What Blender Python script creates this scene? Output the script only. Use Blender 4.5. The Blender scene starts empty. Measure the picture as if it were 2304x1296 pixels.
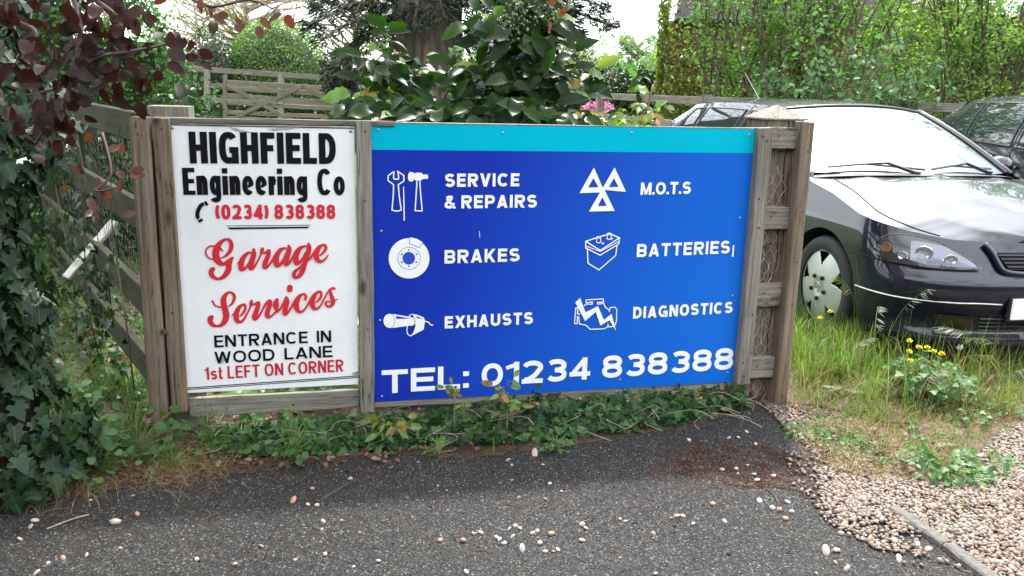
import bpy, bmesh, math, random
import numpy as np
from mathutils import Vector, Matrix

# ------------------------------------------------------------------ camera, sky, sun, exposure
SC = bpy.context.scene
COL = SC.collection
EYE = 1.45
FPX = 1950.0                                     # focal length in pixels of the 2304 px wide photograph
R_CW = np.array([[0.999646927, 0.0265710749, 0.0],
                 [0.00603923803, -0.227205928, 0.97382801],
                 [0.025875657, -0.973484178, -0.227286177]])
cam_d = bpy.data.cameras.new('camera')
cam_d.sensor_width = 36.0
cam_d.lens = 36.0 * FPX / 2304.0
cam_d.clip_start = 0.05
cam_d.clip_end = 2000.0
cam = bpy.data.objects.new('camera', cam_d)
COL.objects.link(cam)
_m = Matrix.Identity(4)
for i in range(3):
    _m[i][0] = R_CW[i][0]; _m[i][1] = -R_CW[i][1]; _m[i][2] = -R_CW[i][2]
_m[0][3], _m[1][3], _m[2][3] = 0.0, 0.0, EYE
cam.matrix_world = _m
SC.camera = cam

SUN_EL, SUN_AZ = math.radians(58), math.radians(14)      # azimuth measured from +Y towards +X
world = bpy.data.worlds.new('World')
SC.world = world
world.use_nodes = True
wn, wl = world.node_tree.nodes, world.node_tree.links
wn.clear()
w_out = wn.new('ShaderNodeOutputWorld')
w_bg = wn.new('ShaderNodeBackground')
w_sky = wn.new('ShaderNodeTexSky')
w_sky.sky_type = 'NISHITA'
w_sky.sun_disc = False
w_sky.sun_elevation = SUN_EL
w_sky.sun_rotation = SUN_AZ
w_sky.dust_density = 1.5
w_sky.air_density = 1.0
w_sky.altitude = 50
w_tc = wn.new('ShaderNodeTexCoord')
w_map = wn.new('ShaderNodeMapping'); w_map.inputs['Scale'].default_value = (1.0, 1.0, 2.2)
w_no = wn.new('ShaderNodeTexNoise')
w_no.inputs['Scale'].default_value = 2.3; w_no.inputs['Detail'].default_value = 7; w_no.inputs['Roughness'].default_value = 0.55
w_ramp = wn.new('ShaderNodeValToRGB')
w_ramp.color_ramp.elements[0].position = 0.30; w_ramp.color_ramp.elements[1].position = 0.47
w_mix = wn.new('ShaderNodeMixRGB'); w_mix.inputs['Color2'].default_value = (9.6, 9.9, 10.4, 1)
w_bg.inputs['Strength'].default_value = 0.13
wl.new(w_tc.outputs['Generated'], w_map.inputs['Vector'])
wl.new(w_map.outputs['Vector'], w_no.inputs['Vector'])
wl.new(w_no.outputs['Fac'], w_ramp.inputs['Fac'])
wl.new(w_ramp.outputs['Color'], w_mix.inputs['Fac'])
wl.new(w_sky.outputs['Color'], w_mix.inputs['Color1'])
# thin cloud scatters the sun into a broad aureole
w_dot = wn.new('ShaderNodeVectorMath'); w_dot.operation = 'DOT_PRODUCT'
w_dot.inputs[1].default_value = (math.sin(SUN_AZ) * math.cos(SUN_EL), math.cos(SUN_AZ) * math.cos(SUN_EL), math.sin(SUN_EL))
w_nrm = wn.new('ShaderNodeVectorMath'); w_nrm.operation = 'NORMALIZE'
wl.new(w_tc.outputs['Generated'], w_nrm.inputs[0]); wl.new(w_nrm.outputs[0], w_dot.inputs[0])
w_max = wn.new('ShaderNodeMath'); w_max.operation = 'MAXIMUM'; w_max.inputs[1].default_value = 0.0
w_pow = wn.new('ShaderNodeMath'); w_pow.operation = 'POWER'; w_pow.inputs[1].default_value = 26.0
w_mul = wn.new('ShaderNodeMath'); w_mul.operation = 'MULTIPLY'; w_mul.inputs[1].default_value = 30.0
wl.new(w_dot.outputs['Value'], w_max.inputs[0]); wl.new(w_max.outputs[0], w_pow.inputs[0]); wl.new(w_pow.outputs[0], w_mul.inputs[0])
w_add = wn.new('ShaderNodeMixRGB'); w_add.blend_type = 'ADD'; w_add.inputs['Fac'].default_value = 1.0
wl.new(w_mix.outputs['Color'], w_add.inputs['Color1']); wl.new(w_mul.outputs[0], w_add.inputs['Color2'])
wl.new(w_add.outputs['Color'], w_bg.inputs['Color'])
wl.new(w_bg.outputs['Background'], w_out.inputs['Surface'])

sun_d = bpy.data.lights.new('sun', 'SUN')
sun_d.energy = 3.0
sun_d.angle = math.radians(4)
sun_d.color = (1.0, 0.955, 0.88)
sun = bpy.data.objects.new('sun', sun_d)
COL.objects.link(sun)
sd = Vector((math.sin(SUN_AZ) * math.cos(SUN_EL), math.cos(SUN_AZ) * math.cos(SUN_EL), math.sin(SUN_EL)))
sun.rotation_euler = sd.to_track_quat('Z', 'Y').to_euler()

SC.view_settings.view_transform = 'Standard'
SC.view_settings.look = 'None'
SC.view_settings.gamma = 1.0
SC.view_settings.use_curve_mapping = False
SC.view_settings.exposure = 1.66
SC.render.engine = 'CYCLES'
SC.cycles.use_denoising = True
SC.cycles.max_bounces = 6
SC.cycles.transparent_max_bounces = 8
SC.cycles.transmission_bounces = 3
SC.cycles.glossy_bounces = 3
SC.cycles.diffuse_bounces = 3
SC.cycles.caustics_reflective = False
SC.cycles.caustics_refractive = False

rng = np.random.default_rng(11)
random.seed(5)
PI = math.pi

# ------------------------------------------------------------------ surveying: directions measured in the photograph -> places
def ray(px, py):
    d = R_CW @ np.array([px - 1152.0, py - 648.0, FPX])
    return d / np.linalg.norm(d)
def gnd(px, py, z=0.0):
    d = ray(px, py); t = (z - EYE) / d[2]
    return np.array([0, 0, EYE]) + d * t
def at(px, py, Y):
    d = ray(px, py); t = Y / d[1]
    return np.array([0, 0, EYE]) + d * t
FA = math.radians(76.5)
FU = np.array([math.sin(FA), math.cos(FA), 0.0])          # along the fence, to the right
FN = np.array([FU[1], -FU[0], 0.0])                       # out of the fence, towards the drive
FP0 = np.array([0, 3.62, 0.0])
def fpos(s, d, z):
    return FP0 + FU * s + FN * d + np.array([0, 0, z])
def fsz(px, py, d=0.0):                                   # photograph point -> (s, z) on the plane d in front of the boards
    r = ray(px, py); o = np.array([0, 0, EYE])
    t = (FN @ (FP0 + FN * d - o)) / (FN @ r)
    P = o + t * r
    return float((P - FP0) @ FU), float(P[2])
FROT = Matrix(((FU[0], -FN[0], 0), (FU[1], -FN[1], 0), (0, 0, 1))).to_4x4()   # local x = along, y = into the fence, z = up

# ------------------------------------------------------------------ materials
def new_mat(name):
    m = bpy.data.materials.new(name); m.use_nodes = True
    nt = m.node_tree; nt.nodes.clear()
    out = nt.nodes.new('ShaderNodeOutputMaterial')
    p = nt.nodes.new('ShaderNodeBsdfPrincipled')
    nt.links.new(p.outputs[0], out.inputs[0])
    return m, nt, p, out
def noise(nt, vec, scale, detail=4, rough=0.55, dist=0.0):
    n = nt.nodes.new('ShaderNodeTexNoise')
    n.inputs['Scale'].default_value = scale; n.inputs['Detail'].default_value = detail
    n.inputs['Roughness'].default_value = rough; n.inputs['Distortion'].default_value = dist
    if vec is not None: nt.links.new(vec, n.inputs['Vector'])
    return n.outputs['Fac']
def ramp(nt, fac, stops):
    r = nt.nodes.new('ShaderNodeValToRGB'); el = r.color_ramp.elements
    while len(el) < len(stops): el.new(0.5)
    for e, (p, c) in zip(el, stops):
        e.position = p; e.color = (c[0], c[1], c[2], 1) if hasattr(c, '__len__') else (c, c, c, 1)
    nt.links.new(fac, r.inputs['Fac'])
    return r.outputs['Color']
def mixc(nt, fac, a, b, mode='MIX'):
    m = nt.nodes.new('ShaderNodeMixRGB'); m.blend_type = mode
    for key, v in (('Fac', fac), ('Color1', a), ('Color2', b)):
        if isinstance(v, (int, float)): m.inputs[key].default_value = v if key == 'Fac' else (v, v, v, 1)
        elif isinstance(v, tuple): m.inputs[key].default_value = (v[0], v[1], v[2], 1)
        else: nt.links.new(v, m.inputs[key])
    return m.outputs['Color']
def mathn(nt, op, a, b=0.0):
    m = nt.nodes.new('ShaderNodeMath'); m.operation = op
    for i, v in enumerate((a, b)):
        if isinstance(v, (int, float)): m.inputs[i].default_value = v
        else: nt.links.new(v, m.inputs[i])
    return m.outputs[0]
def bump(nt, p, h, strength, dist=0.01):
    b = nt.nodes.new('ShaderNodeBump'); b.inputs['Strength'].default_value = strength
    b.inputs['Distance'].default_value = dist
    nt.links.new(h, b.inputs['Height']); nt.links.new(b.outputs[0], p.inputs['Normal'])
def coords(nt, kind='Object', scale=(1, 1, 1)):
    t = nt.nodes.new('ShaderNodeTexCoord'); m = nt.nodes.new('ShaderNodeMapping')
    m.inputs['Scale'].default_value = scale
    nt.links.new(t.outputs[kind], m.inputs['Vector'])
    return m.outputs[0]
def obj_random(nt):
    o = nt.nodes.new('ShaderNodeObjectInfo'); return o.outputs['Random']
def piece_random(nt):
    g = nt.nodes.new('ShaderNodeNewGeometry')
    return mathn(nt, 'FRACT', mathn(nt, 'ADD', g.outputs['Random Per Island'], obj_random(nt)))

def simple(name, col, rough=0.5, metal=0.0, vary=0.0, scale=30.0, coat=0.0, spec=0.5, ior=None):
    m, nt, p, out = new_mat(name)
    if vary > 0:
        f = noise(nt, coords(nt), scale, 5)
        nt.links.new(ramp(nt, f, [(0.3, tuple(c * (1 - vary) for c in col)), (0.7, tuple(min(1, c * (1 + vary)) for c in col))]), p.inputs['Base Color'])
    else:
        p.inputs['Base Color'].default_value = (*col, 1)
    p.inputs['Roughness'].default_value = rough; p.inputs['Metallic'].default_value = metal
    p.inputs['Coat Weight'].default_value = coat; p.inputs['Coat Roughness'].default_value = 0.03
    p.inputs['Specular IOR Level'].default_value = spec
    if ior: p.inputs['IOR'].default_value = ior
    return m

def wood_mat(name, base, dark, green=0.3, seed=0.0, brown=0.0):
    m, nt, p, out = new_mat(name)
    t = nt.nodes.new('ShaderNodeTexCoord')
    off = nt.nodes.new('ShaderNodeVectorMath'); off.operation = 'ADD'
    cb = nt.nodes.new('ShaderNodeCombineXYZ')
    orn = obj_random(nt)
    for k, q in enumerate((7.3, 13.1, 31.7)):
        nt.links.new(mathn(nt, 'MULTIPLY', orn, q), cb.inputs[k])
    nt.links.new(t.outputs['Object'], off.inputs[0]); nt.links.new(cb.outputs[0], off.inputs[1])
    def mp(sc):
        a = nt.nodes.new('ShaderNodeMapping'); a.inputs['Scale'].default_value = sc
        nt.links.new(off.outputs[0], a.inputs['Vector']); return a.outputs[0]
    grain = noise(nt, mp((90, 90, 2.2)), 1.0, 6, 0.65, 0.6)
    fine = noise(nt, mp((380, 380, 9)), 1.0, 4, 0.6)
    patch = noise(nt, mp((7, 7, 3)), 1.0, 5, 0.6)
    crack = noise(nt, mp((42, 42, 1.1)), 1.0, 3, 0.5, 1.2)
    c1 = ramp(nt, grain, [(0.3, dark), (0.5, base), (0.72, tuple(min(1, b * 1.45) for b in base))])
    c2 = mixc(nt, 0.5, c1, ramp(nt, fine, [(0.3, 0.45), (0.7, 1.15)]), 'MULTIPLY')
    c3 = mixc(nt, ramp(nt, patch, [(0.42, 0.0), (0.68, brown)]), c2, (0.16, 0.085, 0.045))
    gm = noise(nt, mp((5, 5, 2.2)), 1.0, 6, 0.7)
    c4 = mixc(nt, ramp(nt, gm, [(0.45, 0.0), (0.66, green)]), c3, (0.045, 0.058, 0.018))
    ck = ramp(nt, crack, [(0.485, 1.0), (0.497, 0.22), (0.503, 0.22), (0.515, 1.0)])
    ckm = mixc(nt, ramp(nt, patch, [(0.4, 0.0), (0.55, 1.0)]), 1.0, ck)
    c5 = mixc(nt, 1.0, c4, ckm, 'MULTIPLY')
    # knots
    vo = nt.nodes.new('ShaderNodeTexVoronoi'); vo.inputs['Scale'].default_value = 1.0
    nt.links.new(mp((9, 9, 3.4)), vo.inputs['Vector'])
    kn = ramp(nt, vo.outputs['Distance'], [(0.06, 0.25), (0.13, 0.75), (0.16, 1.0)])
    c6 = mixc(nt, 1.0, c5, kn, 'MULTIPLY')
    nt.links.new(c6, p.inputs['Base Color'])
    p.inputs['Roughness'].default_value = 0.88
    p.inputs['Specular IOR Level'].default_value = 0.25
    hsum = mathn(nt, 'ADD', mathn(nt, 'MULTIPLY', grain, 0.7), mathn(nt, 'MULTIPLY', ckm, 0.8))
    bump(nt, p, hsum, 0.6, 0.004)
    return m

def leaf_mat(name, cols, rough=0.45, trans=0.35, tcol=None, spec=0.5, under=None, veins=None):
    """cols: list of colours spread over the leaves"""
    m, nt, p, out = new_mat(name)
    r = piece_random(nt)
    n = len(cols)
    c = ramp(nt, r, [((i + 0.5) / n, cols[i]) for i in range(n)])
    v = noise(nt, coords(nt, 'Object'), 40.0, 3)
    c = mixc(nt, 0.5, c, ramp(nt, v, [(0.3, 0.7), (0.7, 1.25)]), 'MULTIPLY')
    if veins:
        sp_ = nt.nodes.new('ShaderNodeSeparateXYZ'); nt.links.new(coords(nt), sp_.inputs[0]); ax = mathn(nt, 'ABSOLUTE', sp_.outputs[0])
        rib = mathn(nt, 'LESS_THAN', ax, 0.022); ln_ = mathn(nt, 'FRACT', mathn(nt, 'MULTIPLY', mathn(nt, 'SUBTRACT', sp_.outputs[1], mathn(nt, 'MULTIPLY', ax, 0.9)), 7.0))
        vn = mathn(nt, 'MAXIMUM', rib, mathn(nt, 'MULTIPLY', mathn(nt, 'LESS_THAN', ln_, 0.10), 0.35)); c = mixc(nt, mathn(nt, 'MULTIPLY', vn, 0.55), c, veins)
        b_ = nt.nodes.new('ShaderNodeBump'); b_.inputs['Strength'].default_value = 0.10; b_.inputs['Distance'].default_value = 0.01; nt.links.new(mathn(nt, 'SINE', mathn(nt, 'MULTIPLY', ln_, 6.283)), b_.inputs['Height']); nt.links.new(b_.outputs[0], p.inputs['Normal'])
    nt.links.new(c, p.inputs['Base Color'])
    p.inputs['Roughness'].default_value = rough
    p.inputs['Specular IOR Level'].default_value = spec
    tr = nt.nodes.new('ShaderNodeBsdfTranslucent')
    if tcol:
        tc = mixc(nt, 0.75, c, tcol)
    else:
        tc = mixc(nt, 1.0, c, (1.6, 2.2, 0.7), 'MULTIPLY')
    nt.links.new(tc, tr.inputs['Color'])
    ms = nt.nodes.new('ShaderNodeMixShader'); ms.inputs[0].default_value = trans
    nt.links.new(p.outputs[0], ms.inputs[1]); nt.links.new(tr.outputs[0], ms.inputs[2])
    nt.links.new(ms.outputs[0], out.inputs[0])
    return m

M = {}
M['post_wood'] = wood_mat('weathered_post_wood', (0.205, 0.160, 0.122), (0.08, 0.062, 0.048), green=0.12, brown=0.35)
M['grey_wood'] = wood_mat('weathered_grey_wood', (0.225, 0.205, 0.178), (0.095, 0.086, 0.075), green=0.35)
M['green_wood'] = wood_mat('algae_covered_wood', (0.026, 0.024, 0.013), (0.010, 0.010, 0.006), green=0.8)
M['pale_wood'] = wood_mat('sun_bleached_wood', (0.17, 0.15, 0.12), (0.085, 0.075, 0.06), green=0.2)
M['dark_wood'] = wood_mat('brown_gatepost_wood', (0.20, 0.165, 0.13), (0.08, 0.065, 0.05), green=0.25, brown=0.5)
M['bleached'] = simple('whitewashed_board', (0.34, 0.33, 0.30), 0.8, vary=0.2, scale=14)
M['wire'] = simple('galvanised_wire', (0.42, 0.42, 0.40), 0.4, 0.8)
M['old_wire'] = simple('weathered_wire', (0.06, 0.055, 0.05), 0.7, 0.2)
M['steel'] = simple('dull_steel', (0.35, 0.36, 0.36), 0.4, 0.85, vary=0.2)
M['rust'] = simple('rusty_screw', (0.10, 0.07, 0.05), 0.7, 0.4)
M['black_vinyl'] = simple('black_vinyl', (0.005, 0.005, 0.008), 0.55, spec=0.12)
M['red_vinyl'] = simple('red_vinyl', (0.58, 0.018, 0.032), 0.42, vary=0.06, scale=6)
M['red_vinyl2'] = simple('deep_red_vinyl', (0.48, 0.012, 0.03), 0.45)
M['white_vinyl'] = simple('white_vinyl', (0.78, 0.79, 0.78), 0.38, vary=0.02, scale=9)
M['halo'] = simple('white_cut_edge', (0.86, 0.86, 0.85), 0.4)
M['blue_line'] = simple('blue_print', (0.016, 0.06, 0.42), 0.4)
M['teal'] = simple('turquoise_print', (0.0, 0.385, 0.535), 0.5, vary=0.03, scale=2, spec=0.05)

# white sign board with grime
m, nt, p, out = new_mat('white_sign_face')
vec = coords(nt)
g1 = noise(nt, vec, 4.0, 6, 0.65); g2 = noise(nt, vec, 150.0, 2, 0.4)
c = ramp(nt, g1, [(0.35, (0.72, 0.73, 0.74)), (0.6, (0.80, 0.80, 0.81))])
c = mixc(nt, ramp(nt, g2, [(0.735, 0.0), (0.77, 0.8)]), c, (0.12, 0.12, 0.11))
sm = nt.nodes.new('ShaderNodeSeparateXYZ'); nt.links.new(coords(nt), sm.inputs[0])
topd = ramp(nt, mathn(nt, 'ADD', sm.outputs[2], mathn(nt, 'MULTIPLY', mathn(nt, 'SUBTRACT', g1, 0.5), 0.16)), [(0.52, 0.0), (0.545, 0.45)])
c = mixc(nt, topd, c, (0.48, 0.47, 0.44))
nt.links.new(c, p.inputs['Base Color']); p.inputs['Roughness'].default_value = 0.38
M['white_face'] = m
# blue sign board: printed gradient from ultramarine to azure, a few scratches
m, nt, p, out = new_mat('blue_sign_face')
sm = nt.nodes.new('ShaderNodeSeparateXYZ'); nt.links.new(coords(nt), sm.inputs[0])
gx = mathn(nt, 'ADD', mathn(nt, 'MULTIPLY', sm.outputs[0], 0.55), mathn(nt, 'MULTIPLY', sm.outputs[2], -0.22))
gx = mathn(nt, 'ADD', gx, mathn(nt, 'MULTIPLY', noise(nt, coords(nt), 1.6, 3), 0.16))
c = ramp(nt, gx, [(0.12, (0.007, 0.028, 0.345)), (0.50, (0.007, 0.080, 0.48)), (0.95, (0.002, 0.130, 0.58))])
sm2 = coords(nt, 'Object', (110, 1, 3.2))
sc_ = noise(nt, sm2, 1.0, 1, 0.3)
c = mixc(nt, ramp(nt, sc_, [(0.81, 0.0), (0.83, 0.7)]), c, (0.5, 0.6, 0.8))
nt.links.new(c, p.inputs['Base Color']); p.inputs['Roughness'].default_value = 0.34; p.inputs['Specular IOR Level'].default_value = 0.22
M['blue_face'] = m

# tarmac: dark binder with worn light aggregate, moss and dust
m, nt, p, out = new_mat('old_tarmac')
vec = coords(nt)
vo = nt.nodes.new('ShaderNodeTexVoronoi'); vo.inputs['Scale'].default_value = 78; vo.inputs['Randomness'].default_value = 1.0
nt.links.new(vec, vo.inputs['Vector'])
vo2 = nt.nodes.new('ShaderNodeTexVoronoi'); vo2.inputs['Scale'].default_value = 190
nt.links.new(vec, vo2.inputs['Vector'])
sepc = nt.nodes.new('ShaderNodeSeparateColor'); nt.links.new(vo.outputs['Color'], sepc.inputs[0])
sepd = nt.nodes.new('ShaderNodeSeparateColor'); nt.links.new(vo2.outputs['Color'], sepd.inputs[0])
stone = ramp(nt, sepc.outputs[0], [(0.0, (0.0174, 0.0174, 0.0186)), (0.5, (0.0372, 0.0360, 0.0347)), (0.82, (0.0744, 0.0713, 0.0670)), (0.95, (0.1364, 0.1302, 0.1209)), (1.0, (0.2232, 0.2170, 0.1984))])
smask = ramp(nt, vo.outputs['Distance'], [(0.30, 1.0), (0.52, 0.0)])
fine = ramp(nt, sepd.outputs[0], [(0.0, (0.0099, 0.0099, 0.0110)), (0.85, (0.0231, 0.0226, 0.0226)), (1.0, (0.0605, 0.0589, 0.0550))])
big = noise(nt, vec, 1.1, 5, 0.6)
wear = ramp(nt, big, [(0.35, 0.15), (0.62, 1.0)])
smk = mathn(nt, 'MULTIPLY', smask, wear)
c = mixc(nt, smk, fine, stone)
c = mixc(nt, ramp(nt, noise(nt, vec, 2.7, 6, 0.7), [(0.52, 0.0), (0.74, 0.6)]), c, (0.030, 0.026, 0.016))
c = mixc(nt, ramp(nt, noise(nt, vec, 0.7, 3, 0.6), [(0.40, 0.0), (0.75, 0.5)]), c, (0.0330, 0.0324, 0.0336))
# stained, moss-grown patch by the corner
sx = nt.nodes.new('ShaderNodeVectorMath'); sx.operation = 'DISTANCE'; nt.links.new(coords(nt, 'Object', (1.0, 1.9, 1.0)), sx.inputs[0]); _mp = gnd(1660, 1062); sx.inputs[1].default_value = (float(_mp[0]), float(_mp[1]) * 1.9, 0)
md = mathn(nt, 'ADD', sx.outputs['Value'], mathn(nt, 'MULTIPLY', mathn(nt, 'SUBTRACT', noise(nt, vec, 9, 7, 0.75), 0.5), 1.1))
mcol = ramp(nt, noise(nt, vec, 60, 4, 0.7), [(0.35, (0.03, 0.014, 0.009)), (0.55, (0.07, 0.026, 0.014)), (0.7, (0.05, 0.042, 0.02))])
c = mixc(nt, ramp(nt, md, [(0.20, 0.85), (0.42, 0.0)]), c, mcol)
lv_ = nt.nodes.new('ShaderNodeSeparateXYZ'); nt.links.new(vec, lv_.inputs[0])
dirt_shade = mathn(nt, 'ADD', mathn(nt, 'MULTIPLY', mathn(nt, 'SUBTRACT', lv_.outputs[1], mathn(nt, 'MULTIPLY', lv_.outputs[0], 0.33)), 1.0), mathn(nt, 'MULTIPLY', noise(nt, vec, 3.2, 7, 0.7), 1.5))
c = mixc(nt, ramp(nt, mathn(nt, 'MULTIPLY', dirt_shade, 0.2), [(0.64, 0.0), (0.86, 0.6)]), c, (0.026, 0.021, 0.018))  # verge dirt, plus tree shade on the left painted into the colour
nt.links.new(c, p.inputs['Base Color']); p.inputs['Roughness'].default_value = 0.85; p.inputs['Specular IOR Level'].default_value = 0.15
hh = mathn(nt, 'ADD', mathn(nt, 'MULTIPLY', smask, 1.0), mathn(nt, 'MULTIPLY', noise(nt, vec, 260, 3), 0.7))
bump(nt, p, hh, 0.9, 0.004)
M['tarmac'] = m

def soil_mat(name, a, b, c3, scale=9):
    m, nt, p, out = new_mat(name)
    vec = coords(nt)
    n1 = noise(nt, vec, scale, 8, 0.7); n2 = noise(nt, vec, scale * 9, 4, 0.6)
    c = ramp(nt, n1, [(0.35, a), (0.52, b), (0.68, c3)])
    c = mixc(nt, 0.8, c, ramp(nt, n2, [(0.3, 0.5), (0.7, 1.3)]), 'MULTIPLY')
    nt.links.new(c, p.inputs['Base Color']); p.inputs['Roughness'].default_value = 0.95
    p.inputs['Specular IOR Level'].default_value = 0.2
    bump(nt, p, n2, 0.8, 0.02)
    return m
M['soil'] = soil_mat('leaf_litter_soil', (0.035, 0.024, 0.016), (0.065, 0.042, 0.026), (0.12, 0.075, 0.04))
M['lawn'] = soil_mat('rough_grass_ground', (0.035, 0.06, 0.014), (0.065, 0.10, 0.022), (0.11, 0.13, 0.045), 3)
M['grit'] = soil_mat('sandy_grit', (0.06, 0.045, 0.032), (0.13, 0.10, 0.075), (0.24, 0.19, 0.14), 14)
M['path'] = soil_mat('gravel_drive_far', (0.42, 0.36, 0.29), (0.52, 0.45, 0.38), (0.6, 0.54, 0.46), 20)
M['moss'] = soil_mat('red_brown_moss', (0.045, 0.018, 0.010), (0.075, 0.028, 0.014), (0.07, 0.055, 0.018), 30)
M['concrete'] = soil_mat('rough_concrete', (0.15, 0.145, 0.135), (0.21, 0.20, 0.185), (0.28, 0.27, 0.25), 40)
M['straw'] = leaf_mat('dry_straw', [(0.2222, 0.1514, 0.0748), (0.3030, 0.2222, 0.1122), (0.1313, 0.0758, 0.0421)], 0.7, 0.15, spec=0.2)
M['dead'] = leaf_mat('dead_leaves', [(0.0595, 0.0298, 0.0170), (0.1105, 0.0638, 0.0382), (0.1700, 0.1190, 0.0765), (0.0425, 0.0255, 0.0170), (0.1360, 0.0595, 0.0255)], 0.6, 0.1, spec=0.3)
def pebble_mat(name):
    m, nt, p, out = new_mat(name)
    c = ramp(nt, piece_random(nt), [(0.0, (0.26, 0.19, 0.15)), (0.16, (0.38, 0.29, 0.23)), (0.32, (0.30, 0.17, 0.11)), (0.46, (0.24, 0.20, 0.19)),
                                    (0.60, (0.42, 0.33, 0.27)), (0.74, (0.50, 0.45, 0.40)), (0.88, (0.17, 0.135, 0.12)), (1.0, (0.60, 0.58, 0.54))])
    v = noise(nt, coords(nt), 130, 4)
    c = mixc(nt, 0.6, c, ramp(nt, v, [(0.3, 0.72), (0.7, 1.2)]), 'MULTIPLY')
    c = mixc(nt, 1.0, c, (0.47, 0.45, 0.42), 'MULTIPLY')
    nt.links.new(c, p.inputs['Base Color']); p.inputs['Roughness'].default_value = 0.62
    return m
M['pebble'] = pebble_mat('river_pebbles')

M['bark'] = soil_mat('grey_brown_bark', (0.06, 0.045, 0.034), (0.10, 0.078, 0.058), (0.15, 0.12, 0.09), 25)
M['twig'] = simple('twig_bark', (0.085, 0.06, 0.04), 0.85, vary=0.3)
M['pale_twig'] = simple('pale_twig_bark', (0.26, 0.21, 0.15), 0.85, vary=0.3)
M['plum_twig'] = simple('purple_twig_bark', (0.045, 0.02, 0.022), 0.7, vary=0.3)
m, nt, p, out = new_mat('fissured_conifer_bark')
vec = coords(nt, 'Object', (14, 14, 1.3))
n1 = noise(nt, vec, 1.0, 7, 0.65, 0.8); n2 = noise(nt, coords(nt), 3.0, 5, 0.6)
c = ramp(nt, n1, [(0.35, (0.028, 0.021, 0.017)), (0.5, (0.085, 0.065, 0.05)), (0.7, (0.17, 0.14, 0.115))])
c = mixc(nt, ramp(nt, n2, [(0.5, 0.0), (0.7, 0.5)]), c, (0.05, 0.065, 0.03))
nt.links.new(c, p.inputs['Base Color']); p.inputs['Roughness'].default_value = 0.95
bump(nt, p, n1, 1.0, 0.12)
M['conifer_bark'] = m

M['ivy'] = leaf_mat('ivy_leaves', [(0.0073, 0.0195, 0.0086), (0.0110, 0.0294, 0.0122), (0.0184, 0.0459, 0.0159), (0.0092, 0.0245, 0.0110), (0.0214, 0.0428, 0.0153)], 0.40, 0.10, spec=0.20, veins=(0.06, 0.11, 0.05))
M['ivy_light'] = leaf_mat('young_ivy_leaves', [(0.0390, 0.0936, 0.0234), (0.0195, 0.0546, 0.0218), (0.0702, 0.1482, 0.0351), (0.0156, 0.0429, 0.0172), (0.0273, 0.0663, 0.0234)], 0.42, 0.25, spec=0.25)
M['plum'] = leaf_mat('purple_plum_leaves', [(0.0139, 0.0065, 0.0061), (0.0256, 0.0093, 0.0084), (0.0167, 0.0130, 0.0084), (0.0395, 0.0130, 0.0112), (0.0112, 0.0093, 0.0065), (0.0232, 0.0186, 0.0116)], 0.45, 0.10, tcol=(0.16, 0.035, 0.02), spec=0.16, veins=(0.015, 0.007, 0.008))
M['plum_red'] = leaf_mat('rusty_plum_leaves', [(0.0585, 0.0163, 0.0091), (0.0390, 0.0130, 0.0091), (0.0845, 0.0325, 0.0130), (0.0325, 0.0163, 0.0097)], 0.45, 0.3, tcol=(0.26, 0.06, 0.02), spec=0.4)
M['mahonia'] = leaf_mat('mahonia_leaves', [(0.0074, 0.0211, 0.0053), (0.0127, 0.0326, 0.0063), (0.0053, 0.0158, 0.0053), (0.0263, 0.0580, 0.0084), (0.0084, 0.0237, 0.0063), (0.0158, 0.0395, 0.0074)], 0.34, 0.30, spec=0.17)
M['mahonia_young'] = leaf_mat('young_mahonia_leaves', [(0.0960, 0.1760, 0.0240), (0.1360, 0.2160, 0.0320), (0.0720, 0.1520, 0.0240), (0.1920, 0.2160, 0.0400), (0.2400, 0.1120, 0.0400)], 0.35, 0.4, spec=0.5)
M['berry'] = leaf_mat('green_berries', [(0.10, 0.17, 0.04), (0.16, 0.20, 0.05), (0.07, 0.12, 0.05)], 0.5, 0.1)
M['hedge'] = leaf_mat('privet_hedge_leaves', [(0.0280, 0.0960, 0.0144), (0.0480, 0.1360, 0.0176), (0.0200, 0.0680, 0.0128), (0.0680, 0.1680, 0.0240)], 0.35, 0.3, spec=0.5)
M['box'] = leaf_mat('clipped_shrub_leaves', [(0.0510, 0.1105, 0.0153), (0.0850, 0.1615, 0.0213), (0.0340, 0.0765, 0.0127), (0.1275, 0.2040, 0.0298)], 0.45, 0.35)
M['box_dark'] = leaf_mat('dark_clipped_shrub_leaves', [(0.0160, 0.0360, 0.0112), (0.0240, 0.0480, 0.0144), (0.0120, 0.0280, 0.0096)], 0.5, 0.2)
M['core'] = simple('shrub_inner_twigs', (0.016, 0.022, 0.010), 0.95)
M['conifer'] = leaf_mat('conifer_needles', [(0.0084, 0.0179, 0.0095), (0.0137, 0.0263, 0.0126), (0.0210, 0.0315, 0.0147), (0.0095, 0.0189, 0.0084)], 0.65, 0.15)
M['spring'] = leaf_mat('fresh_spring_leaves', [(0.0935, 0.1700, 0.0255), (0.1275, 0.2125, 0.0340), (0.0680, 0.1360, 0.0213), (0.1615, 0.2380, 0.0510)], 0.5, 0.5)
M['yellow_bud'] = leaf_mat('yellow_green_buds', [(0.26, 0.27, 0.05), (0.33, 0.30, 0.07), (0.20, 0.22, 0.05)], 0.6, 0.5)
M['willow'] = leaf_mat('willow_shrub_leaves', [(0.0782, 0.1564, 0.0335), (0.1104, 0.2024, 0.0419), (0.0598, 0.1196, 0.0287), (0.1472, 0.2484, 0.0598)], 0.48, 0.48)
M['willow2'] = leaf_mat('hazel_shrub_leaves', [(0.1380, 0.2024, 0.0478), (0.1748, 0.2484, 0.0718), (0.1012, 0.1564, 0.0478), (0.2116, 0.2760, 0.0957)], 0.48, 0.5)
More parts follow.
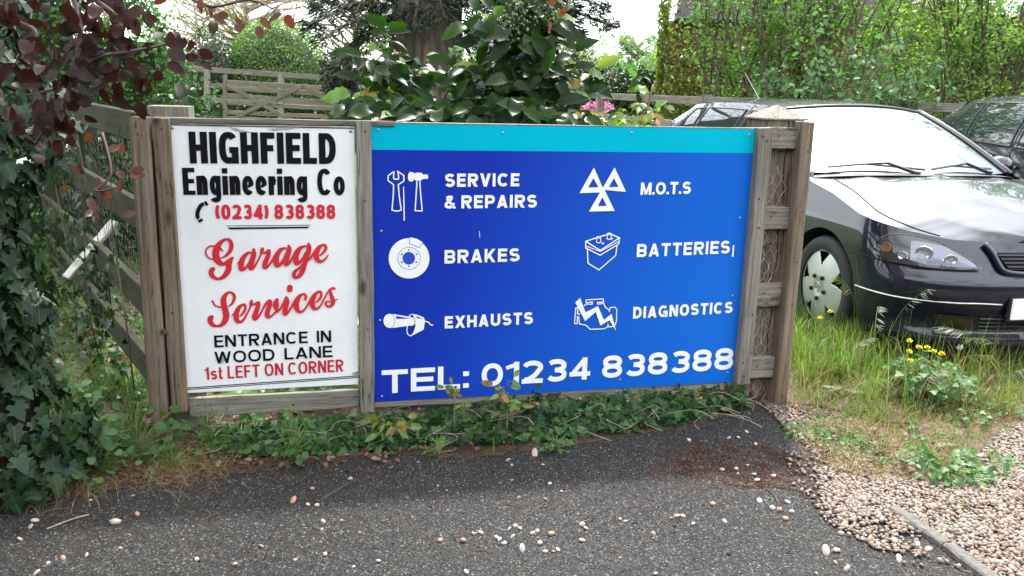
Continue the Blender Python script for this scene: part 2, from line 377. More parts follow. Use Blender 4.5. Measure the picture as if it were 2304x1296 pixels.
M['viburnum'] = leaf_mat('grey_green_leaves', [(0.06, 0.13, 0.06), (0.09, 0.18, 0.08), (0.045, 0.10, 0.045), (0.13, 0.22, 0.11)], 0.5, 0.35)
M['climber'] = leaf_mat('yellow_climber_leaves', [(0.1700, 0.1955, 0.0298), (0.2380, 0.2465, 0.0425), (0.1105, 0.1360, 0.0255), (0.0850, 0.1190, 0.0213)], 0.5, 0.35)
M['distant'] = leaf_mat('distant_tree_leaves', [(0.1080, 0.1800, 0.0810), (0.1350, 0.2160, 0.0990), (0.0900, 0.1530, 0.0720)], 0.6, 0.4)
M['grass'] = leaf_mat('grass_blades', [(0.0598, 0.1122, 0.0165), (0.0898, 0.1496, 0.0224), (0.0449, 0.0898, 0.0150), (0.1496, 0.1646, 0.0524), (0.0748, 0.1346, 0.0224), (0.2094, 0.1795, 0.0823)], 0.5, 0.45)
M['grass_dark'] = leaf_mat('shaded_grass_blades', [(0.0375, 0.0900, 0.0150), (0.0525, 0.1125, 0.0188), (0.0750, 0.1275, 0.0225), (0.0300, 0.0675, 0.0150)], 0.5, 0.4)  # darker copy of the grass, with shade put into its colours
M['weed'] = leaf_mat('weed_leaves', [(0.0306, 0.0969, 0.0167), (0.0408, 0.1211, 0.0209), (0.0238, 0.0808, 0.0167), (0.0612, 0.1373, 0.0178)], 0.55, 0.3)
M['geranium'] = leaf_mat('lobed_weed_leaves', [(0.0360, 0.1080, 0.0141), (0.0540, 0.1368, 0.0192), (0.0300, 0.0864, 0.0128)], 0.55, 0.3)
M['yellow'] = simple('dandelion_yellow', (0.80, 0.70, 0.01), 0.6)
M['seedhead'] = simple('seed_head_fluff', (0.42, 0.41, 0.34), 0.9)
M['pink'] = leaf_mat('pink_blossom', [(0.42, 0.10, 0.24), (0.50, 0.20, 0.33), (0.34, 0.07, 0.20)], 0.6, 0.3, tcol=(0.8, 0.3, 0.5))
M['stem'] = simple('green_stem', (0.12, 0.17, 0.045), 0.6, vary=0.3)

M['paint'] = None
m, nt, p, out = new_mat('midnight_blue_car_paint')
p.inputs['Base Color'].default_value = (0.002, 0.0035, 0.015, 1); p.inputs['Roughness'].default_value = 0.35; p.inputs['Specular IOR Level'].default_value = 0.2
p.inputs['Metallic'].default_value = 0.0
p.inputs['Coat Weight'].default_value = 1.0; p.inputs['Coat Roughness'].default_value = 0.025; p.inputs['Coat IOR'].default_value = 1.48
cn = noise(nt, coords(nt), 3.5, 2, 0.4)
M['paint'] = m
M['glass'] = simple('car_glass', (0.02, 0.026, 0.025), 0.02, 0.0, spec=1.0, ior=1.9, coat=0.6)
M['side_glass'] = simple('tinted_side_glass', (0.012, 0.02, 0.018), 0.03, 0.0, spec=0.8, ior=1.6)
M['rubber'] = simple('tyre_rubber', (0.018, 0.018, 0.019), 0.78, vary=0.2)
M['trim'] = simple('black_plastic_trim', (0.014, 0.014, 0.016), 0.45)
M['void'] = simple('dark_recess', (0.004, 0.004, 0.005), 0.9)
M['alloy'] = simple('silver_wheel_cover', (0.42, 0.44, 0.42), 0.38, 0.55, vary=0.06)
M['chrome'] = simple('bright_reflector', (0.72, 0.73, 0.75), 0.12, 1.0)
m, nt, p, out = new_mat('fluted_reflector'); p.inputs['Base Color'].default_value = (0.13, 0.14, 0.17, 1); p.inputs['Metallic'].default_value = 1.0; p.inputs['Roughness'].default_value = 0.22
wv = nt.nodes.new('ShaderNodeTexWave'); wv.inputs['Scale'].default_value = 26; wv.inputs['Distortion'].default_value = 3.0; wv.bands_direction = 'Y'; nt.links.new(coords(nt), wv.inputs['Vector']); bump(nt, p, wv.outputs['Fac'], 0.22, 0.006); M['bowl'] = m
m, nt, p, out = new_mat('clear_lamp_lens')
p.inputs['Base Color'].default_value = (0.9, 0.92, 0.95, 1); p.inputs['Roughness'].default_value = 0.02
tb = nt.nodes.new('ShaderNodeBsdfTransparent'); gl = nt.nodes.new('ShaderNodeBsdfGlossy'); gl.inputs['Roughness'].default_value = 0.03
fr = nt.nodes.new('ShaderNodeFresnel'); fr.inputs['IOR'].default_value = 1.6
ms = nt.nodes.new('ShaderNodeMixShader')
nt.links.new(fr.outputs[0], ms.inputs[0]); nt.links.new(tb.outputs[0], ms.inputs[1]); nt.links.new(gl.outputs[0], ms.inputs[2])
nt.links.new(ms.outputs[0], out.inputs[0])
M['lens'] = m
M['amber'] = simple('amber_indicator_bulb', (0.42, 0.20, 0.12), 0.3)
M['plate'] = simple('white_number_plate', (0.78, 0.78, 0.74), 0.35)
M['brick'] = simple('red_brick', (0.26, 0.115, 0.075), 0.9, vary=0.35, scale=4)
M['mortar'] = simple('lime_mortar', (0.34, 0.30, 0.25), 0.95, vary=0.2)
M['slate'] = simple('roof_tile', (0.040, 0.036, 0.038), 0.95, vary=0.35, scale=5, spec=0.1)
M['gutter'] = simple('black_gutter', (0.02, 0.02, 0.022), 0.8, spec=0.2)

# ------------------------------------------------------------------ mesh helpers
def tag(o, label=None, cat=None, group=None, kind=None):
    if label: o['label'] = label
    if cat: o['category'] = cat
    if group: o['group'] = group
    if kind: o['kind'] = kind
    return o
def link(o, parent=None):
    COL.objects.link(o)
    if parent is not None: o.parent = parent
    return o
def empty(name, loc, label, cat, group=None):
    o = bpy.data.objects.new(name, None); o.location = Vector(loc); o.empty_display_size = 0.1
    link(o); tag(o, label, cat, group)
    return o
class Geo:
    """collects vertices and faces (numpy), several face sizes"""
    def __init__(s): s.v = []; s.f = []; s.n = 0
    def add(s, V, F):
        V = np.asarray(V, float); s.v.append(V)
        for f in F: s.f.append(tuple(int(i) + s.n for i in f))
        s.n += len(V)
        return s
    def box(s, a, b):
        x0, y0, z0 = a; x1, y1, z1 = b
        V = [(x0,y0,z0),(x1,y0,z0),(x1,y1,z0),(x0,y1,z0),(x0,y0,z1),(x1,y0,z1),(x1,y1,z1),(x0,y1,z1)]
        return s.add(V, [(0,3,2,1),(4,5,6,7),(0,1,5,4),(1,2,6,5),(2,3,7,6),(3,0,4,7)])
    def tube(s, pts, rad, n=6, cap=True):
        pts = [np.asarray(p, float) for p in pts]
        if not hasattr(rad, '__len__'): rad = [rad] * len(pts)
        base = s.n; V = []; F = []
        t0 = pts[1] - pts[0]; t0 = t0 / (np.linalg.norm(t0) + 1e-9)
        up = np.array([0, 0, 1.0]) if abs(t0[2]) < 0.9 else np.array([1.0, 0, 0])
        for i, p in enumerate(pts):
            a = pts[min(i + 1, len(pts) - 1)] - pts[max(i - 1, 0)]; a = a / (np.linalg.norm(a) + 1e-9)
            u = np.cross(a, up); u /= (np.linalg.norm(u) + 1e-9); w = np.cross(u, a); up = w
            for k in range(n):
                an = 2 * PI * k / n
                V.append(p + rad[i] * (u * math.cos(an) + w * math.sin(an)))
        for i in range(len(pts) - 1):
            for k in range(n):
                F.append((i*n+k, i*n+(k+1)%n, (i+1)*n+(k+1)%n, (i+1)*n+k))
        if cap:
            F.append(tuple(range(n))[::-1]); F.append(tuple((len(pts)-1)*n + k for k in range(n)))
        return s.add(V, F)
    def mesh(s, name, mat, smooth=False):
        me = bpy.data.meshes.new(name)
        V = np.concatenate(s.v) if s.v else np.zeros((0, 3))
        me.from_pydata(V.tolist(), [], s.f)
        mats = mat if isinstance(mat, (list, tuple)) else [mat]
        for q in mats: me.materials.append(q)
        if smooth: me.polygons.foreach_set('use_smooth', [True] * len(me.polygons))
        me.update()
        return me
    def obj(s, name, mat, parent=None, smooth=False, loc=None, rot=None):
        o = bpy.data.objects.new(name, s.mesh(name, mat, smooth))
        if loc is not None: o.location = Vector(loc)
        if rot is not None: o.rotation_euler = rot
        return link(o, parent)
def np_mesh(name, V, F, mat, smooth=False):
    """fast mesh from an (n,3) array and an (m,k) array of faces of one size"""
    me = bpy.data.meshes.new(name)
    V = np.asarray(V, np.float32); F = np.asarray(F, np.int32)
    me.vertices.add(len(V)); me.vertices.foreach_set('co', V.ravel())
    k = F.shape[1]
    me.loops.add(F.size); me.loops.foreach_set('vertex_index', F.ravel())
    me.polygons.add(len(F)); me.polygons.foreach_set('loop_start', np.arange(0, F.size, k, dtype=np.int32))
    if smooth: me.polygons.foreach_set('use_smooth', np.ones(len(F), bool))
    me.materials.append(mat); me.update(calc_edges=True)
    return me
def np_obj(name, V, F, mat, parent=None, smooth=False, kind=None):
    o = bpy.data.objects.new(name, np_mesh(name, V, F, mat, smooth)); link(o, parent)
    if parent is not None: o.matrix_parent_inverse = Matrix.Translation(parent.location).inverted() if parent.type == 'EMPTY' else Matrix.Identity(4)
    if kind: o['kind'] = kind
    return o
def child(o, parent):
    """parent an object that was built in world coordinates"""
    o.parent = parent
    bpy.context.view_layer.update() if False else None
    o.matrix_parent_inverse = (Matrix.Translation(parent.location) @ parent.rotation_euler.to_matrix().to_4x4()).inverted()
    return o
def bevel_mesh(me, w, seg=1):
    bm = bmesh.new(); bm.from_mesh(me)
    bmesh.ops.bevel(bm, geom=bm.edges[:], offset=w, segments=seg, profile=0.5, affect='EDGES')
    bm.to_mesh(me); bm.free()

# ------------------------------------------------------------------ leaf shapes (flat template in x: width, y: length from base, z: curl)
def outline_leaf(pts, fold=0.12, curl=0.15):
    """pts: right-hand outline from base to tip as (half width, y); returns V, F as fans about the midrib"""
    V = []; F = []
    n = len(pts)
    mid = [(0.0, y) for (_, y) in pts]
    for (x, y) in mid: V.append((0, y, -curl * y * y))
    for sgn in (1, -1):
        for (x, y) in pts: V.append((sgn * x, y, -curl * y * y + fold * abs(x)))
    for sgn in range(2):
        o = n * (sgn + 1)
        for i in range(n - 1):
            q = (i, o + i, o + i + 1, i + 1)
            F.append(q if sgn == 0 else q[::-1])
    return np.array(V, float), F
OVATE = outline_leaf([(0.0, 0.0), (0.24, 0.18), (0.31, 0.42), (0.25, 0.70), (0.10, 0.92), (0.0, 1.0)], 0.25, 0.22)
OVAL = outline_leaf([(0.0, 0.0), (0.15, 0.12), (0.22, 0.26), (0.20, 0.34), (0.245, 0.46), (0.20, 0.54), (0.21, 0.66), (0.14, 0.76), (0.06, 0.90), (0.0, 1.0)], 0.35, 0.38)
NARROW = outline_leaf([(0.0, 0.0), (0.13, 0.25), (0.14, 0.55), (0.0, 1.0)], 0.2, 0.2)
ROUND = outline_leaf([(0.05, 0.02), (0.38, 0.05), (0.52, 0.30), (0.47, 0.58), (0.34, 0.80), (0.17, 0.94), (0.0, 1.0)], 0.15, 0.15)
def poly_leaf(out, fold=0.1, curl=0.1):
    V = [(0, 0.30, 0.0)] + [(x, y, fold * abs(x) - curl * y * y) for (x, y) in out]
    n = len(out)
    return np.array(V, float), [(0, 1 + i, 1 + (i + 1) % n) for i in range(n)]
_r = [(0.0, 0.10), (0.20, -0.06), (0.42, 0.05), (0.30, 0.28), (0.60, 0.38), (0.28, 0.52), (0.22, 0.72), (0.0, 1.0)]
IVY = poly_leaf(_r + [(-x, y) for (x, y) in _r[-2:0:-1]], 0.18, 0.15)
def tri_only(T):
    V, F = T; out = []
    for f in F:
        if len(f) == 3: out.append(f)
        else: out += [(f[0], f[1], f[2]), (f[0], f[2], f[3])]
    out = [f for f in out if len({tuple(np.round(V[i], 6)) for i in f}) == 3]
    return V, np.array(out, int)
QUAD = (np.array([(0, 0, 0), (0.30, 0.45, 0.05), (0, 1, -0.1), (-0.30, 0.45, 0.05)], float), np.array([(0, 1, 2), (0, 2, 3)]))
IVYT, OVATET, OVALT, NARROWT, ROUNDT = map(tri_only, (IVY, OVATE, OVAL, NARROW, ROUND))
IVYT = tri_only(IVY)

def frames(dirs, ups):
    """orthonormal frames: y = leaf direction, z = leaf face"""
    y = dirs / (np.linalg.norm(dirs, axis=1, keepdims=True) + 1e-9)
    x = np.cross(y, ups); x /= (np.linalg.norm(x, axis=1, keepdims=True) + 1e-9)
    z = np.cross(x, y)
    return np.stack([x, y, z], axis=2)
def scatter(T, pos, dirs, ups, size, rg=rng, squash=None):
    """many copies of template T as one vertex/face array"""
    TV, TF = T; n = len(pos)
    Fm = frames(dirs, ups)
    L = TV[None, :, :] * np.asarray(size).reshape(-1, 1, 1)
    if squash is not None: L = L * squash[:, None, :]
    V = np.einsum('nij,nkj->nki', Fm, L) + pos[:, None, :]
    F = (TF[None] + (np.arange(n) * len(TV))[:, None, None]).reshape(-1, TF.shape[1])
    return V.reshape(-1, 3), F
def rdirs(n, rg=rng, bias=(0, 0, 0), w=1.0):
    d = rg.normal(size=(n, 3)); d /= np.linalg.norm(d, axis=1, keepdims=True)
    d = d * w + np.array(bias); return d / (np.linalg.norm(d, axis=1, keepdims=True) + 1e-9)
def leaf_parts(parent, name, T, mat, pos, dirs, ups, size, meshes=None, lim=300):
    """large leaves as single objects (shared mesh data), the rest joined"""
    TV, TF = T
    if meshes is None:
        meshes = []
        for k in range(3):
            V = TV.copy(); V[:, 0] *= (1 + 0.15 * (k - 1)); V[:, 2] += 0.06 * np.sin(V[:, 1] * (5 + k)) * (k - 0.5)
            me = np_mesh(name, V, TF, mat, smooth=False); meshes.append(me)
    Fm = frames(dirs, ups)
    n = len(pos)
    # the ones nearest the camera and largest are picked apart
    dist = np.linalg.norm(pos - np.array([0, 0, EYE]), axis=1)
    order = np.argsort(-(np.asarray(size) / dist))
    big = order[:lim]; rest = order[lim:]
    pinv = Matrix.Translation(parent.location).inverted()
    for j, i in enumerate(big):
        o = bpy.data.objects.new(name, meshes[j % len(meshes)])
        mm = Matrix(((Fm[i][0][0], Fm[i][0][1], Fm[i][0][2]), (Fm[i][1][0], Fm[i][1][1], Fm[i][1][2]), (Fm[i][2][0], Fm[i][2][1], Fm[i][2][2]))).to_4x4()
        for r_ in range(3):
            for c_ in range(3): mm[r_][c_] *= float(size[i])
        for r_ in range(3): mm[r_][3] = float(pos[i][r_])
        o.parent = parent
        o.matrix_basis = pinv @ mm
        COL.objects.link(o)
    if len(rest):
        V, F = scatter(T, pos[rest], dirs[rest], ups[rest], np.asarray(size)[rest])
        np_obj('foliage', V, F, mat, parent, kind='stuff')

# ================================================================== FENCE AND SIGNS
FZ = math.atan2(FU[1], FU[0])
def fence_root(name, s0, label, cat, group=None):
    e = empty(name, fpos(s0, 0, 0), label, cat, group); e.rotation_euler = (0, 0, FZ); e['s0'] = 0
    del e['s0']
    return e
def plank_mesh(name, w, d, L, mat, jit=0.0015, seg=9, bev=0.004, seed=0, rnd=0.0):
    rg = np.random.default_rng(seed + 100)
    bm = bmesh.new()
    rings = []
    bow = rg.normal() * jit * 1.5; bow2 = rg.normal() * jit
    c = bev
    prof = [(-w/2 + c, -d/2), (w/2 - c, -d/2), (w/2, -d/2 + c), (w/2, d/2 - c), (w/2 - c, d/2), (-w/2 + c, d/2), (-w/2, d/2 - c), (-w/2, -d/2 + c)]
    for i in range(seg + 1):
        t = i / seg; z = (t - 0.5) * L
        ox = bow * math.sin(PI * t); oy = bow2 * math.sin(PI * t)
        e = 0.6 if i in (0, seg) else 1.0
        ring = []
        for (x, y) in prof:
            xx = x * (1 - (0.02 if e < 1 else 0)) + ox + rg.normal() * jit * 0.5
            yy = y * (1 - (0.03 if e < 1 else 0)) + oy + rg.normal() * jit * 0.5
            ring.append(bm.verts.new((xx, yy, z + (rg.normal() * jit if e < 1 else 0))))
        rings.append(ring)
    for a, b in zip(rings[:-1], rings[1:]):
        for k in range(8): bm.faces.new((a[k], a[(k+1) % 8], b[(k+1) % 8], b[k]))
    bm.faces.new(rings[0][::-1]); bm.faces.new(rings[-1])
    me = bpy.data.meshes.new(name); bm.to_mesh(me); bm.free(); me.materials.append(mat)
    return me
_ps = [0]
def plank(parent, name, mat, s, z, d, s0=0.0, axis='z', **kw):
    """s, z, d: (low, high) extents in fence coordinates; axis = the long one"""
    _ps[0] += 1
    w = s[1] - s[0]; h = z[1] - z[0]; t = d[1] - d[0]
    if axis == 'z':
        me = plank_mesh(name, w, t, h, mat, seed=_ps[0], **kw); rot = (0, 0, 0)
    else:
        me = plank_mesh(name, h, t, w, mat, seed=_ps[0], **kw); rot = (0, PI / 2, 0)
    o = bpy.data.objects.new(name, me)
    o.location = ((s[0] + s[1]) / 2 - s0, -(d[0] + d[1]) / 2, (z[0] + z[1]) / 2); o.rotation_euler = rot
    return link(o, parent)
def screw(parent, s, z, d, s0=0.0, r=0.006, mat=None, name='screw'):
    g = Geo(); n = 10
    V = [(0, -0.0022, 0)] + [(r * 0.55 * math.cos(2*PI*k/n), -0.002, r * 0.55 * math.sin(2*PI*k/n)) for k in range(n)] + [(r * math.cos(2*PI*k/n), -0.0002, r * math.sin(2*PI*k/n)) for k in range(n)]
    F = [(0, 1 + (k+1) % n, 1 + k) for k in range(n)] + [(1 + k, 1 + (k+1) % n, 1 + n + (k+1) % n, 1 + n + k) for k in range(n)]
    g.add(V, F); o = g.obj(name, mat or M['steel'], parent, loc=(s - s0, -d, z))
    return o

# ---- sign frame: the fence panel with its posts, battens and rails
fr = fence_root('sign_frame', 0.0, 'weathered grey timber frame of posts and rails holding the two garage signs', 'fence')
plank(fr, 'post', M['post_wood'], (-1.479, -1.408), (-0.03, 1.302), (-0.045, 0.032), bev=0.010)
plank(fr, 'batten', M['post_wood'], (-1.399, -1.337), (0.135, 1.298), (-0.035, 0.026), bev=0.004)
plank(fr, 'batten', M['grey_wood'], (-0.651, -0.591), (0.086, 1.294), (-0.035, 0.016), bev=0.003)
plank(fr, 'batten', M['grey_wood'], (1.080, 1.146), (0.122, 1.299), (-0.02, 0.042), bev=0.006)
plank(fr, 'rail', M['pale_wood'], (-1.399, -0.5), (1.279, 1.3005), (-0.03, 0.006), axis='x', bev=0.003)
plank(fr, 'rail', M['grey_wood'], (-0.4995, 1.10), (1.262, 1.2965), (-0.045, -0.006), axis='x', bev=0.003)
plank(fr, 'rail', M['grey_wood'], (-1.335, -0.653), (0.098, 0.178), (-0.034, -0.012), axis='x', bev=0.003)
plank(fr, 'rail', M['grey_wood'], (-0.589, 1.072), (0.094, 0.160), (-0.040, -0.006), axis='x', bev=0.003)
for (s, z) in [(-1.365, 1.262), (-1.36, 1.02), (-1.37, 0.55), (-1.365, 0.25), (-1.45, 1.24), (-1.44, 0.93), (-1.45, 0.45)]:
    screw(fr, s, z, 0.0335 if s < -1.41 else 0.0275, r=0.0045, mat=M['rust'])
for (s, z) in [(-0.615, 1.26), (-0.62, 0.985), (-0.615, 0.45), (-0.61, 0.16)]:
    screw(fr, s, z, 0.0175, r=0.0045, mat=M['rust'])
for (s, z) in [(1.098, 1.265), (1.12, 1.245), (1.105, 0.99), (1.115, 0.86), (1.125, 0.46), (1.10, 0.23), (1.11, 0.165)]:
    screw(fr, s, z, 0.0435, r=0.0055, mat=M['rust'])
b_ = Geo(); b_.tube([(-1.408, -0.036, 0.48), (-1.398, -0.044, 0.478)], [0.011, 0.010], 10); b_.obj('bolt', M['rust'], fr)

# ---- gatepost with pyramid cap, ladder of short rails, chicken wire
gp = fence_root('gatepost', 1.26, 'square brown gatepost with pyramid cap, short rails and chicken wire beside the car', 'gatepost')
plank(gp, 'post', M['dark_wood'], (1.160, 1.352), (-0.05, 1.330), (-0.240, -0.046), s0=1.26, bev=0.006)
g = Geo(); x0, x1, y0, y1 = 1.152 - 1.26, 1.360 - 1.26, 0.040, 0.248
xc, yc = (x0 + x1) / 2, (y0 + y1) / 2
V = [(x0, y0, 1.331), (x1, y0, 1.331), (x1, y1, 1.331), (x0, y1, 1.331), (x0, y0, 1.338), (x1, y0, 1.338), (x1, y1, 1.338), (x0, y1, 1.338), (xc, yc, 1.398)]
g.add(V, [(0,3,2,1),(0,1,5,4),(1,2,6,5),(2,3,7,6),(3,0,4,7),(4,5,8),(5,6,8),(6,7,8),(7,4,8)])
g.obj('cap', M['grey_wood'], gp)
g = Geo(); g.add([(0.012, -0.0478 + 0.09, 1.31), (0.016, -0.0478 + 0.09, 1.31), (0.006, 0.0475, 0.0), (0.001, 0.0475, 0.0)], [(0, 1, 2, 3)])
# long drying crack down the face of the post
cr = Geo(); pts = [(0.008 + 0.006 * math.sin(k * 1.3) + 0.0015 * ((k * 7) % 5 - 2), 0.0445, 1.33 - k * 0.055) for k in range(24)]
cr.tube(pts, 0.0022, 4); cr.obj('crack', M['void'], gp)
plank(gp, 'batten', M['post_wood'], (1.290, 1.350), (-0.03, 1.327), (-0.044, 0.038), s0=1.26, bev=0.006)
for (z0, z1, e) in [(1.207, 1.301, 1.289), (0.842, 0.945, 1.289), (0.484, 0.592, 1.289), (0.130, 0.232, 1.289)]:
    plank(gp, 'rail', M['grey_wood'], (1.148, e), (z0, z1), (-0.042, -0.004), s0=1.26, axis='x', bev=0.003)
    screw(gp, 1.20, (z0 + z1) / 2 + 0.01, -0.0025, s0=1.26, r=0.005, mat=M['rust'])
for z in (1.2, 0.93, 0.7, 0.5, 0.2, 0.05): screw(gp, 1.325, z, 0.0395, s0=1.26, r=0.0045, mat=M['rust'])
def hexwire(x0, x1, z0, z1, yf, size=0.024, r=0.0007, seed=1, holes=0.0, wob=0.003):
    rg = np.random.default_rng(seed); g = Geo(); w = size; h = size * 0.62
    nodes = {}
    def nd(i, j, sx):
        key = (i, j, sx)
        if key not in nodes:
            x = x0 + (i + (0.5 if j % 2 else 0)) * w * 1.0; z = z0 + j * h * 1.5 + sx * h * 0.5
            nodes[key] = np.array([x + rg.normal() * wob, yf + rg.normal() * wob * 0.8, z + rg.normal() * wob])
        return nodes[key]
    nj = int((z1 - z0) / (h * 1.5)); ni = int((x1 - x0) / w)
    for j in range(nj):
        for i in range(ni):
            a = nd(i, j, 0); b = nd(i, j, 1)
            if rg.random() < holes: continue
            g.tube([a, b], r * 1.5, 3, cap=False)
            if j + 1 < nj:
                if j % 2 == 0:
                    if i > 0: g.tube([b, nd(i - 1, j + 1, 0)], r, 3, cap=False)
                    g.tube([b, nd(i, j + 1, 0)], r, 3, cap=False)
                else:
                    g.tube([b, nd(i, j + 1, 0)], r, 3, cap=False)
                    if i + 1 < ni: g.tube([b, nd(i + 1, j + 1, 0)], r, 3, cap=False)
    return g
hexwire(-0.108, 0.045, -0.01, 1.19, 0.028, 0.048, 0.0009, 3).obj('wire_mesh', M['wire'], gp)
# dry leaves caught in the wire
for (x, z) in [(-0.06, 0.765), (-0.04, 0.775), (-0.015, 0.79), (0.0, 0.80), (-0.075, 0.755), (-0.02, 0.555)]:
    V, F = OVATET[0] * 0.022, OVATET[1]
    o = bpy.data.objects.new('dry_leaf', np_mesh('dry_leaf', V, F, M['dead'])); o.location = (x, 0.016, z)
    o.rotation_euler = (random.uniform(0, 3), random.uniform(0, 3), random.uniform(0, 3)); link(o, gp)
g = Geo(); g.box((1.352 - 1.26, -0.030, 1.085), (1.372 - 1.26, -0.026, 1.112)); g.tube([(0.098, -0.036, 1.10), (0.098, -0.030, 1.10)], 0.006, 8)
g.obj('latch_plate', M['steel'], gp)

# ---- flat topped square post behind the frame and the old fence that runs off to the left
sp = fence_root('square_post', -1.355, 'stout square timber post with a flat top behind the white sign', 'post')
plank(sp, 'post', M['grey_wood'], (-1.432, -1.277), (-0.05, 1.338), (-0.24, -0.085), s0=-1.355, bev=0.003)

LA = np.array([-0.5, -0.115, 0]) ; lf0 = fpos(-1.44, -0.075, 0)
_ld = np.array([-2.03 + 1.385, 3.62 - 3.235, 0]); _ld = np.array([-0.565, 0.825, 0.0]); _ld /= np.linalg.norm(_ld)
lf = empty('field_fence', lf0, 'old post and rail fence, green with algae, running back under the ivy', 'fence')
lf.rotation_euler = (0, 0, math.atan2(_ld[1], _ld[0]))
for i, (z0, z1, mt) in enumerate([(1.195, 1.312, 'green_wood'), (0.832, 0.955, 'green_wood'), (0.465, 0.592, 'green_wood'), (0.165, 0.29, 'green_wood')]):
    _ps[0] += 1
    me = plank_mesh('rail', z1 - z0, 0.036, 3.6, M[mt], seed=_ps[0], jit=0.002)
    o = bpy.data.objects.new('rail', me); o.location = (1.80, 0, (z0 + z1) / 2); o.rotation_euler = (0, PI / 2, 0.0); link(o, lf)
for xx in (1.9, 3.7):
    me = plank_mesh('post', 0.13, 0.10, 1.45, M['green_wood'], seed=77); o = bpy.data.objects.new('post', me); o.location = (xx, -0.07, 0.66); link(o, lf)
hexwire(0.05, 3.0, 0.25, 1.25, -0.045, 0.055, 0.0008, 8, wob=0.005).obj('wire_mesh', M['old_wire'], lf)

# ---- white sign
ws = fence_root('white_sign', -1.0, 'white garage services sign with black and red lettering, scuffed along its top edge', 'sign')
WS0, WS1, WZ0, WZ1 = -1.342, -0.655, 0.205, 1.277
g = Geo(); g.box((WS0 + 1.0, 0.001, WZ0 - 0.74), (WS1 + 1.0, 0.011, WZ1 - 0.74))
bw = g.obj('sign_panel', M['white_face'], ws, loc=(0, 0, 0.74)); bevel_mesh(bw.data, 0.0015)
def flat(parent, name, polys, mat, s0, d, dz=0.0):
    """polys: list of 2D polygons in fence (s, z); printed sheet d in front of the frame plane"""
    g = Geo()
    for k, P in enumerate(polys):
        if len(P[0]) == 3: V = [(p[0] - s0, -d - p[2], p[1]) for p in P]
        else: V = [(p[0] - s0, -d, p[1]) for p in P]
        g.add(V, [tuple(range(len(P)))])
    return g.obj(name, mat, parent)
def offs(pts, t, closed=False):
    P = [np.array(p, float) for p in pts]; n = len(P)
    if not hasattr(t, '__len__'): t = [t] * n
    Lp, Rp = [], []
    for i in range(n):
        if closed: a, b = P[(i - 1) % n], P[(i + 1) % n]
        else: a, b = P[max(i - 1, 0)], P[min(i + 1, n - 1)]
        d1 = P[i] - a; d2 = b - P[i]
        l1, l2 = np.linalg.norm(d1), np.linalg.norm(d2)
        d1 = d1 / l1 if l1 > 1e-9 else d2 / l2
        d2 = d2 / l2 if l2 > 1e-9 else d1
        n1 = np.array([-d1[1], d1[0]]); n2 = np.array([-d2[1], d2[0]]); m_ = n1 + n2
        l = np.linalg.norm(m_)
        m_ = n1 if l < 1e-6 else m_ / l
        k = 1 / max(0.4, float(m_ @ n1))
        Lp.append(P[i] + m_ * t[i] / 2 * k); Rp.append(P[i] - m_ * t[i] / 2 * k)
    return Lp, Rp
def stroke(pts, t, closed=False):
    Lp, Rp = offs(pts, t, closed); n = len(pts); out = []
    for i in range(n if closed else n - 1):
        j = (i + 1) % n
        out.append([Lp[i], Rp[i], Rp[j], Lp[j]])
    return out
def clipy(poly, lo, hi):
    def half(P, f):
        out = []
        for i in range(len(P)):
            a, b = P[i], P[(i + 1) % len(P)]; fa, fb = f(a), f(b)
            if fa >= 0: out.append(a)
            if (fa >= 0) != (fb >= 0): out.append(a + (b - a) * (fa / (fa - fb)))
        return out
    P = [np.array(p, float) for p in poly]
    P = half(P, lambda q: q[1] - lo)
    if len(P) > 2: P = half(P, lambda q: hi - q[1])
    return P if len(P) > 2 else None
def sarc(cx, cy, rx, ry, a0, a1, n=14, e=2.0):
    out = []
    for i in range(n + 1):
        a = math.radians(a0 + (a1 - a0) * i / n); c, s_ = math.cos(a), math.sin(a)
        out.append((cx + rx * math.copysign(abs(c) ** (2 / e), c), cy + ry * math.copysign(abs(s_) ** (2 / e), s_)))
    return out
RELW = dict(A=.74, B=.68, C=.78, D=.70, E=.60, F=.57, G=.76, H=.70, K=.72, L=.56, M=.84, N=.72, O=.78, P=.66, R=.70, S=.68, T=.64, U=.70, V=.72, W=1.0, X=.72)
RELW.update({'&': .76, '1': .34, '(': .26, ')': .26, 'n': .56, 'g': .58, 'e': .60, 'r': .38, 'o': .62, 's': .54, 't': .34})
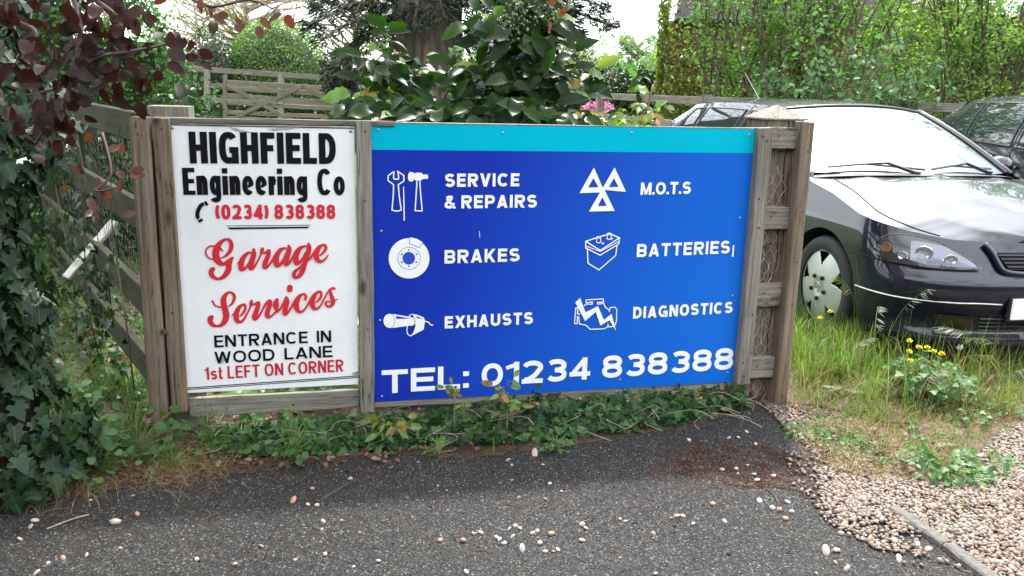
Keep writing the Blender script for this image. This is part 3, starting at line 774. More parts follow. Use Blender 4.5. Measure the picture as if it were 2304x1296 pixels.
def glyph(ch, w, h, t, e=2.3, th=None):
    """outlines of one letter in a box w x h with stroke t: list of polygons"""
    th = th or t
    L, R, B, T, Mi, C = t / 2, w - t / 2, th / 2, h - th / 2, h / 2, w / 2
    S = []
    def bar(x0, x1, y, tt=None): S.append(([(x0, y), (x1, y)], tt or th, False, False))
    def stem(x, y0=0, y1=h): S.append(([(x, y0), (x, y1)], t, False, False))
    def cur(p, closed=False, clip=False, tt=None): S.append((p, tt or (t + th) / 2, closed, clip))
    xh = h * 0.71
    if ch == 'A':
        cur([(L * 0.95, -h * .1), (C - t * .02, h * 1.02)], clip=True); cur([(R + L * .05, -h * .1), (C + t * .02, h * 1.02)], clip=True); bar(w * .25, w * .75, h * .27)
        S[0] = ([(t * .55 - (C - t * .55) * .1, -h * .1), (C, h)], t * 1.02, False, True); S[1] = ([(w - t * .55 + (C - t * .55) * .1, -h * .1), (C, h)], t * 1.02, False, True)
    elif ch in 'BPR':
        y0 = h * .49 if ch != 'P' else h * .44
        stem(L)
        r1 = (T - y0) / 2; rx = min(r1 * 1.1, w * .4); xe = R if ch != 'B' else R - t * .08
        cur([(t, T)] + sarc(xe - rx, (T + y0) / 2, rx, r1, 90, -90, 10, 2.4) + [(t, y0)])
        if ch == 'B':
            r2 = (y0 - B) / 2; rx = min(r2 * 1.1, w * .42)
            cur([(t, y0 + .0001)] + sarc(R - rx, (B + y0) / 2, rx, r2, 90, -90, 10, 2.4) + [(t, B)])
        if ch == 'R': S.append(([(w * .45, y0), (w - t * .5, -h * .06)], t * 1.05, False, True))
    elif ch == 'C': cur(sarc(C, Mi, C - L, Mi - B, 42, 318, 22, e))
    elif ch == 'G':
        cur(sarc(C, Mi, C - L, Mi - B, 42, 300, 22, e)); bar(C * 1.05, w, h * .43); S.append(([(R, h * .43 - th/2 - .0001), (R, 0)], t, False, False))
    elif ch == 'D': stem(L); rx = min(w * .48, R - t * 1.02); cur([(t * .99, T)] + sarc(R - rx, Mi, rx, Mi - B, 90, -90, 14, 2.3) + [(t * .99, B)])
    elif ch == 'E': stem(L); bar(t, w, T); bar(t, w * .93, Mi + h * .01); bar(t, w, B)
    elif ch == 'F': stem(L); bar(t, w, T); bar(t, w * .9, Mi)
    elif ch == 'H': stem(L); stem(R); bar(t, w - t, Mi)
    elif ch == 'I': stem(w / 2)
    elif ch == 'K': stem(L); cur([(t * .8, h * .32), (w - t * .45, h * 1.08)], clip=True); cur([(w * .38, h * .56), (w - t * .4, -h * .08)], clip=True)
    elif ch == 'L': stem(L); bar(t, w, B)
    elif ch == 'M': stem(L); stem(R); S.append(([(t * .55, h * 1.05), (C, h * .05)], t * .85, False, True)); S.append(([(w - t * .55, h * 1.05), (C, h * .05)], t * .85, False, True))
    elif ch == 'N': stem(L); stem(R); S.append(([(t * .4, h * 1.06), (w - t * .4, -h * .06)], t * 1.05, False, True))
    elif ch in 'O0': cur(sarc(C, Mi, C - L, Mi - B, 0, 360, 32, e)[:-1], closed=True)
    elif ch == 'S':
        y0 = h * .51; ru = (T - y0) / 2; rl = (y0 - B) / 2
        cur(sarc(C, y0 + ru, C - L * 1.1, ru, 25, 262, 14, e * .97) + sarc(C, B + rl, C - L, rl, 82, -155, 14, e * .97))
    elif ch == 'T': stem(C, 0, h - th); bar(0, w, T)
    elif ch == 'U': cur([(L, h)] + sarc(C, w * .42, C - L, w * .42 - B, 180, 360, 12) + [(R, h)])
    elif ch == 'V': S.append(([(t * .45 , h * 1.04), (C, -h * .0)], t * 1.03, False, True)); S.append(([(w - t * .45, h * 1.04), (C, -h * .0)], t * 1.03, False, True))
    elif ch == 'W':
        for a, b in (((t * .5, 1.05), (.27, 0)), ((.5, 1.0), (.27, 0)), ((.5, 1.0), (.73, 0)), ((1 - t * .5 / w, 1.05), (.73, 0))):
            ax = a[0] if a[0] == t * .5 else a[0] * w
            S.append(([(ax, h * a[1]), (w * b[0] + (ax - w*b[0]) * -.05, -h * .05)], t * .95, False, True))
    elif ch == 'X': S.append(([(t * .4, h * 1.05), (w - t * .4, -h * .05)], t, False, True)); S.append(([(w - t * .4, h * 1.05), (t * .4, -h * .05)], t, False, True))
    elif ch == '1': stem(R); S.append(([(R - t * .4, h * .86), (0, h * .74)], th * .85, False, False))
    elif ch == '2': cur(sarc(C, h * .70, C - L, h * .30 - B, 165, -20, 12, 2.1) + [(w * .62, h * .36), (w * .3, h * .17), (L * 1.1, th * .8)]); bar(0.0, w, B)
    elif ch == '3':
        y0 = h * .52; ru = (T - y0) / 2; rl = (y0 - B) / 2
        cur(sarc(C, y0 + ru, C - L * 1.15, ru, 150, -80, 12, 2.2) + [(w * .42, y0)]); cur([(w * .42, y0 + .0002)] + sarc(C, B + rl, C - L, rl, 80, -155, 12, 2.2))
    elif ch == '4': S.append(([(w * .72, 0), (w * .72, h)], t, False, False)); bar(0, w, h * .27); S.append(([(t * .3, h * .2), (w * .74, h * .97)], th * .95, False, True))
    elif ch == '8':
        y0 = h * .52; ru = (T - y0) / 2; rl = (y0 - B) / 2
        cur(sarc(C, y0 + ru, (C - L) * .93, ru, 0, 360, 24, 2.2)[:-1], closed=True); cur(sarc(C, B + rl, C - L, rl, 0, 360, 24, 2.2)[:-1], closed=True)
    elif ch == '(': cur(sarc(w * 1.6, Mi, w * 1.6 - L, h * .66, 138, 222, 10))
    elif ch == ')': cur(sarc(-w * .6, Mi, w * 1.6 - L, h * .66, 42, -42, 10))
    elif ch == '.': S.append(([(w / 2, 0), (w / 2, t * .95)], t * .95, False, False))
    elif ch == ':': S.append(([(w / 2, 0), (w / 2, th)], t * 1.1, False, False)); S.append(([(w / 2, h * .52), (w / 2, h * .52 + th)], t * 1.1, False, False))
    elif ch == '&': cur([(w - t * .3, h * -.02), (w * .52, h * .42), (w * .26, h * .70), (w * .27, h * .84), (w * .42, T), (w * .60, h * .86), (w * .58, h * .72), (w * .30, h * .50), (L, h * .34), (L * 1.05, h * .18), (w * .28, B), (w * .52, h * .10), (w * .74, h * .28), (w * .82, h * .42)], clip=True, tt=t * .92)
    elif ch == 'i': S.append(([(w / 2, 0), (w / 2, xh)], t, False, False)); S.append(([(w / 2, h * .80), (w / 2, h)], t, False, False))
    elif ch == 'n': stem(L, 0, xh); cur([(t * .8, xh * .62)] + sarc(C + L * .3, xh * .62, R - C - L * .3, xh * .38 - B, 165, 0, 10) + [(R, 0)])
    elif ch == 'r': stem(L, 0, xh); cur([(t * .8, xh * .55)] + sarc(w * .95, xh * .60, w * .95 - t * .9, xh * .40 - B, 170, 90, 6))
    elif ch == 'o': cur(sarc(C, xh / 2, C - L, xh / 2 - B, 0, 360, 26, 2.1)[:-1], closed=True)
    elif ch == 'e': cur([(R + L * .2, xh * .46)] + sarc(C, xh / 2, C - L, xh / 2 - B, 0, 318, 20, 2.1)); bar(t, w - t * .9, xh * .46, th * .75)
    elif ch == 'g': cur(sarc(C, xh / 2, C - L, xh / 2 - B, 0, 360, 24, 2.1)[:-1], closed=True); cur([(R, xh), (R, -h * .05)] + sarc(C, -h * .08, C - L, h * .16 - B * .6, 0, -160, 10))
    elif ch == 's':
        y0 = xh * .51; ru = (xh - B - y0) / 2; rl = (y0 - B) / 2
        cur(sarc(C, y0 + ru, C - L, ru, 25, 265, 10) + sarc(C, B + rl, C - L, rl, 85, -155, 10))
    elif ch == 't': cur([(w * .4, h * .95), (w * .4, h * .2), (w * .48, B), (w, B)]); bar(0, w, xh - B, th * .8)
    out = []
    for k, (p, tt, closed, clip) in enumerate(S):
        for q in stroke(p, tt, closed):
            q = [np.array(z, float) for z in q]
            if clip: q = clipy(q, 0, h)
            if q is not None: out.append((q, k))
    return out
def line(parent, text, L, Rr, hpx, t, mat, s0, d=0.0015, th=None, gap=0.12, e=2.3, space=0.40, slant=0.0, dots=0.2):
    sL, zL = fsz(*L); sR, zR = fsz(*Rr); zt = fsz(L[0], L[1] - hpx)[1]; H = zt - zL
    fixed = 0.0; rel = 0.0; items = []
    for i, ch in enumerate(text):
        if ch in 'Ii': items.append((ch, t, None)); fixed += t
        elif ch in '.:': items.append((ch, t * 1.1, None)); fixed += t * 1.1
        elif ch == ' ': items.append((ch, None, space)); rel += space
        else:
            r_ = RELW.get(ch, .56); items.append((ch, None, r_)); rel += r_
        if i < len(text) - 1 and ch != ' ' and text[i + 1] != ' ': rel += gap
    k = (sR - sL - fixed) / rel
    x = sL; polys = []
    for i, (ch, wf, r_) in enumerate(items):
        w = wf if wf is not None else r_ * k
        if ch != ' ':
            zb = zL + (zR - zL) * (x - sL) / (sR - sL)
            for q, kk in glyph(ch, w, H, t, e, th):
                polys.append([(x + p[0] + slant * p[1], zb + p[1], 0.00012 * kk) for p in q])
        x += w
        if i < len(text) - 1 and ch != ' ' and text[i + 1] != ' ': x += gap * k
    return flat(parent, 'lettering', polys, mat, s0, d)
def smooth_path(P, sub=5):
    P = [np.array(p, float) for p in P]; out = []
    for i in range(len(P) - 1):
        p0, p1, p2, p3 = P[max(i - 1, 0)], P[i], P[i + 1], P[min(i + 2, len(P) - 1)]
        for k in range(sub):
            u = k / sub
            out.append(0.5 * ((2 * p1) + (-p0 + p2) * u + (2 * p0 - 5 * p1 + 4 * p2 - p3) * u * u + (-p0 + 3 * p1 - 3 * p2 + p3) * u ** 3))
    out.append(P[-1]); return out
def traced(parent, name, strokes, origin, zoom, mat, s0, d=0.0015, smooth=True, capround=True):
    """hand lettering and pictograms: pen paths (x, y, width) read off the print and laid on the board"""
    polys = []
    k0 = fsz(origin[0] + 1, origin[1])[0] - fsz(origin[0], origin[1])[0]
    for si, P in enumerate(strokes):
        Q = smooth_path(P, 5) if smooth else [np.array(p, float) for p in P]
        c = []; wd = []
        for q in Q:
            s_, z_ = fsz(origin[0] + q[0] / zoom, origin[1] + q[1] / zoom); c.append((s_, z_)); wd.append(max(q[2], 4) / zoom * k0)
        Lp, Rp = offs(c, wd); n = len(c)
        y = lambda i: 0.00010 * si + 0.0004 * i / n
        for i in range(n - 1):
            polys.append([(*Lp[i], y(i)), (*Rp[i], y(i)), (*Rp[i+1], y(i+1)), (*Lp[i+1], y(i+1))])
        if capround:
            for (i, sg) in ((0, -1), (n - 1, 1)):
                cc = np.array(c[i]); r_ = wd[i] / 2; v = (np.array(Lp[i]) - cc); a0 = math.atan2(v[1], v[0])
                polys.append([(cc[0] + r_ * math.cos(a0 - sg * PI * k / 8), cc[1] + r_ * math.sin(a0 - sg * PI * k / 8), y(i)) for k in range(9)])
    return flat(parent, name, polys, mat, s0, d)
def tpoly(parent, name, polys, origin, zoom, mat, s0, d=0.0015):
    return flat(parent, name, [[fsz(origin[0] + x / zoom, origin[1] + y / zoom) for (x, y) in P] for P in polys], mat, s0, d)

W0 = -1.0
line(ws, 'HIGHFIELD', (427.7, 367.4), (756.5, 368.6), 71.5, 0.0255, M['black_vinyl'], W0, th=0.0235, gap=0.085, e=2.6)
line(ws, 'Engineering Co', (413.0, 438.3), (776.8, 438.8), 61.0, 0.0205, M['black_vinyl'], W0, th=0.0165, gap=0.07, e=2.4, space=0.50)
line(ws, '(0234) 838388', (485.4, 493.6), (754.8, 492.6), 33.6, 0.0128, M['red_vinyl'], W0, gap=0.10, space=0.36)
traced(ws, 'telephone_symbol', [[(712, 900, 44), (690, 912, 44)], [(682, 908, 34), (655, 925, 38), (630, 975, 38), (628, 1020, 36), (640, 1035, 36)], [(646, 1042, 44), (660, 1062, 44)]], (280, 220), 3.812, M['black_vinyl'], W0, smooth=True, capround=False)
tpoly(ws, 'underline', [[(868, 1096), (1596, 1089), (1592, 1094), (874, 1101)], [(886, 1112), (1588, 1104), (1572, 1118), (902, 1128)]], (280, 220), 3.812, M['black_vinyl'], W0)
tpoly(ws, 'border_line', [[(376, 226), (1972, 256), (1972, 263), (376, 231)], [(376, 236), (1972, 268), (1972, 266), (376, 233.5)]], (280, 220), 3.812, M['black_vinyl'], W0, d=0.0006)
tpoly(ws, 'border_line', [[(410, 1037), (1562, 955), (1562, 961), (410, 1043)], [(410, 1048), (1562, 966), (1562, 971), (410, 1053)]], (280, 520), 2.945, M['black_vinyl'], W0, d=0.0006)
gar1 = [
 [(530,655,24),(640,598,62),(725,490,92),(748,380,96),(715,290,84),(640,262,58),(560,298,78),(480,380,120),(430,490,150),(425,600,155),(455,690,150),(520,760,118),(600,770,82),(680,705,66),(775,645,56)],
 [(752,660,70),(722,720,105),(692,790,125),(690,880,128),(640,980,118),(560,1055,88),(470,1086,66),(380,1050,92),(328,980,110),(335,905,110),(368,880,96)],
 [(400,402,36),(310,405,40),(240,450,40),(212,530,38),(240,610,38),(300,660,38),(372,680,30)],
 [(520,460,60),(570,505,30)],
 [(868,775,10),(905,740,46),(930,800,90),(965,880,118)],
 [(1165,545,40),(1110,537,55),(1030,600,92),(968,700,118),(948,810,125),(965,880,112),(1040,860,60),(1110,760,48),(1160,650,48)],
 [(1212,470,60),(1215,560,110),(1190,680,110),(1155,800,112),(1150,868,96),(1215,845,60),(1290,720,42),(1355,590,44),(1385,500,86),(1394,455,70)],
 [(1375,540,44),(1450,545,50),(1525,500,80),(1512,600,100),(1470,700,108),(1440,800,115),(1450,845,96),(1515,815,58),(1590,710,46),(1640,620,50),(1700,545,70),(1772,478,92)]]
gar2 = [
 [(400,445,36),(350,450,60),(285,485,84),(215,590,115),(197,700,125),(215,795,110),(285,780,70),(350,680,48),(398,570,48)],
 [(458,395,56),(472,460,100),(445,570,108),(410,690,115),(402,775,105),(465,755,60),(540,640,46),(600,530,62),(680,455,90)],
 [(830,395,36),(765,412,58),(690,455,92),(622,570,118),(608,670,122),(625,755,104),(690,735,68),(760,640,46),(808,540,46)],
 [(868,350,52),(885,420,98),(862,540,108),(820,670,110),(790,780,104),(755,900,108),(700,1000,92),(620,1055,72),(565,1015,86),(592,930,76),(680,855,52),(800,745,54),(900,660,50),(970,560,46),(1040,465,62)],
 [(1112,592,36),(1190,525,58),(1235,440,64),(1215,378,56),(1150,385,60),(1080,445,100),(1035,550,122),(1040,650,115),(1090,712,88),(1160,712,58),(1230,655,44),(1285,580,26)]]
ser1 = [
 [(355,530,46),(400,610,38),(470,648,38),(545,660,36)],
 [(688,640,26),(760,582,56),(808,470,68),(790,385,62),(715,347,52),(640,385,76),(585,485,118),(590,600,130),(620,720,136),(640,830,140),(610,945,126),(540,1025,88),(440,1050,58),(352,1018,96),(306,940,112),(315,880,110),(340,862,92)],
 [(752,838,14),(800,800,50),(850,850,110)],
 [(922,850,34),(990,780,56),(1035,690,60),(1028,612,58),(990,600,52),(915,655,88),(862,750,110),(845,850,118),(868,938,108),(940,962,68),(1010,905,52),(1080,780,42),(1138,660,44),(1160,570,82),(1168,522,60)],
 [(1150,612,40),(1225,598,48),(1308,560,74),(1300,640,98),(1262,750,108),(1228,850,115),(1240,900,88),(1312,850,56),(1395,710,44),(1470,580,60),(1548,518,66),(1548,600,100),(1508,720,108),(1490,815,112),(1520,862,72),(1600,828,46),(1655,770,44)]]
ser2 = [
 [(165,765,40),(225,745,52),(290,680,46),(350,570,46),(400,470,60),(412,450,56)],
 [(218,498,72),(196,560,120),(192,640,120),(205,720,60)],
 [(410,450,56),(430,520,96),(400,640,110),(380,750,110),(390,795,80),(460,740,50),(540,610,46),(600,510,62),(680,430,78)],
 [(800,490,58),(820,430,58),(790,385,50),(740,388,50),(680,432,88),(625,540,120),(620,640,118),(660,735,86),(730,748,56),(800,685,42),(870,575,42),(940,460,60)],
 [(1026,560,32),(1098,490,54),(1138,405,54),(1125,338,56),(1080,332,52),(1010,392,88),(952,500,114),(952,600,114),(990,678,82),(1060,680,54),(1130,605,42),(1200,475,40),(1280,335,42),(1345,262,46),(1405,265,68)],
 [(1322,300,56),(1350,420,80),(1380,520,96),(1366,595,84),(1300,642,52),(1236,605,46),(1240,550,46),(1290,530,32),(1320,545,26)],
 [(1410,520,28),(1450,498,26),(1482,476,16)],
 [(490,222,80),(480,300,84)], [(486,240,120),(482,288,120)]]
ZM = 9.2556
traced(ws, 'lettering', gar1, (440, 510), ZM, M['red_vinyl'], W0); traced(ws, 'lettering', gar2, (600, 510), ZM, M['red_vinyl'], W0, d=0.0030)
traced(ws, 'lettering', ser1, (440, 620), ZM, M['red_vinyl'], W0); traced(ws, 'lettering', ser2, (600, 620), ZM, M['red_vinyl'], W0, d=0.0030)
line(ws, 'ENTRANCE IN', (483.0, 781.6), (745.4, 768.9), 27.0, 0.0096, M['black_vinyl'], W0, th=0.0085, gap=0.11, space=0.62)
line(ws, 'WOOD LANE', (483.0, 817.9), (748.3, 802.8), 26.6, 0.0096, M['black_vinyl'], W0, th=0.0085, gap=0.11, space=0.60)
line(ws, '1st LEFT ON CORNER', (462.3, 854.6), (773.2, 835.2), 28.2, 0.0085, M['red_vinyl2'], W0, th=0.0078, gap=0.13, space=0.42)
for (px, py) in [(388, 288), (789, 295), (803, 838)]:
    s_, z_ = fsz(px, py); screw(ws, s_, z_, 0.0008, s0=W0, r=0.006)

# ---- blue sign
bs = fence_root('blue_sign', 0.245, 'wide blue garage sign with turquoise top band and white symbols', 'sign')
BS0, BS1, BZ0, BZ1 = -0.589, 1.0795, 0.122, 1.291
g = Geo(); g.box((0, 0.001, 0), (BS1 - BS0, 0.0055, BZ1 - BZ0 - 0.104))
bb = g.obj('sign_panel', M['blue_face'], bs, loc=(BS0 - 0.245, 0, BZ0)); 
g = Geo(); g.box((0, 0.001, 0), (BS1 - BS0, 0.0055, 0.1038))
g.obj('top_band', M['teal'], bs, loc=(BS0 - 0.245, 0, BZ1 - 0.1038))
g = Geo(); g.box((BS0 - 0.245, 0.0002, BZ1 + 0.0003), (BS1 - 0.245, 0.012, BZ1 + 0.004)); g.obj('top_edge', M['pale_wood'], bs)
B0 = 0.245
def bl(text, L, Rr, h_, t=0.0122, gap=0.145, **kw): line(bs, text, L, Rr, h_, t, M['white_vinyl'], B0, gap=gap, **kw)
bl('SERVICE', (1000.8, 420.6), (1168.0, 419.0), 30.0)
bl('& REPAIRS', (1000.0, 469.2), (1207.4, 466.8), 29.6, space=0.36)
bl('BRAKES', (1000.0, 592.8), (1168.8, 587.6), 30.2)
bl('EXHAUSTS', (1000.4, 739.0), (1198.6, 728.2), 27.4)
bl('M.O.T.S', (1440.6, 438.5), (1553.4, 435.6), 28.0, t=0.0118, gap=0.06)
bl('BATTERIES', (1432.0, 578.3), (1641.0, 569.5), 29.2)
bl('DIAGNOSTICS', (1423.6, 716.8), (1647.0, 703.6), 26.2)
bl('TEL: 01234 838388', (859.2, 885.6), (1648.2, 829.6), 52.5, t=0.0235, th=0.0210, gap=0.075, space=0.32, e=2.1)
wv = M['white_vinyl']; O3, Z3 = (830, 260), 3.6
def outl(name, pts, w, origin, zoom, closed=False, mat=wv, d=0.0015):
    P = [(x, y, w) for (x, y) in pts]
    if closed: P = P + [P[0]]
    return traced(bs, name, [P], origin, zoom, mat, B0, d=d, smooth=False, capround=False)
outl('spanner_symbol', [(204,452),(199,500),(205,515),(237,515),(241,500),(234,452),(283,485),(283,530),(238,560),(245,650),(262,766),(225,774),(187,766),(197,650),(200,560),(155,525),(155,488),(204,452)], 10, O3, Z3)
tpoly(bs, 'hammer_symbol', [[(318,475),(330,456),(355,458),(362,468),(362,515),(355,534),(325,532),(316,510)], [(362,468),(390,462),(425,463),(440,478),(440,512),(420,525),(375,525),(362,515)], [(440,478),(475,476),(481,495),(475,513),(440,512)]], O3, Z3, wv, B0)
outl('hammer_symbol', [(390,525),(385,600),(374,770),(431,772),(416,600),(412,525)], 10, O3, Z3)
def ell(cx, cy, rx, ry, n=40, a0=0, a1=360): return [(cx + rx * math.cos(math.radians(a0 + (a1 - a0) * k / n)), cy + ry * math.sin(math.radians(a0 + (a1 - a0) * k / n))) for k in range(n + (0 if a1 - a0 == 360 else 1))]
tpoly(bs, 'brake_disc_symbol', [ell(325, 1156, 165, 163, 56)], O3, Z3, wv, B0, d=0.0012)
tpoly(bs, 'brake_disc_symbol', [[(335, 985), (390, 998), (438, 1027), (404, 1068), (370, 1050), (333, 1043)]], O3, Z3, wv, B0, d=0.0013)
bl_ = M['blue_line']
tpoly(bs, 'brake_disc_symbol', [ell(323, 1155, 51, 51, 32)] + [ell(x, y, 7.5, 7.5, 10) for (x, y) in [(323,1089),(384,1122),(384,1186),(325,1219),(266,1186),(266,1122)]], O3, Z3, bl_, B0, d=0.0018)
outl('brake_disc_symbol', ell(325, 1156, 91, 90, 44), 4, O3, Z3, True, bl_, 0.0017)
outl('brake_disc_symbol', [(331,985),(329,1042),(368,1051),(404,1070),(440,1030)], 5, O3, Z3, False, bl_, 0.0017)
O4 = (1250, 260)
def tring(a, b, c, d_, e_, f_): return [[a, b, e_, d_], [b, c, f_, e_], [c, a, d_, f_]]
tpoly(bs, 'test_station_symbol', tring((310,421),(193,628),(397,621),(305,507),(262,583),(347,580)), O4, Z3, wv, B0)
tpoly(bs, 'test_station_symbol', tring((477,420),(372,600),(570,618),(472,506),(429,580),(509,578)), O4, Z3, wv, B0, d=0.0018)
tpoly(bs, 'test_station_symbol', tring((384,578),(269,777),(478,772),(378,660),(340,734),(413,731)), O4, Z3, wv, B0, d=0.0021)
outl('battery_symbol', [(243,1018),(345,985),(440,957),(516,990),(362,1092),(243,1018)], 10, O4, Z3)
outl('battery_symbol', [(243,1018),(243,1072),(360,1131),(512,1038),(516,990)], 9, O4, Z3, d=0.0018)
outl('battery_symbol', [(250,1058),(362,1100),(510,1020)], 7, O4, Z3, d=0.0017)
outl('battery_symbol', [(256,1078),(262,1196),(350,1250),(486,1132),(497,1045)], 9, O4, Z3, d=0.0020)
for (cx, cy) in ((348, 985), (433, 957)):
    outl('battery_symbol', ell(cx, cy, 16, 7, 14), 6, O4, Z3, True, d=0.0022)
    outl('battery_symbol', [(cx-14,cy),(cx-18,cy+42),(cx+6,cy+46),(cx+18,cy+38),(cx+14,cy)], 7, O4, Z3, d=0.0022)
tpoly(bs, 'battery_symbol', [[(372,1030),(392,1028),(392,1040),(372,1042)], [(445,1000),(462,990),(466,996),(449,1006)]], O4, Z3, wv, B0)
O5, Z5 = (830, 600), 4.049
tpoly(bs, 'exhaust_symbol', [ell(187, 493, 54, 64, 32)], O5, Z5, wv, B0, d=0.0014)
tpoly(bs, 'exhaust_symbol', [[(208,430),(300,443),(400,462),(416,480),(420,510),(405,533),(208,558)]], O5, Z5, wv, B0, d=0.0016)
tpoly(bs, 'exhaust_symbol', [[(246,447),(378,471),(250,476)]], O5, Z5, bl_, B0, d=0.0019)
outl('exhaust_symbol', [(213,432),(232,455),(238,490),(230,530),(210,556)], 3, O5, Z5, False, bl_, 0.0019)
tpoly(bs, 'exhaust_symbol', [[(398,430),(440,437),(500,462),(510,490),(500,570),(460,592)], [(398,430),(460,592),(385,631),(408,590),(424,540),(424,480)]], O5, Z5, wv, B0, d=0.0021)
tpoly(bs, 'exhaust_symbol', [[(430,448),(494,474),(440,470)]], O5, Z5, bl_, B0, d=0.0024)
outl('exhaust_symbol', [(398,432),(372,440),(366,462)], 8, O5, Z5, d=0.0022)
outl('exhaust_symbol', [(350,540),(345,575),(352,612),(374,629),(392,620)], 8, O5, Z5, d=0.0022)
outl('exhaust_symbol', [(508,497),(540,503),(562,528),(584,532)], 11, O5, Z5)
O6 = (1250, 600)
outl('engine_symbol', [(258,355),(280,342),(334,340),(334,320),(278,330),(276,302),(433,293),(436,322),(380,325),(380,340),(438,335),(455,372),(485,390),(490,405),(497,372),(540,368),(558,392),(552,500),(535,543),(480,548),(477,520),(470,550),(440,565),(315,570),(275,532),(215,520),(210,455),(197,455),(195,520),(172,518),(182,376),(202,370),(198,430),(225,430)], 9, O6, Z5)
tpoly(bs, 'engine_symbol', [[(222,283),(178,325),(268,495),(272,415)], [(272,415),(268,495),(365,410),(385,357)], [(385,357),(365,410),(407,535),(438,483)], [(438,483),(407,535),(490,487),(508,430)], [(508,430),(490,487),(550,585)]], O6, Z5, wv, B0, d=0.0024)
for (px, py) in [(851, 292), (1131, 299), (1421, 299), (1686, 303), (858, 520), (855, 721), (859, 892), (1665, 490), (1648, 666), (1637, 838), (1127, 873), (1395, 854)]:
    s_, z_ = fsz(px, py); screw(bs, s_, z_, 0.0008, s0=B0, r=0.0052)
# scratches in the blue print, scuffing on the white board
for P in ([(907, 420), (909, 420), (911, 496), (908, 496)], [(1649, 552), (1652, 551), (1650, 578), (1646, 577)], [(1078, 520), (1079, 520), (1080, 535), (1079, 535)]):
    flat(bs, 'scratch', [[fsz(*q) for q in P]], M['white_vinyl'], B0, 0.0012)
M['scuff'] = simple('scuffed_print', (0.34, 0.33, 0.31), 0.8, vary=0.5, scale=160)
for P in ([(512, 284), (530, 288), (556, 295), (570, 297), (548, 299), (526, 293)], [(600, 290), (640, 287), (676, 286), (650, 292), (615, 294)], [(486, 806), (500, 800), (506, 812), (498, 819), (488, 813)], [(790, 840), (806, 834), (806, 846), (798, 845)]):
    flat(ws, 'scuff', [[fsz(*q) for q in P]], M['scuff'], W0, 0.0007 + 0.0001 * len(P))

# ================================================================== GROUND
def sheet(name, pts, z, mat, kind='structure'):
    g = Geo(); g.add([(p[0], p[1], z) for p in pts], [tuple(range(len(pts)))])
    o = g.obj(name, mat); tag(o, kind=kind); return o
g = Geo(); g.add([(-400, -200, 0), (400, -200, 0), (400, 600, 0), (-400, 600, 0)], [(0, 1, 2, 3)])
tag(g.obj('ground', M['lawn']), kind='structure')
_edge = [gnd(*p)[:2] for p in [(-900, 1300), (0, 1150), (150, 1100), (400, 1020), (620, 985), (1000, 965), (1250, 960), (1500, 935), (1690, 905), (1745, 935), (1800, 990), (1860, 1060), (1900, 1090), (2010, 1160), (2130, 1238), (2215, 1296)]]
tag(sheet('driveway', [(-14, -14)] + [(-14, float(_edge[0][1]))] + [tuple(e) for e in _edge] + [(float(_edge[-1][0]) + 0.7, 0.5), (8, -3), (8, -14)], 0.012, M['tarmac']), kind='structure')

# ================================================================== CARS
def interp(x, xs, ys): return float(np.interp(x, xs, ys))
NE = 2.5
def car_path(u):
    """u 0..0.7 along the right flank from the tail to the front wing, 0.7..1 round the nose to the centre: x, y, outward normal, frontness"""
    if u <= 0.7:
        x = -3.22 + (0.30 + 3.22) * u / 0.7
        hw = 0.855 - 0.075 * max(0.0, (-2.5 - x) / 0.72) ** 2
        return x, -hw, np.array([0.0, -1.0]), 0.0
    th = (u - 0.7) / 0.3 * PI / 2
    c, s = max(math.cos(th), 1e-6), max(math.sin(th), 1e-6)
    x = 0.30 + 0.575 * s ** (2 / NE); y = -0.855 * c ** (2 / NE)
    n = np.array([((x - .30) / .575) ** (NE - 1) / .575, -((-y) / .855) ** (NE - 1) / .855]); n /= np.linalg.norm(n)
    w = min(1.0, max(0.0, n[0])); w = w * w * (3 - 2 * w)
    return x, y, n, w
def car_wall(u, z, off=0.0):
    x, y, n, w = car_path(u)
    i_s = interp(z, [.16, .22, .30, .45, .47, .60, .72, .85, 1.0], [.05, .02, .008, .0, .006, .0, .010, .035, .065])
    i_f = interp(z, [.14, .19, .24, .30, .37, .395, .40, .47, .52, .555, .60, .66, .72, .80], [.035, .012, .055, .045, .020, .014, .006, .0, .008, .05, .075, .105, .15, .24])
    if x < -3.0: i_s += (-3.0 - x) * 0.3
    ins = i_s * (1 - w) + i_f * w
    return np.array([x - n[0] * (ins - off), y - n[1] * (ins - off), z])
def car_ztop(u):
    x, y, n, w = car_path(u)
    if u <= 0.7: return interp(x, [-3.22, -2.6, -.9, -.42, 0, .30], [1.0, .985, .955, .94, .875, .80])
    return interp((u - .7) / .3, [0, .3, .6, 1], [.80, .742, .712, .70])
def car_zbot(u):
    x, y, n, w = car_path(u)
    zb = interp(x, [-3.2, -2.9, .3, .6, .8], [.28, .2, .19, .17, .15]) if u < .7 else .15 + .04 * (1 - w)
    for wx in (0.0, -2.61):
        d = abs(x - wx)
        if d < .37 and u < .72: zb = max(zb, .30 + math.sqrt(max(0, .37 ** 2 - d * d)))
    return zb
CAR_C = None
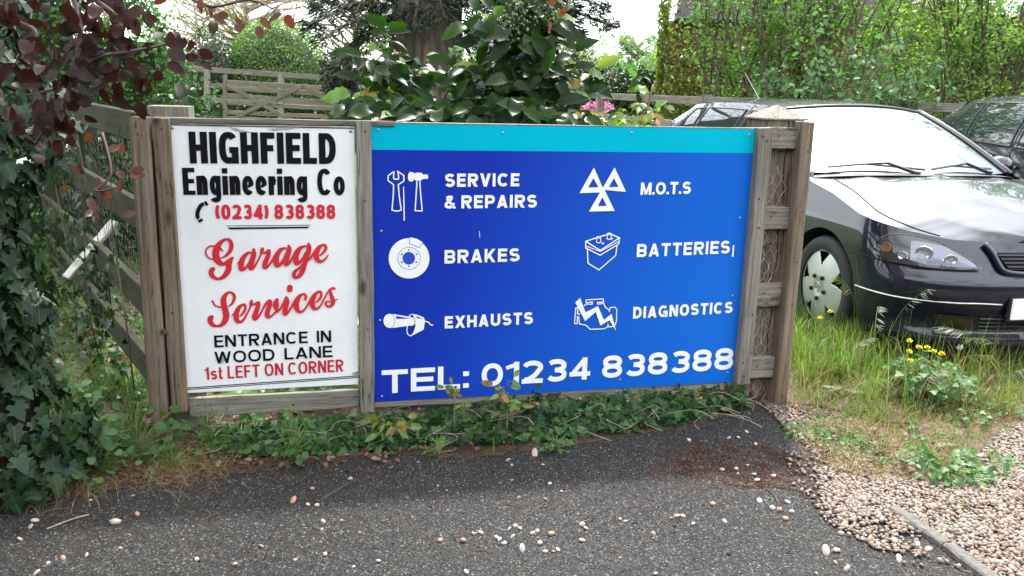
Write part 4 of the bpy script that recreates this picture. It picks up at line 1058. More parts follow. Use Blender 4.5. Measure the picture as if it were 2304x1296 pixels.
def make_car(name, loc, heading, label, cat, paint, detail=True):
    F = np.array([math.sin(heading), -math.cos(heading)]); rz = math.atan2(F[1], F[0])
    root = empty(name, (loc[0], loc[1], 0), label, cat); root.rotation_euler = (0, 0, rz)
    cz, sz = math.cos(rz), math.sin(rz)
    def toworld(p): return np.array([loc[0] + cz * p[0] - sz * p[1], loc[1] + sz * p[0] + cz * p[1], p[2]])
    def mir(V): V = np.array(V, float).copy(); V[:, 1] *= -1; return V
    # --- body: flanks, wings, bumper, bonnet, roof as one shell
    us = sorted(set(np.round(np.concatenate([np.linspace(0, .7, 90), np.linspace(.7, 1.0, 48)]), 6)))
    rows = 16; g = Geo()
    V = []; F_ = []
    for u in us:
        zb, zt = car_zbot(u), car_ztop(u)
        for k in range(rows + 1): V.append(car_wall(u, zb + (zt - zb) * k / rows))
    n1 = rows + 1
    for i in range(len(us) - 1):
        for k in range(rows): F_.append((i*n1+k, (i+1)*n1+k, (i+1)*n1+k+1, i*n1+k+1))
    g.add(V, F_); g.add(mir(V), [f[::-1] for f in F_])
    # inner lip of the arches and underside
    for sgn in (1, -1):
        for wx in (0.0, -2.61):
            ring = [(wx + .37 * math.cos(a), -.845 * sgn, .30 + .37 * math.sin(a)) for a in np.linspace(-.25, PI + .25, 24)]
            ring2 = [(x, y * .72, z) for (x, y, z) in ring]
            g2 = Geo(); g2.add(ring + ring2, [(i, i+1, 24+i+1, 24+i) if sgn > 0 else (i, 24+i, 24+i+1, i+1) for i in range(23)])
            g2.obj('wheel_arch_liner', M['void'], root)
    # bonnet
    bu = [u for u in us if car_path(u)[0] > -.41 or u > .7]; nb = 12; V = []; F_ = []
    bon = []
    for u in bu:
        E = car_wall(u, car_ztop(u)); x, y, n, w = car_path(u)
        if u <= .7: xs_ = E[0] + .17 * max(0, min(1, (.3 - E[0]) / .7))
        else: xs_ = .30 + (.47) * ((u - .7) / .3) ** .8
        zs_ = interp(xs_, [-.3, 0, .3, .5, .66, .80], [.985, .955, .895, .835, .775, .715])
        row = []
        for k in range(nb + 1):
            t = k / nb; q = math.sin(t * PI / 2)
            crease = .010 * math.exp(-((t - .42) / .10) ** 2) * (1 if E[0] > -.6 else 0)
            row.append(np.array([E[0] + (xs_ - E[0]) * t, E[1] * (1 - t), E[2] + (zs_ - E[2]) * (q * .8 + t * .2) + crease]))
        bon.append(row); V += row
    n1 = nb + 1
    for i in range(len(bu) - 1):
        for k in range(nb): F_.append((i*n1+k, (i+1)*n1+k, (i+1)*n1+k+1, i*n1+k+1))
    g.add(V, F_); g.add(mir(V), [f[::-1] for f in F_])
    # roof
    nx, ny = 18, 12; V = []; F_ = []
    def roof(tx, ty):     # tx 0 front..1 tail, ty -1..1
        xf = -1.10 - .12 * ty * ty; x = xf + (-2.98 - xf) * tx
        hw = interp(x, [-3.0, -2.6, -1.2], [.50, .555, .575])
        z = interp(x, [-3.0, -2.75, -2.3, -1.8, -1.4, -1.1], [1.315, 1.372, 1.40, 1.408, 1.400, 1.378]) - .032 * ty * ty - .01 * ty ** 4
        return np.array([x, hw * ty, z])
    for i in range(nx + 1):
        for j in range(ny + 1): V.append(roof(i / nx, -1 + 2 * j / ny))
    for i in range(nx):
        for j in range(ny): F_.append((i*(ny+1)+j, i*(ny+1)+j+1, (i+1)*(ny+1)+j+1, (i+1)*(ny+1)+j))
    g.add(V, F_)
    # pillars and window surround: side surface between belt and roof rail
    def side(x, t, off=0.0):        # t 0 belt .. 1 roof rail
        xr = min(max(x, -2.98), -1.22)
        R_ = roof((xr + 1.22) / (-2.98 + 1.22), -1); R_[0] = xr
        yb = -interp(x, [-3.22, -2.6, -.4], [.735, .785, .792]); zb_ = interp(x, [-3.22, -2.6, -.9, -.42], [1.0, .985, .955, .94])
        xb = x
        P = np.array([xb + (R_[0] - xb) * t, yb + (R_[1] - yb) * t, zb_ + (R_[2] - zb_) * t])
        P[1] -= .035 * math.sin(PI * t) + off; P[2] += off * .4
        return P
    V = []; F_ = []; xs = np.linspace(-3.22, -.42, 40); nt = 8
    for x in xs:
        for k in range(nt + 1): V.append(side(x, k / nt))
    for i in range(len(xs) - 1):
        for k in range(nt): F_.append((i*(nt+1)+k, (i+1)*(nt+1)+k, (i+1)*(nt+1)+k+1, i*(nt+1)+k+1))
    g.add(V, F_); g.add(mir(V), [f[::-1] for f in F_])
    # tailgate
    V = []; F_ = []
    for i, (x, z, hw) in enumerate([(-2.98, 1.315, .50), (-3.10, 1.15, .60), (-3.22, 1.0, .735), (-3.27, .75, .78), (-3.26, .45, .78), (-3.2, .28, .75)]):
        for j in range(9): V.append((x + .06 * (abs(j - 4) / 4) ** 2, hw * (j - 4) / 4, z))
    for i in range(5):
        for j in range(8): F_.append((i*9+j, i*9+j+1, (i+1)*9+j+1, (i+1)*9+j))
    g.add(V, F_)
    body = g.obj('body', paint, root, smooth=True)
    # floor pan and cabin darkness
    g = Geo(); g.box((-3.1, -.70, .22), (.62, .70, .30)); g.obj('floor_pan', M['void'], root)
    g = Geo(); g.box((-2.7, -.62, .3), (-.3, .62, .90)); g.obj('cabin', M['trim'], root)
    for yy in (-.36, .36):
        g = Geo(); g.box((-1.75, yy - .24, .5), (-1.55, yy + .24, 1.12)); g.box((-1.72, yy - .12, 1.12), (-1.62, yy + .12, 1.28))
        bevel_mesh(g.obj('seat', M['trim'], root).data, .03)
    # windscreen
    def ws(tx, tz, off=0.0):
        yb, yt = .755, .575; a = np.array([-.30 - .17 * tx * tx, yb * tx, .968]); b = np.array([-1.10 - .12 * tx * tx, yt * tx, 1.378 - .042 * tx * tx])
        P = a + (b - a) * tz; P[2] += .02 * math.sin(PI * tz) + off; P[0] += off
        return P
    def grid(f, a0, a1, b0, b1, na, nb_):
        V = [f(a0 + (a1 - a0) * i / na, b0 + (b1 - b0) * j / nb_) for i in range(na + 1) for j in range(nb_ + 1)]
        F_ = [(i*(nb_+1)+j, (i+1)*(nb_+1)+j, (i+1)*(nb_+1)+j+1, i*(nb_+1)+j+1) for i in range(na) for j in range(nb_)]
        return V, F_
    g = Geo(); V, F_ = grid(lambda a, b: ws(a, b), -.985, .985, -.02, 1.0, 18, 10); g.add(V, F_); g.obj('windscreen', M['glass'], root, smooth=True)
    g = Geo()
    for sg in (-1, 1):
        g.tube([ws(sg * 1.0, t, .0) for t in np.linspace(-.04, 1.0, 12)], [.026] * 12, 6)
    g.tube([ws(t, 1.0, -.002) for t in np.linspace(-1, 1, 16)], .010, 5)
    g.obj('windscreen_pillar', paint, root, smooth=True)
    g = Geo()
    for sg in (-1, 1): g.tube([ws(sg * .965, t, .006) for t in np.linspace(-.02, .99, 12)], .008, 4)
    g.tube([ws(t, .985, .004) for t in np.linspace(-.97, .97, 16)], .006, 4)
    g.obj('screen_seal', M['trim'], root)
    # cowl, wipers
    V, F_ = grid(lambda a, b: np.array([-.40 + (.20 * (1 - a * a) + .06) * b - .12 * a * a * (1 - b), .76 * a, .935 + .035 * (1 - abs(a) ** 3) * 1.0]), -1, 1, 0, 1, 16, 3)
    g = Geo(); g.add(V, F_); g.obj('cowl', M['trim'], root)
    for (y0, y1, t1) in [(-.10, -.62, .05), (.47, .05, .04)]:
        g = Geo(); p0 = ws(y0 / .755, -.05, .03); pm = ws((y0 * .7 + y1 * .3) / .755, .06, .035); p1 = ws((y0 * .4 + y1 * .6) / .755, t1, .03)
        g.tube([p0, pm, p1], [.014, .009, .006], 5)
        g.tube([ws((y0 + .10) / .755, .015, .018), ws(y0 * .45 / .755 + y1 * .55 / .755, t1 + .015, .022), ws(y1 / .755, .02, .018)], .0065, 4)
        g.tube([p0 + np.array([0, 0, -.04]), p0 + np.array([0, 0, .012])], .022, 8)
        g.obj('wiper', M['trim'], root)
    # side windows
    for sg in (1, -1):
        for k, (xb0, xb1, xt0, xt1) in enumerate([(-.80, -1.50, -1.30, -1.52), (-1.60, -2.28, -1.62, -2.32), (-2.36, -2.72, -2.40, -2.58)]):
            def f(a, b, xb0=xb0, xb1=xb1, xt0=xt0, xt1=xt1):
                t = .05 + .83 * b; x0 = xb0 + (xt0 - xb0) * b; x1 = xb1 + (xt1 - xb1) * b
                P = side(x0 + (x1 - x0) * a, t, .004); P[1] *= sg; return P
            V, F_ = grid(f, 0, 1, 0, 1, 10, 6); g = Geo(); g.add(V, F_ if sg < 0 else [q[::-1] for q in F_])
            g.obj('side_window', M['side_glass'], root, smooth=True)
            bd = [f(a, 0) for a in np.linspace(0, 1, 6)] + [f(1, b) for b in np.linspace(.1, 1, 6)] + [f(1 - a, 1) for a in np.linspace(.1, 1, 6)] + [f(0, 1 - b) for b in np.linspace(.1, 1, 6)]
            g = Geo(); g.tube(bd, .007, 4); g.obj('window_seal', M['trim'], root)
        # door mirror
        g = Geo(); c = np.array([-.72, -.90 * sg, .99])
        bm = bmesh.new(); bmesh.ops.create_icosphere(bm, subdivisions=2, radius=1)
        for v in bm.verts:
            q = v.co; v.co = Vector((q.x * .06 + c[0] + (.02 if q.x > 0 else 0) * 1, q.y * .105 + c[1], q.z * .068 + c[2]))
        me = bpy.data.meshes.new('door_mirror'); bm.to_mesh(me); bm.free(); me.materials.append(paint)
        me.polygons.foreach_set('use_smooth', [True] * len(me.polygons)); link(bpy.data.objects.new('door_mirror', me), root)
        g = Geo(); g.tube([c, (-.70, -.79 * sg, .955)], .022, 6); g.obj('mirror_arm', M['trim'], root)
        # shut lines
        g = Geo()
        for x0 in (-.42, -1.55, -2.33):
            zb_, zt_ = max(.26, car_zbot((x0 + 3.22) / 3.52 * .7)), car_ztop((x0 + 3.22) / 3.52 * .7)
            P = [car_wall((x0 + 3.22) / 3.52 * .7, z, .0005) * np.array([1, sg, 1]) for z in np.linspace(zb_, zt_, 10)]
            g.tube(P, .0035, 4); g.obj('door_gap', M['void'], root); g = Geo()
        P = [side(-1.555 - .01 * t, t, .001) * np.array([1, sg, 1]) for t in np.linspace(0, .95, 6)]; g.tube(P, .003, 4)
        g.obj('door_gap', M['void'], root)
        g = Geo()
        for x0 in (-1.38, -2.2): g.tube([car_wall((x0 + 3.22) / 3.52 * .7, .84, .012) * np.array([1, sg, 1]), car_wall((x0 - .14 + 3.22) / 3.52 * .7, .84, .012) * np.array([1, sg, 1])], .012, 6)
        g.obj('door_handle', paint, root)
    # wheels
    for wx in (0.0, -2.61):
        for sg in (1, -1):
            w = bpy.data.objects.new('wheel', None); w.location = (wx, -.835 * sg, .31); w.rotation_euler = (0, 0, 0 if sg > 0 else PI); link(w, root)
            prof = [(.225, .00), (.236, .004), (.262, .012), (.290, .006), (.305, -.012), (.311, -.04), (.311, -.15), (.30, -.175), (.24, -.18)]
            n = 48; V = []; F_ = []
            for k in range(n):
                a = 2 * PI * k / n
                for (r, y) in prof: V.append((r * math.cos(a), -y - .0, r * math.sin(a)))
            m_ = len(prof)
            for k in range(n):
                for j in range(m_ - 1): F_.append((k*m_+j, ((k+1)%n)*m_+j, ((k+1)%n)*m_+j+1, k*m_+j+1))
            g = Geo(); g.add(V, F_)
            g.obj('tyre', M['rubber'], w, smooth=True)
            g = Geo()
            for k in range(60):
                a = 2 * PI * k / 60
                g.tube([(.3125 * math.cos(a), .02, .3125 * math.sin(a)), (.3125 * math.cos(a + .06), .085, .3125 * math.sin(a + .06))], .004, 3, cap=False)
            g.obj('tread', M['void'], w)
            # cover with five cut-outs
            V = []; F_ = []; na, nr = 180, 30; Rm = .232
            for i in range(nr + 1):
                r = Rm * i / nr; y = .012 - .030 * (1 - (r / Rm) ** 2) + (.010 * (1 - (r / .06) ** 2) if r < .06 else 0)
                for k in range(na): V.append((r * math.cos(2*PI*k/na), y, r * math.sin(2*PI*k/na)))
            for i in range(nr):
                for k in range(na):
                    a = math.degrees(2 * PI * (k + .5) / na); rr = (i + .5) / nr
                    da = min(abs((a - 92 - 72 * q + 180) % 360 - 180) for q in range(5))
                    if .56 < rr < .92 and da < 15 * (rr - .52) / .40: continue
                    if i == 0: F_.append((k, na + k, na + (k+1) % na)); continue
                    F_.append((i*na+k, (i+1)*na+k, (i+1)*na+(k+1)%na, i*na+(k+1)%na))
            g = Geo(); g.add(V, F_); co = g.obj('wheel_cover', M['alloy'], w, smooth=True)
            sm_ = co.modifiers.new('thick', 'SOLIDIFY'); sm_.thickness = .006; sm_.offset = -1
            g = Geo(); g.tube([(0, .06, 0), (0, .05, 0)], .228, 32); g.obj('rim', M['void'], w)
            for q in range(5):
                a = math.radians(92 + 36 + 72 * q); g = Geo(); g.tube([(.072 * math.cos(a), -.028, .072 * math.sin(a)), (.072 * math.cos(a), .0, .072 * math.sin(a))], .0125, 10)
                g.obj('wheel_bolt', M['void'], w)
            g = Geo(); rg_ = [(.030 * math.cos(2*PI*k/20), -.0235, .030 * math.sin(2*PI*k/20)) for k in range(21)]; g.tube(rg_, .003, 4)
            g.tube([(-.036, -.0235, -.012), (.006, -.026, .006), (-.006, -.026, -.006), (.036, -.0235, .012)], .003, 4)
            g.obj('emblem', M['steel'], w)
    if not detail: return root
    # --- nose details, found on the body surface by where they sit on the photographed car
    cand = []
    for u in np.linspace(.42, 1.0, 180):
        for z in np.linspace(.16, .80, 129):
            P = toworld(car_wall(u, z)); c = R_CW.T @ (P - np.array([0, 0, EYE])); cand.append((1152 + FPX * c[0] / c[2], 648 + FPX * c[1] / c[2], u, z))
    cand = np.array(cand)
    def cp(px, py):
        i = np.argmin((cand[:, 0] - px) ** 2 + (cand[:, 1] - py) ** 2); return cand[i, 2], cand[i, 3]
    def resample(P, n):
        P = np.array(P, float); d = np.r_[0, np.cumsum(np.linalg.norm(np.diff(P, axis=0), axis=1))]; t = np.linspace(0, d[-1], n)
        return np.c_[np.interp(t, d, P[:, 0]), np.interp(t, d, P[:, 1])]
    def patch(name, top, bot, mat, off, n=26, m_=8, px=True, both=True, dome=0.0):
        T_, B_ = resample(top, n), resample(bot, n)
        if px:
            T_ = np.array([cp(*q) for q in T_]); B_ = np.array([cp(*q) for q in B_])
            k = np.ones(5) / 5
            for A in (T_, B_):
                for c_ in (0, 1): A[:, c_] = np.convolve(np.r_[A[0, c_], A[0, c_], A[:, c_], A[-1, c_], A[-1, c_]], k, 'valid')
        V = []
        for i in range(n):
            for j in range(m_ + 1):
                q = T_[i] + (B_[i] - T_[i]) * j / m_
                o_ = off + dome * math.sin(PI * i / (n - 1)) * math.sin(PI * j / m_)
                V.append(car_wall(q[0], q[1], o_))
        F_ = [(i*(m_+1)+j, (i+1)*(m_+1)+j, (i+1)*(m_+1)+j+1, i*(m_+1)+j+1) for i in range(n - 1) for j in range(m_)]
        outs = []
        g = Geo(); g.add(V, [q[::-1] for q in F_]); outs.append(g.obj(name, mat, root, smooth=True))
        if both: g = Geo(); g.add(mir(V), F_); outs.append(g.obj(name, mat, root, smooth=True))
        return outs, T_, B_
    hl_t = [(1973, 548), (1980, 530), (2010, 524), (2060, 529), (2110, 542), (2160, 567), (2210, 603)]
    hl_b = [(1972, 560), (1974, 580), (2010, 590), (2060, 597), (2110, 602), (2160, 605), (2210, 606)]
    hls, T_, B_ = patch('headlight', hl_t, hl_b, M['trim'], .002)
    bw_, _, _ = patch('reflector_bowl', [(2048, 540), (2090, 546), (2130, 556), (2175, 583), (2196, 600)], [(2046, 583), (2080, 594), (2120, 599), (2160, 602), (2196, 603)], M['bowl'], .006, dome=-.004)
    lens, _, _ = patch('lens', hl_t, hl_b, M['lens'], .022, dome=.010)
    for l_, h_, k_ in zip(lens, hls, bw_): l_.parent = h_; k_.parent = h_
    for sg, h_ in ((1, hls[0]), (-1, hls[1])):
        for (px, py, r, mt) in [(2080, 569, .040, 'chrome'), (2137, 584, .030, 'chrome'), (1998, 556, .030, 'amber'), (2035, 575, .026, 'chrome')]:
            u, z = cp(px, py); c = car_wall(u, z, .004); nrm = np.array([*car_path(u)[2], 0.0]); e1 = np.array([-nrm[1], nrm[0], 0]); e2 = np.array([0, 0, 1.0])
            V = []; F_ = []; n = 20
            for ring, (rr, dd) in enumerate([(r, .007), (r * .96, .012), (r * .85, .009), (r * .65, .006), (r * .45, .0045), (r * .2, .004), (0.001, .004)]):
                for k in range(n): V.append((c + nrm * dd + e1 * rr * 1.15 * math.cos(2*PI*k/n) + e2 * rr * .9 * math.sin(2*PI*k/n)) * np.array([1, sg, 1]))
            for a in range(6):
                for k in range(n): F_.append((a*n+k, a*n+(k+1)%n, (a+1)*n+(k+1)%n, (a+1)*n+k))
            g = Geo(); g.add(V, F_); g.obj('reflector' if mt == 'chrome' else 'indicator', M[mt], h_, smooth=True)
        P = np.r_[T_, B_[::-1]]; g = Geo(); g.tube([car_wall(a, b, .006) * np.array([1, sg, 1]) for a, b in P] + [car_wall(*P[0], .006) * np.array([1, sg, 1])], .003, 4); g.obj('lamp_seal', M['trim'], h_)
    # fog lamps in their recess, lower grille slats
    patch('lower_intake', [(2092, 705), (2180, 712), (2300, 716)], [(2092, 752), (2180, 760), (2300, 762)], M['void'], .003)
    fg, T_, B_ = patch('fog_lamp', [(2100, 709), (2140, 711), (2182, 715)], [(2104, 745), (2140, 749), (2182, 748)], M['trim'], .006, dome=.004)
    fl0, _, _ = patch('reflector', [(2112, 716), (2130, 714), (2146, 719)], [(2112, 736), (2130, 741), (2146, 738)], M['bowl'], .010, n=12)
    fl_, _, _ = patch('lens', [(2096, 707), (2140, 709), (2186, 713)], [(2100, 748), (2140, 752), (2186, 751)], M['lens'], .016, dome=.006)
    for a_, b_2, c_2 in zip(fl_, fg, fl0): a_.parent = b_2; c_2.parent = b_2
    u1, z1 = cp(2200, 735)
    for k in range(4):
        z = .245 + k * .022
        P = [car_wall(u, z, .012) for u in np.linspace(u1, 1.0, 12)]; P = P + [p * np.array([1, -1, 1]) for p in P[::-1][1:]]
        g = Geo(); g.tube(P, .0055, 4); g.obj('grille_slat', M['trim'], root)
    # upper grille in its V frame
    def yz(y, z, off=0.0):
        u = .7 + .3 * (math.acos(min(1, (abs(y) / .855) ** (NE / 2))) / (PI / 2)); p = car_wall(u, z, off); p[1] = y; return p
    V, F_ = grid(lambda a, b: yz((.31 - .05 * (1 - b)) * a, .575 + .085 * b, .012), -1, 1, 0, 1, 20, 4); g = Geo(); g.add(V, F_); gr_ = g.obj('upper_grille', M['void'], root)
    for k in range(4):
        z = .590 + k * .019; wv_ = .27 + .012 * k; g = Geo(); g.tube([yz(y, z, .020) for y in np.linspace(-wv_, wv_, 15)], .004, 4); g.obj('grille_bar', M['trim'], gr_)
    fr_ = [yz(y, z, .016) for (y, z) in [(-.36, .70), (-.335, .66), (-.31, .60), (-.28, .565), (-.15, .553), (0, .55), (.15, .553), (.28, .565), (.31, .60), (.335, .66), (.36, .70)]]
    g = Geo(); g.tube(smooth_path(fr_, 4), .016, 7); g.obj('grille_frame', paint, root, smooth=True)
    # moulding along the bumper, bumper gap, bonnet gap
    for (nm, pts, r, mt, off) in [('bumper_moulding', [(1924, 641), (1955, 652), (2015, 668), (2100, 678), (2200, 685), (2285, 684)], .005, 'steel', .004),
                                  ('bumper_gap', [(1905, 567), (1930, 569), (1972, 583), (2030, 597), (2110, 607), (2212, 612)], .0035, 'void', .002),
                                  ('bumper_crease', [(1930, 724), (1990, 740), (2070, 757), (2200, 772), (2300, 776)], .004, 'void', .002)]:
        P = resample(pts, 24); Q = np.array([cp(*q) for q in P]); g = Geo()
        for sg in (1, -1): Geo().tube([car_wall(a, b, off) * np.array([1, sg, 1]) for a, b in smooth_path(Q[::3], 3)], r, 4).obj(nm, M[mt], root)
    for sg in (1, -1):
        g = Geo(); P = []
        for i in range(0, len(bon)):
            r_ = bon[i]; k = 2.0 * (1 - min(1, i / (len(bon) * .62))) + .35
            k0 = int(k); q = r_[k0] + (r_[k0 + 1] - r_[k0]) * (k - k0); P.append((q + np.array([0, 0, .0012])) * np.array([1, sg, 1]))
        g.tube(P[: int(len(P) * .66)], .0035, 4); g.obj('bonnet_gap', M['void'], root)
    g = Geo(); g.box((.868, -.26, .318), (.880, .26, .432)); npl = g.obj('number_plate', M['plate'], root); bevel_mesh(npl.data, .004)
    g = Geo(); g.box((.850, -.27, .308), (.8675, .27, .442)); g.obj('plate_holder', M['trim'], root)
    g = Geo(); g.tube([(-2.62, 0, 1.385), (-2.95, 0, 1.62)], [.005, .002], 5); g.obj('aerial', M['trim'], root)
    return root
_a = math.radians(11.9); _F = np.array([math.sin(_a), -math.cos(_a)]); _L = np.array([-_F[1], _F[0]])
_c = np.array([1.856, 5.143]) + _L * .855
make_car('parked_car', _c, _a, 'dark blue hatchback with silver wheel covers parked nose-on beside the gatepost', 'car', M['paint'])
c2 = make_car('parked_car', (4.90, 5.65), math.radians(-1), 'second dark car, behind the blue hatchback at the right edge', 'car', M['paint'], detail=False)
c2.scale = (1.07, 1.0, 1.075)

# ================================================================== BEDS, KERB, GRAVEL
def P2(*pts): return [tuple(gnd(*p)[:2]) for p in pts]
def rough_edge(P, n=6, amp=.018):
    out = []
    for i in range(len(P)):
        a, b = np.array(P[i]), np.array(P[(i + 1) % len(P)])
        for k in range(n): out.append(tuple(a + (b - a) * k / n + rng.normal(0, amp, 2)))
    return out
sheet('flower_bed', rough_edge(P2((-500, 1190), (0, 1165), (150, 1120), (300, 1095), (420, 1060), (520, 1075), (640, 1060), (760, 1040), (900, 1030), (1050, 1038), (1200, 1018), (1330, 1000), (1480, 975), (1620, 950), (1700, 925), (1745, 905), (1700, 860), (1200, 850), (700, 890), (330, 900), (-200, 900))), 0.014, M['soil'])
verge = P2((1700, 905), (1748, 948), (1790, 985), (1840, 1030), (1890, 1085), (1960, 1135), (2020, 1170), (2130, 1250), (2215, 1310), (2340, 1420))
sheet('gravel_bed', rough_edge(verge)[:-6] + [(3.4, 1.6), (7, 2.2), (7, 4.6)] + P2((2304, 800), (1900, 760), (1800, 780)), 0.0155, M['grit'])
kb = tag(bpy.data.objects.new('kerb', None), kind='structure'); link(kb)
for (a, b, sd_) in [((2008, 1158), (2128, 1240), 1), ((2132, 1242), (2236, 1322), 2), ((2240, 1325), (2420, 1450), 3)]:
    A, B = gnd(*a), gnd(*b); L_ = np.linalg.norm(B - A); _ps[0] += 1
    me = plank_mesh('kerb_stone', 0.046, 0.10, L_, M['concrete'], seed=_ps[0] + sd_, jit=0.0022, bev=0.006, seg=12)
    o = bpy.data.objects.new('kerb_stone', me); dv = (B - A) / L_; c = (A + B) / 2
    o.location = (c[0], c[1], -0.014); o.rotation_euler = Vector(dv).to_track_quat('Z', 'Y').to_euler(); link(o, kb)

def ico(sub):
    bm = bmesh.new(); bmesh.ops.create_icosphere(bm, subdivisions=sub, radius=1)
    bm.verts.ensure_lookup_table(); V = np.array([v.co[:] for v in bm.verts]); F = np.array([[v.index for v in f.verts] for f in bm.faces]); bm.free(); return V, F
ICO1, ICO2 = ico(1), ico(2)
def pebbles(pos, size, T=None, rg=rng, flat_=0.55, rough=0.10):
    """water-worn stones lying flat: one vertex/face array"""
    TV, TF = T or ICO2; n = len(pos)
    sc = np.stack([rg.uniform(.85, 1.22, n), rg.uniform(.75, 1.0, n), rg.uniform(flat_ * .85, flat_ * 1.45, n)], 1) * np.asarray(size)[:, None]
    yaw = rg.uniform(0, 2 * PI, n); tl = rg.normal(0, .28, (n, 2))
    lump = 1 + rough * np.einsum('nk,vk->nv', rg.normal(size=(n, 3)), TV) + rough * .6 * np.einsum('nk,vk->nv', rg.normal(size=(n, 3)), TV[:, [1, 2, 0]] * TV)
    L = TV[None] * lump[..., None] * sc[:, None, :]
    L[..., 2] += L[..., 0] * tl[:, :1] + L[..., 1] * tl[:, 1:]
    c, s = np.cos(yaw)[:, None], np.sin(yaw)[:, None]
    X = L[..., 0] * c - L[..., 1] * s; Y = L[..., 0] * s + L[..., 1] * c
    V = np.stack([X, Y, L[..., 2]], 2) + pos[:, None, :]
    F = (TF[None] + (np.arange(n) * len(TV))[:, None, None]).reshape(-1, 3)
    return V.reshape(-1, 3), F
def inpoly(pts, poly):
    x, y = pts[:, 0], pts[:, 1]; r = np.zeros(len(pts), bool); n = len(poly)
    for i in range(n):
        x1, y1 = poly[i]; x2, y2 = poly[(i + 1) % n]
        c = ((y1 > y) != (y2 > y)) & (x < (x2 - x1) * (y - y1) / (y2 - y1 + 1e-12) + x1); r ^= c
    return r
def fill(poly, n, rg=rng):
    P = np.array(poly); lo, hi = P.min(0), P.max(0); out = np.zeros((0, 2))
    while len(out) < n:
        q = rg.uniform(lo, hi, (n * 2, 2)); out = np.r_[out, q[inpoly(q, poly)]]
    return out[:n]
def relax_fill(poly, n, rg=rng, k=2):
    """spread by jittered grid so stones lie shoulder to shoulder"""
    P = np.array(poly); lo, hi = P.min(0), P.max(0)
    A = abs(sum(P[i, 0] * P[(i + 1) % len(P), 1] - P[(i + 1) % len(P), 0] * P[i, 1] for i in range(len(P)))) / 2
    st = math.sqrt(A / n); gx, gy = np.meshgrid(np.arange(lo[0], hi[0], st), np.arange(lo[1], hi[1], st))
    q = np.c_[gx.ravel(), gy.ravel()]; q += rg.uniform(-.42, .42, q.shape) * st
    return q[inpoly(q, poly)]
main_gravel = P2((1880, 1100), (1840, 1130), (1870, 1165), (1905, 1185), (1960, 1172), (2020, 1210), (2080, 1215), (2145, 1255), (2250, 1340), (2420, 1440), (2800, 1500), (2700, 1100), (2480, 960), (2304, 960), (2250, 985), (2200, 1030), (2160, 1085), (2080, 1100), (1990, 1080))
q = relax_fill(main_gravel, 8200); n = len(q)
sz = rng.uniform(.0060, .0130, n)
V, F = pebbles(np.c_[q, .016 + sz * .35 + rng.uniform(0, .006, n)], sz, ICO1)
gv = np_obj('gravel', V, F, M['pebble'], smooth=True, kind='stuff')
thin = P2((1720, 925), (1790, 920), (1950, 960), (2100, 1060), (1900, 1120), (1850, 1060), (1780, 985))
q = np.r_[fill(thin, 1300), fill(P2((1830, 1060), (1880, 1060), (2000, 1200), (2080, 1260), (1980, 1250), (1850, 1180)), 520), fill(P2((1760, 1020), (1850, 1040), (2050, 1200), (2160, 1290), (2060, 1290), (1900, 1220), (1780, 1100)), 240)]; sz = rng.uniform(.004, .011, len(q)); V, F = pebbles(np.c_[q, .018 + sz * .3], sz, ICO1)
np_obj('gravel', V, F, M['pebble'], smooth=True, kind='stuff')
# grit and chips on the tarmac: too small and too many to count
q = fill(P2((-100, 1296), (-100, 1120), (400, 1060), (1000, 1030), (1500, 960), (1700, 930), (1860, 1090), (2150, 1296)), 2600)
sz = rng.uniform(.0010, .0032, len(q)); V, F = pebbles(np.c_[q, .012 + sz * .2], sz, ICO1, rough=.2)
np_obj('loose_grit', V, F, M['pebble'], kind='stuff')
# light chips standing proud of the worn binder, thinning out towards the verge
OCT = (np.array([(1, 0, 0), (.3, .9, 0), (-.8, .6, 0), (-.9, -.5, 0), (.2, -1, 0), (.05, .0, .8)], float), np.array([(0, 1, 5), (1, 2, 5), (2, 3, 5), (3, 4, 5), (4, 0, 5)]))
q = fill(P2((-120, 1330), (-120, 1110), (500, 1050), (1000, 1020), (1500, 965), (1700, 915), (1900, 1090), (2250, 1330)), 95000)
w_ = np.clip((q[:, 0] * .55 + (3.4 - q[:, 1]) * 1.0 + .7), .12, 1.4) + .35 * np.sin(q[:, 0] * 9 + np.sin(q[:, 1] * 7) * 2) * np.sin(q[:, 1] * 8)
q = q[rng.uniform(0, 1.25, len(q)) < w_]
sz = rng.uniform(.0020, .0052, len(q)) * (1 + .0 * q[:, 0]); V, F = pebbles(np.c_[q, np.full(len(q), .0118)], sz, OCT, rough=.2, flat_=.42)
m, nt, p, out = new_mat('worn_aggregate')
c = ramp(nt, piece_random(nt), [(0.0, (0.012, 0.012, 0.012)), (0.5, (0.025, 0.024, 0.023)), (0.82, (0.045, 0.043, 0.040)), (0.96, (0.085, 0.082, 0.075)), (1.0, (0.16, 0.155, 0.145))])
nt.links.new(c, p.inputs['Base Color']); p.inputs['Roughness'].default_value = 0.7; p.inputs['Specular IOR Level'].default_value = 0.18; M['aggregate'] = m
np_obj('tarmac_aggregate', V, F, M['aggregate'], kind='stuff')
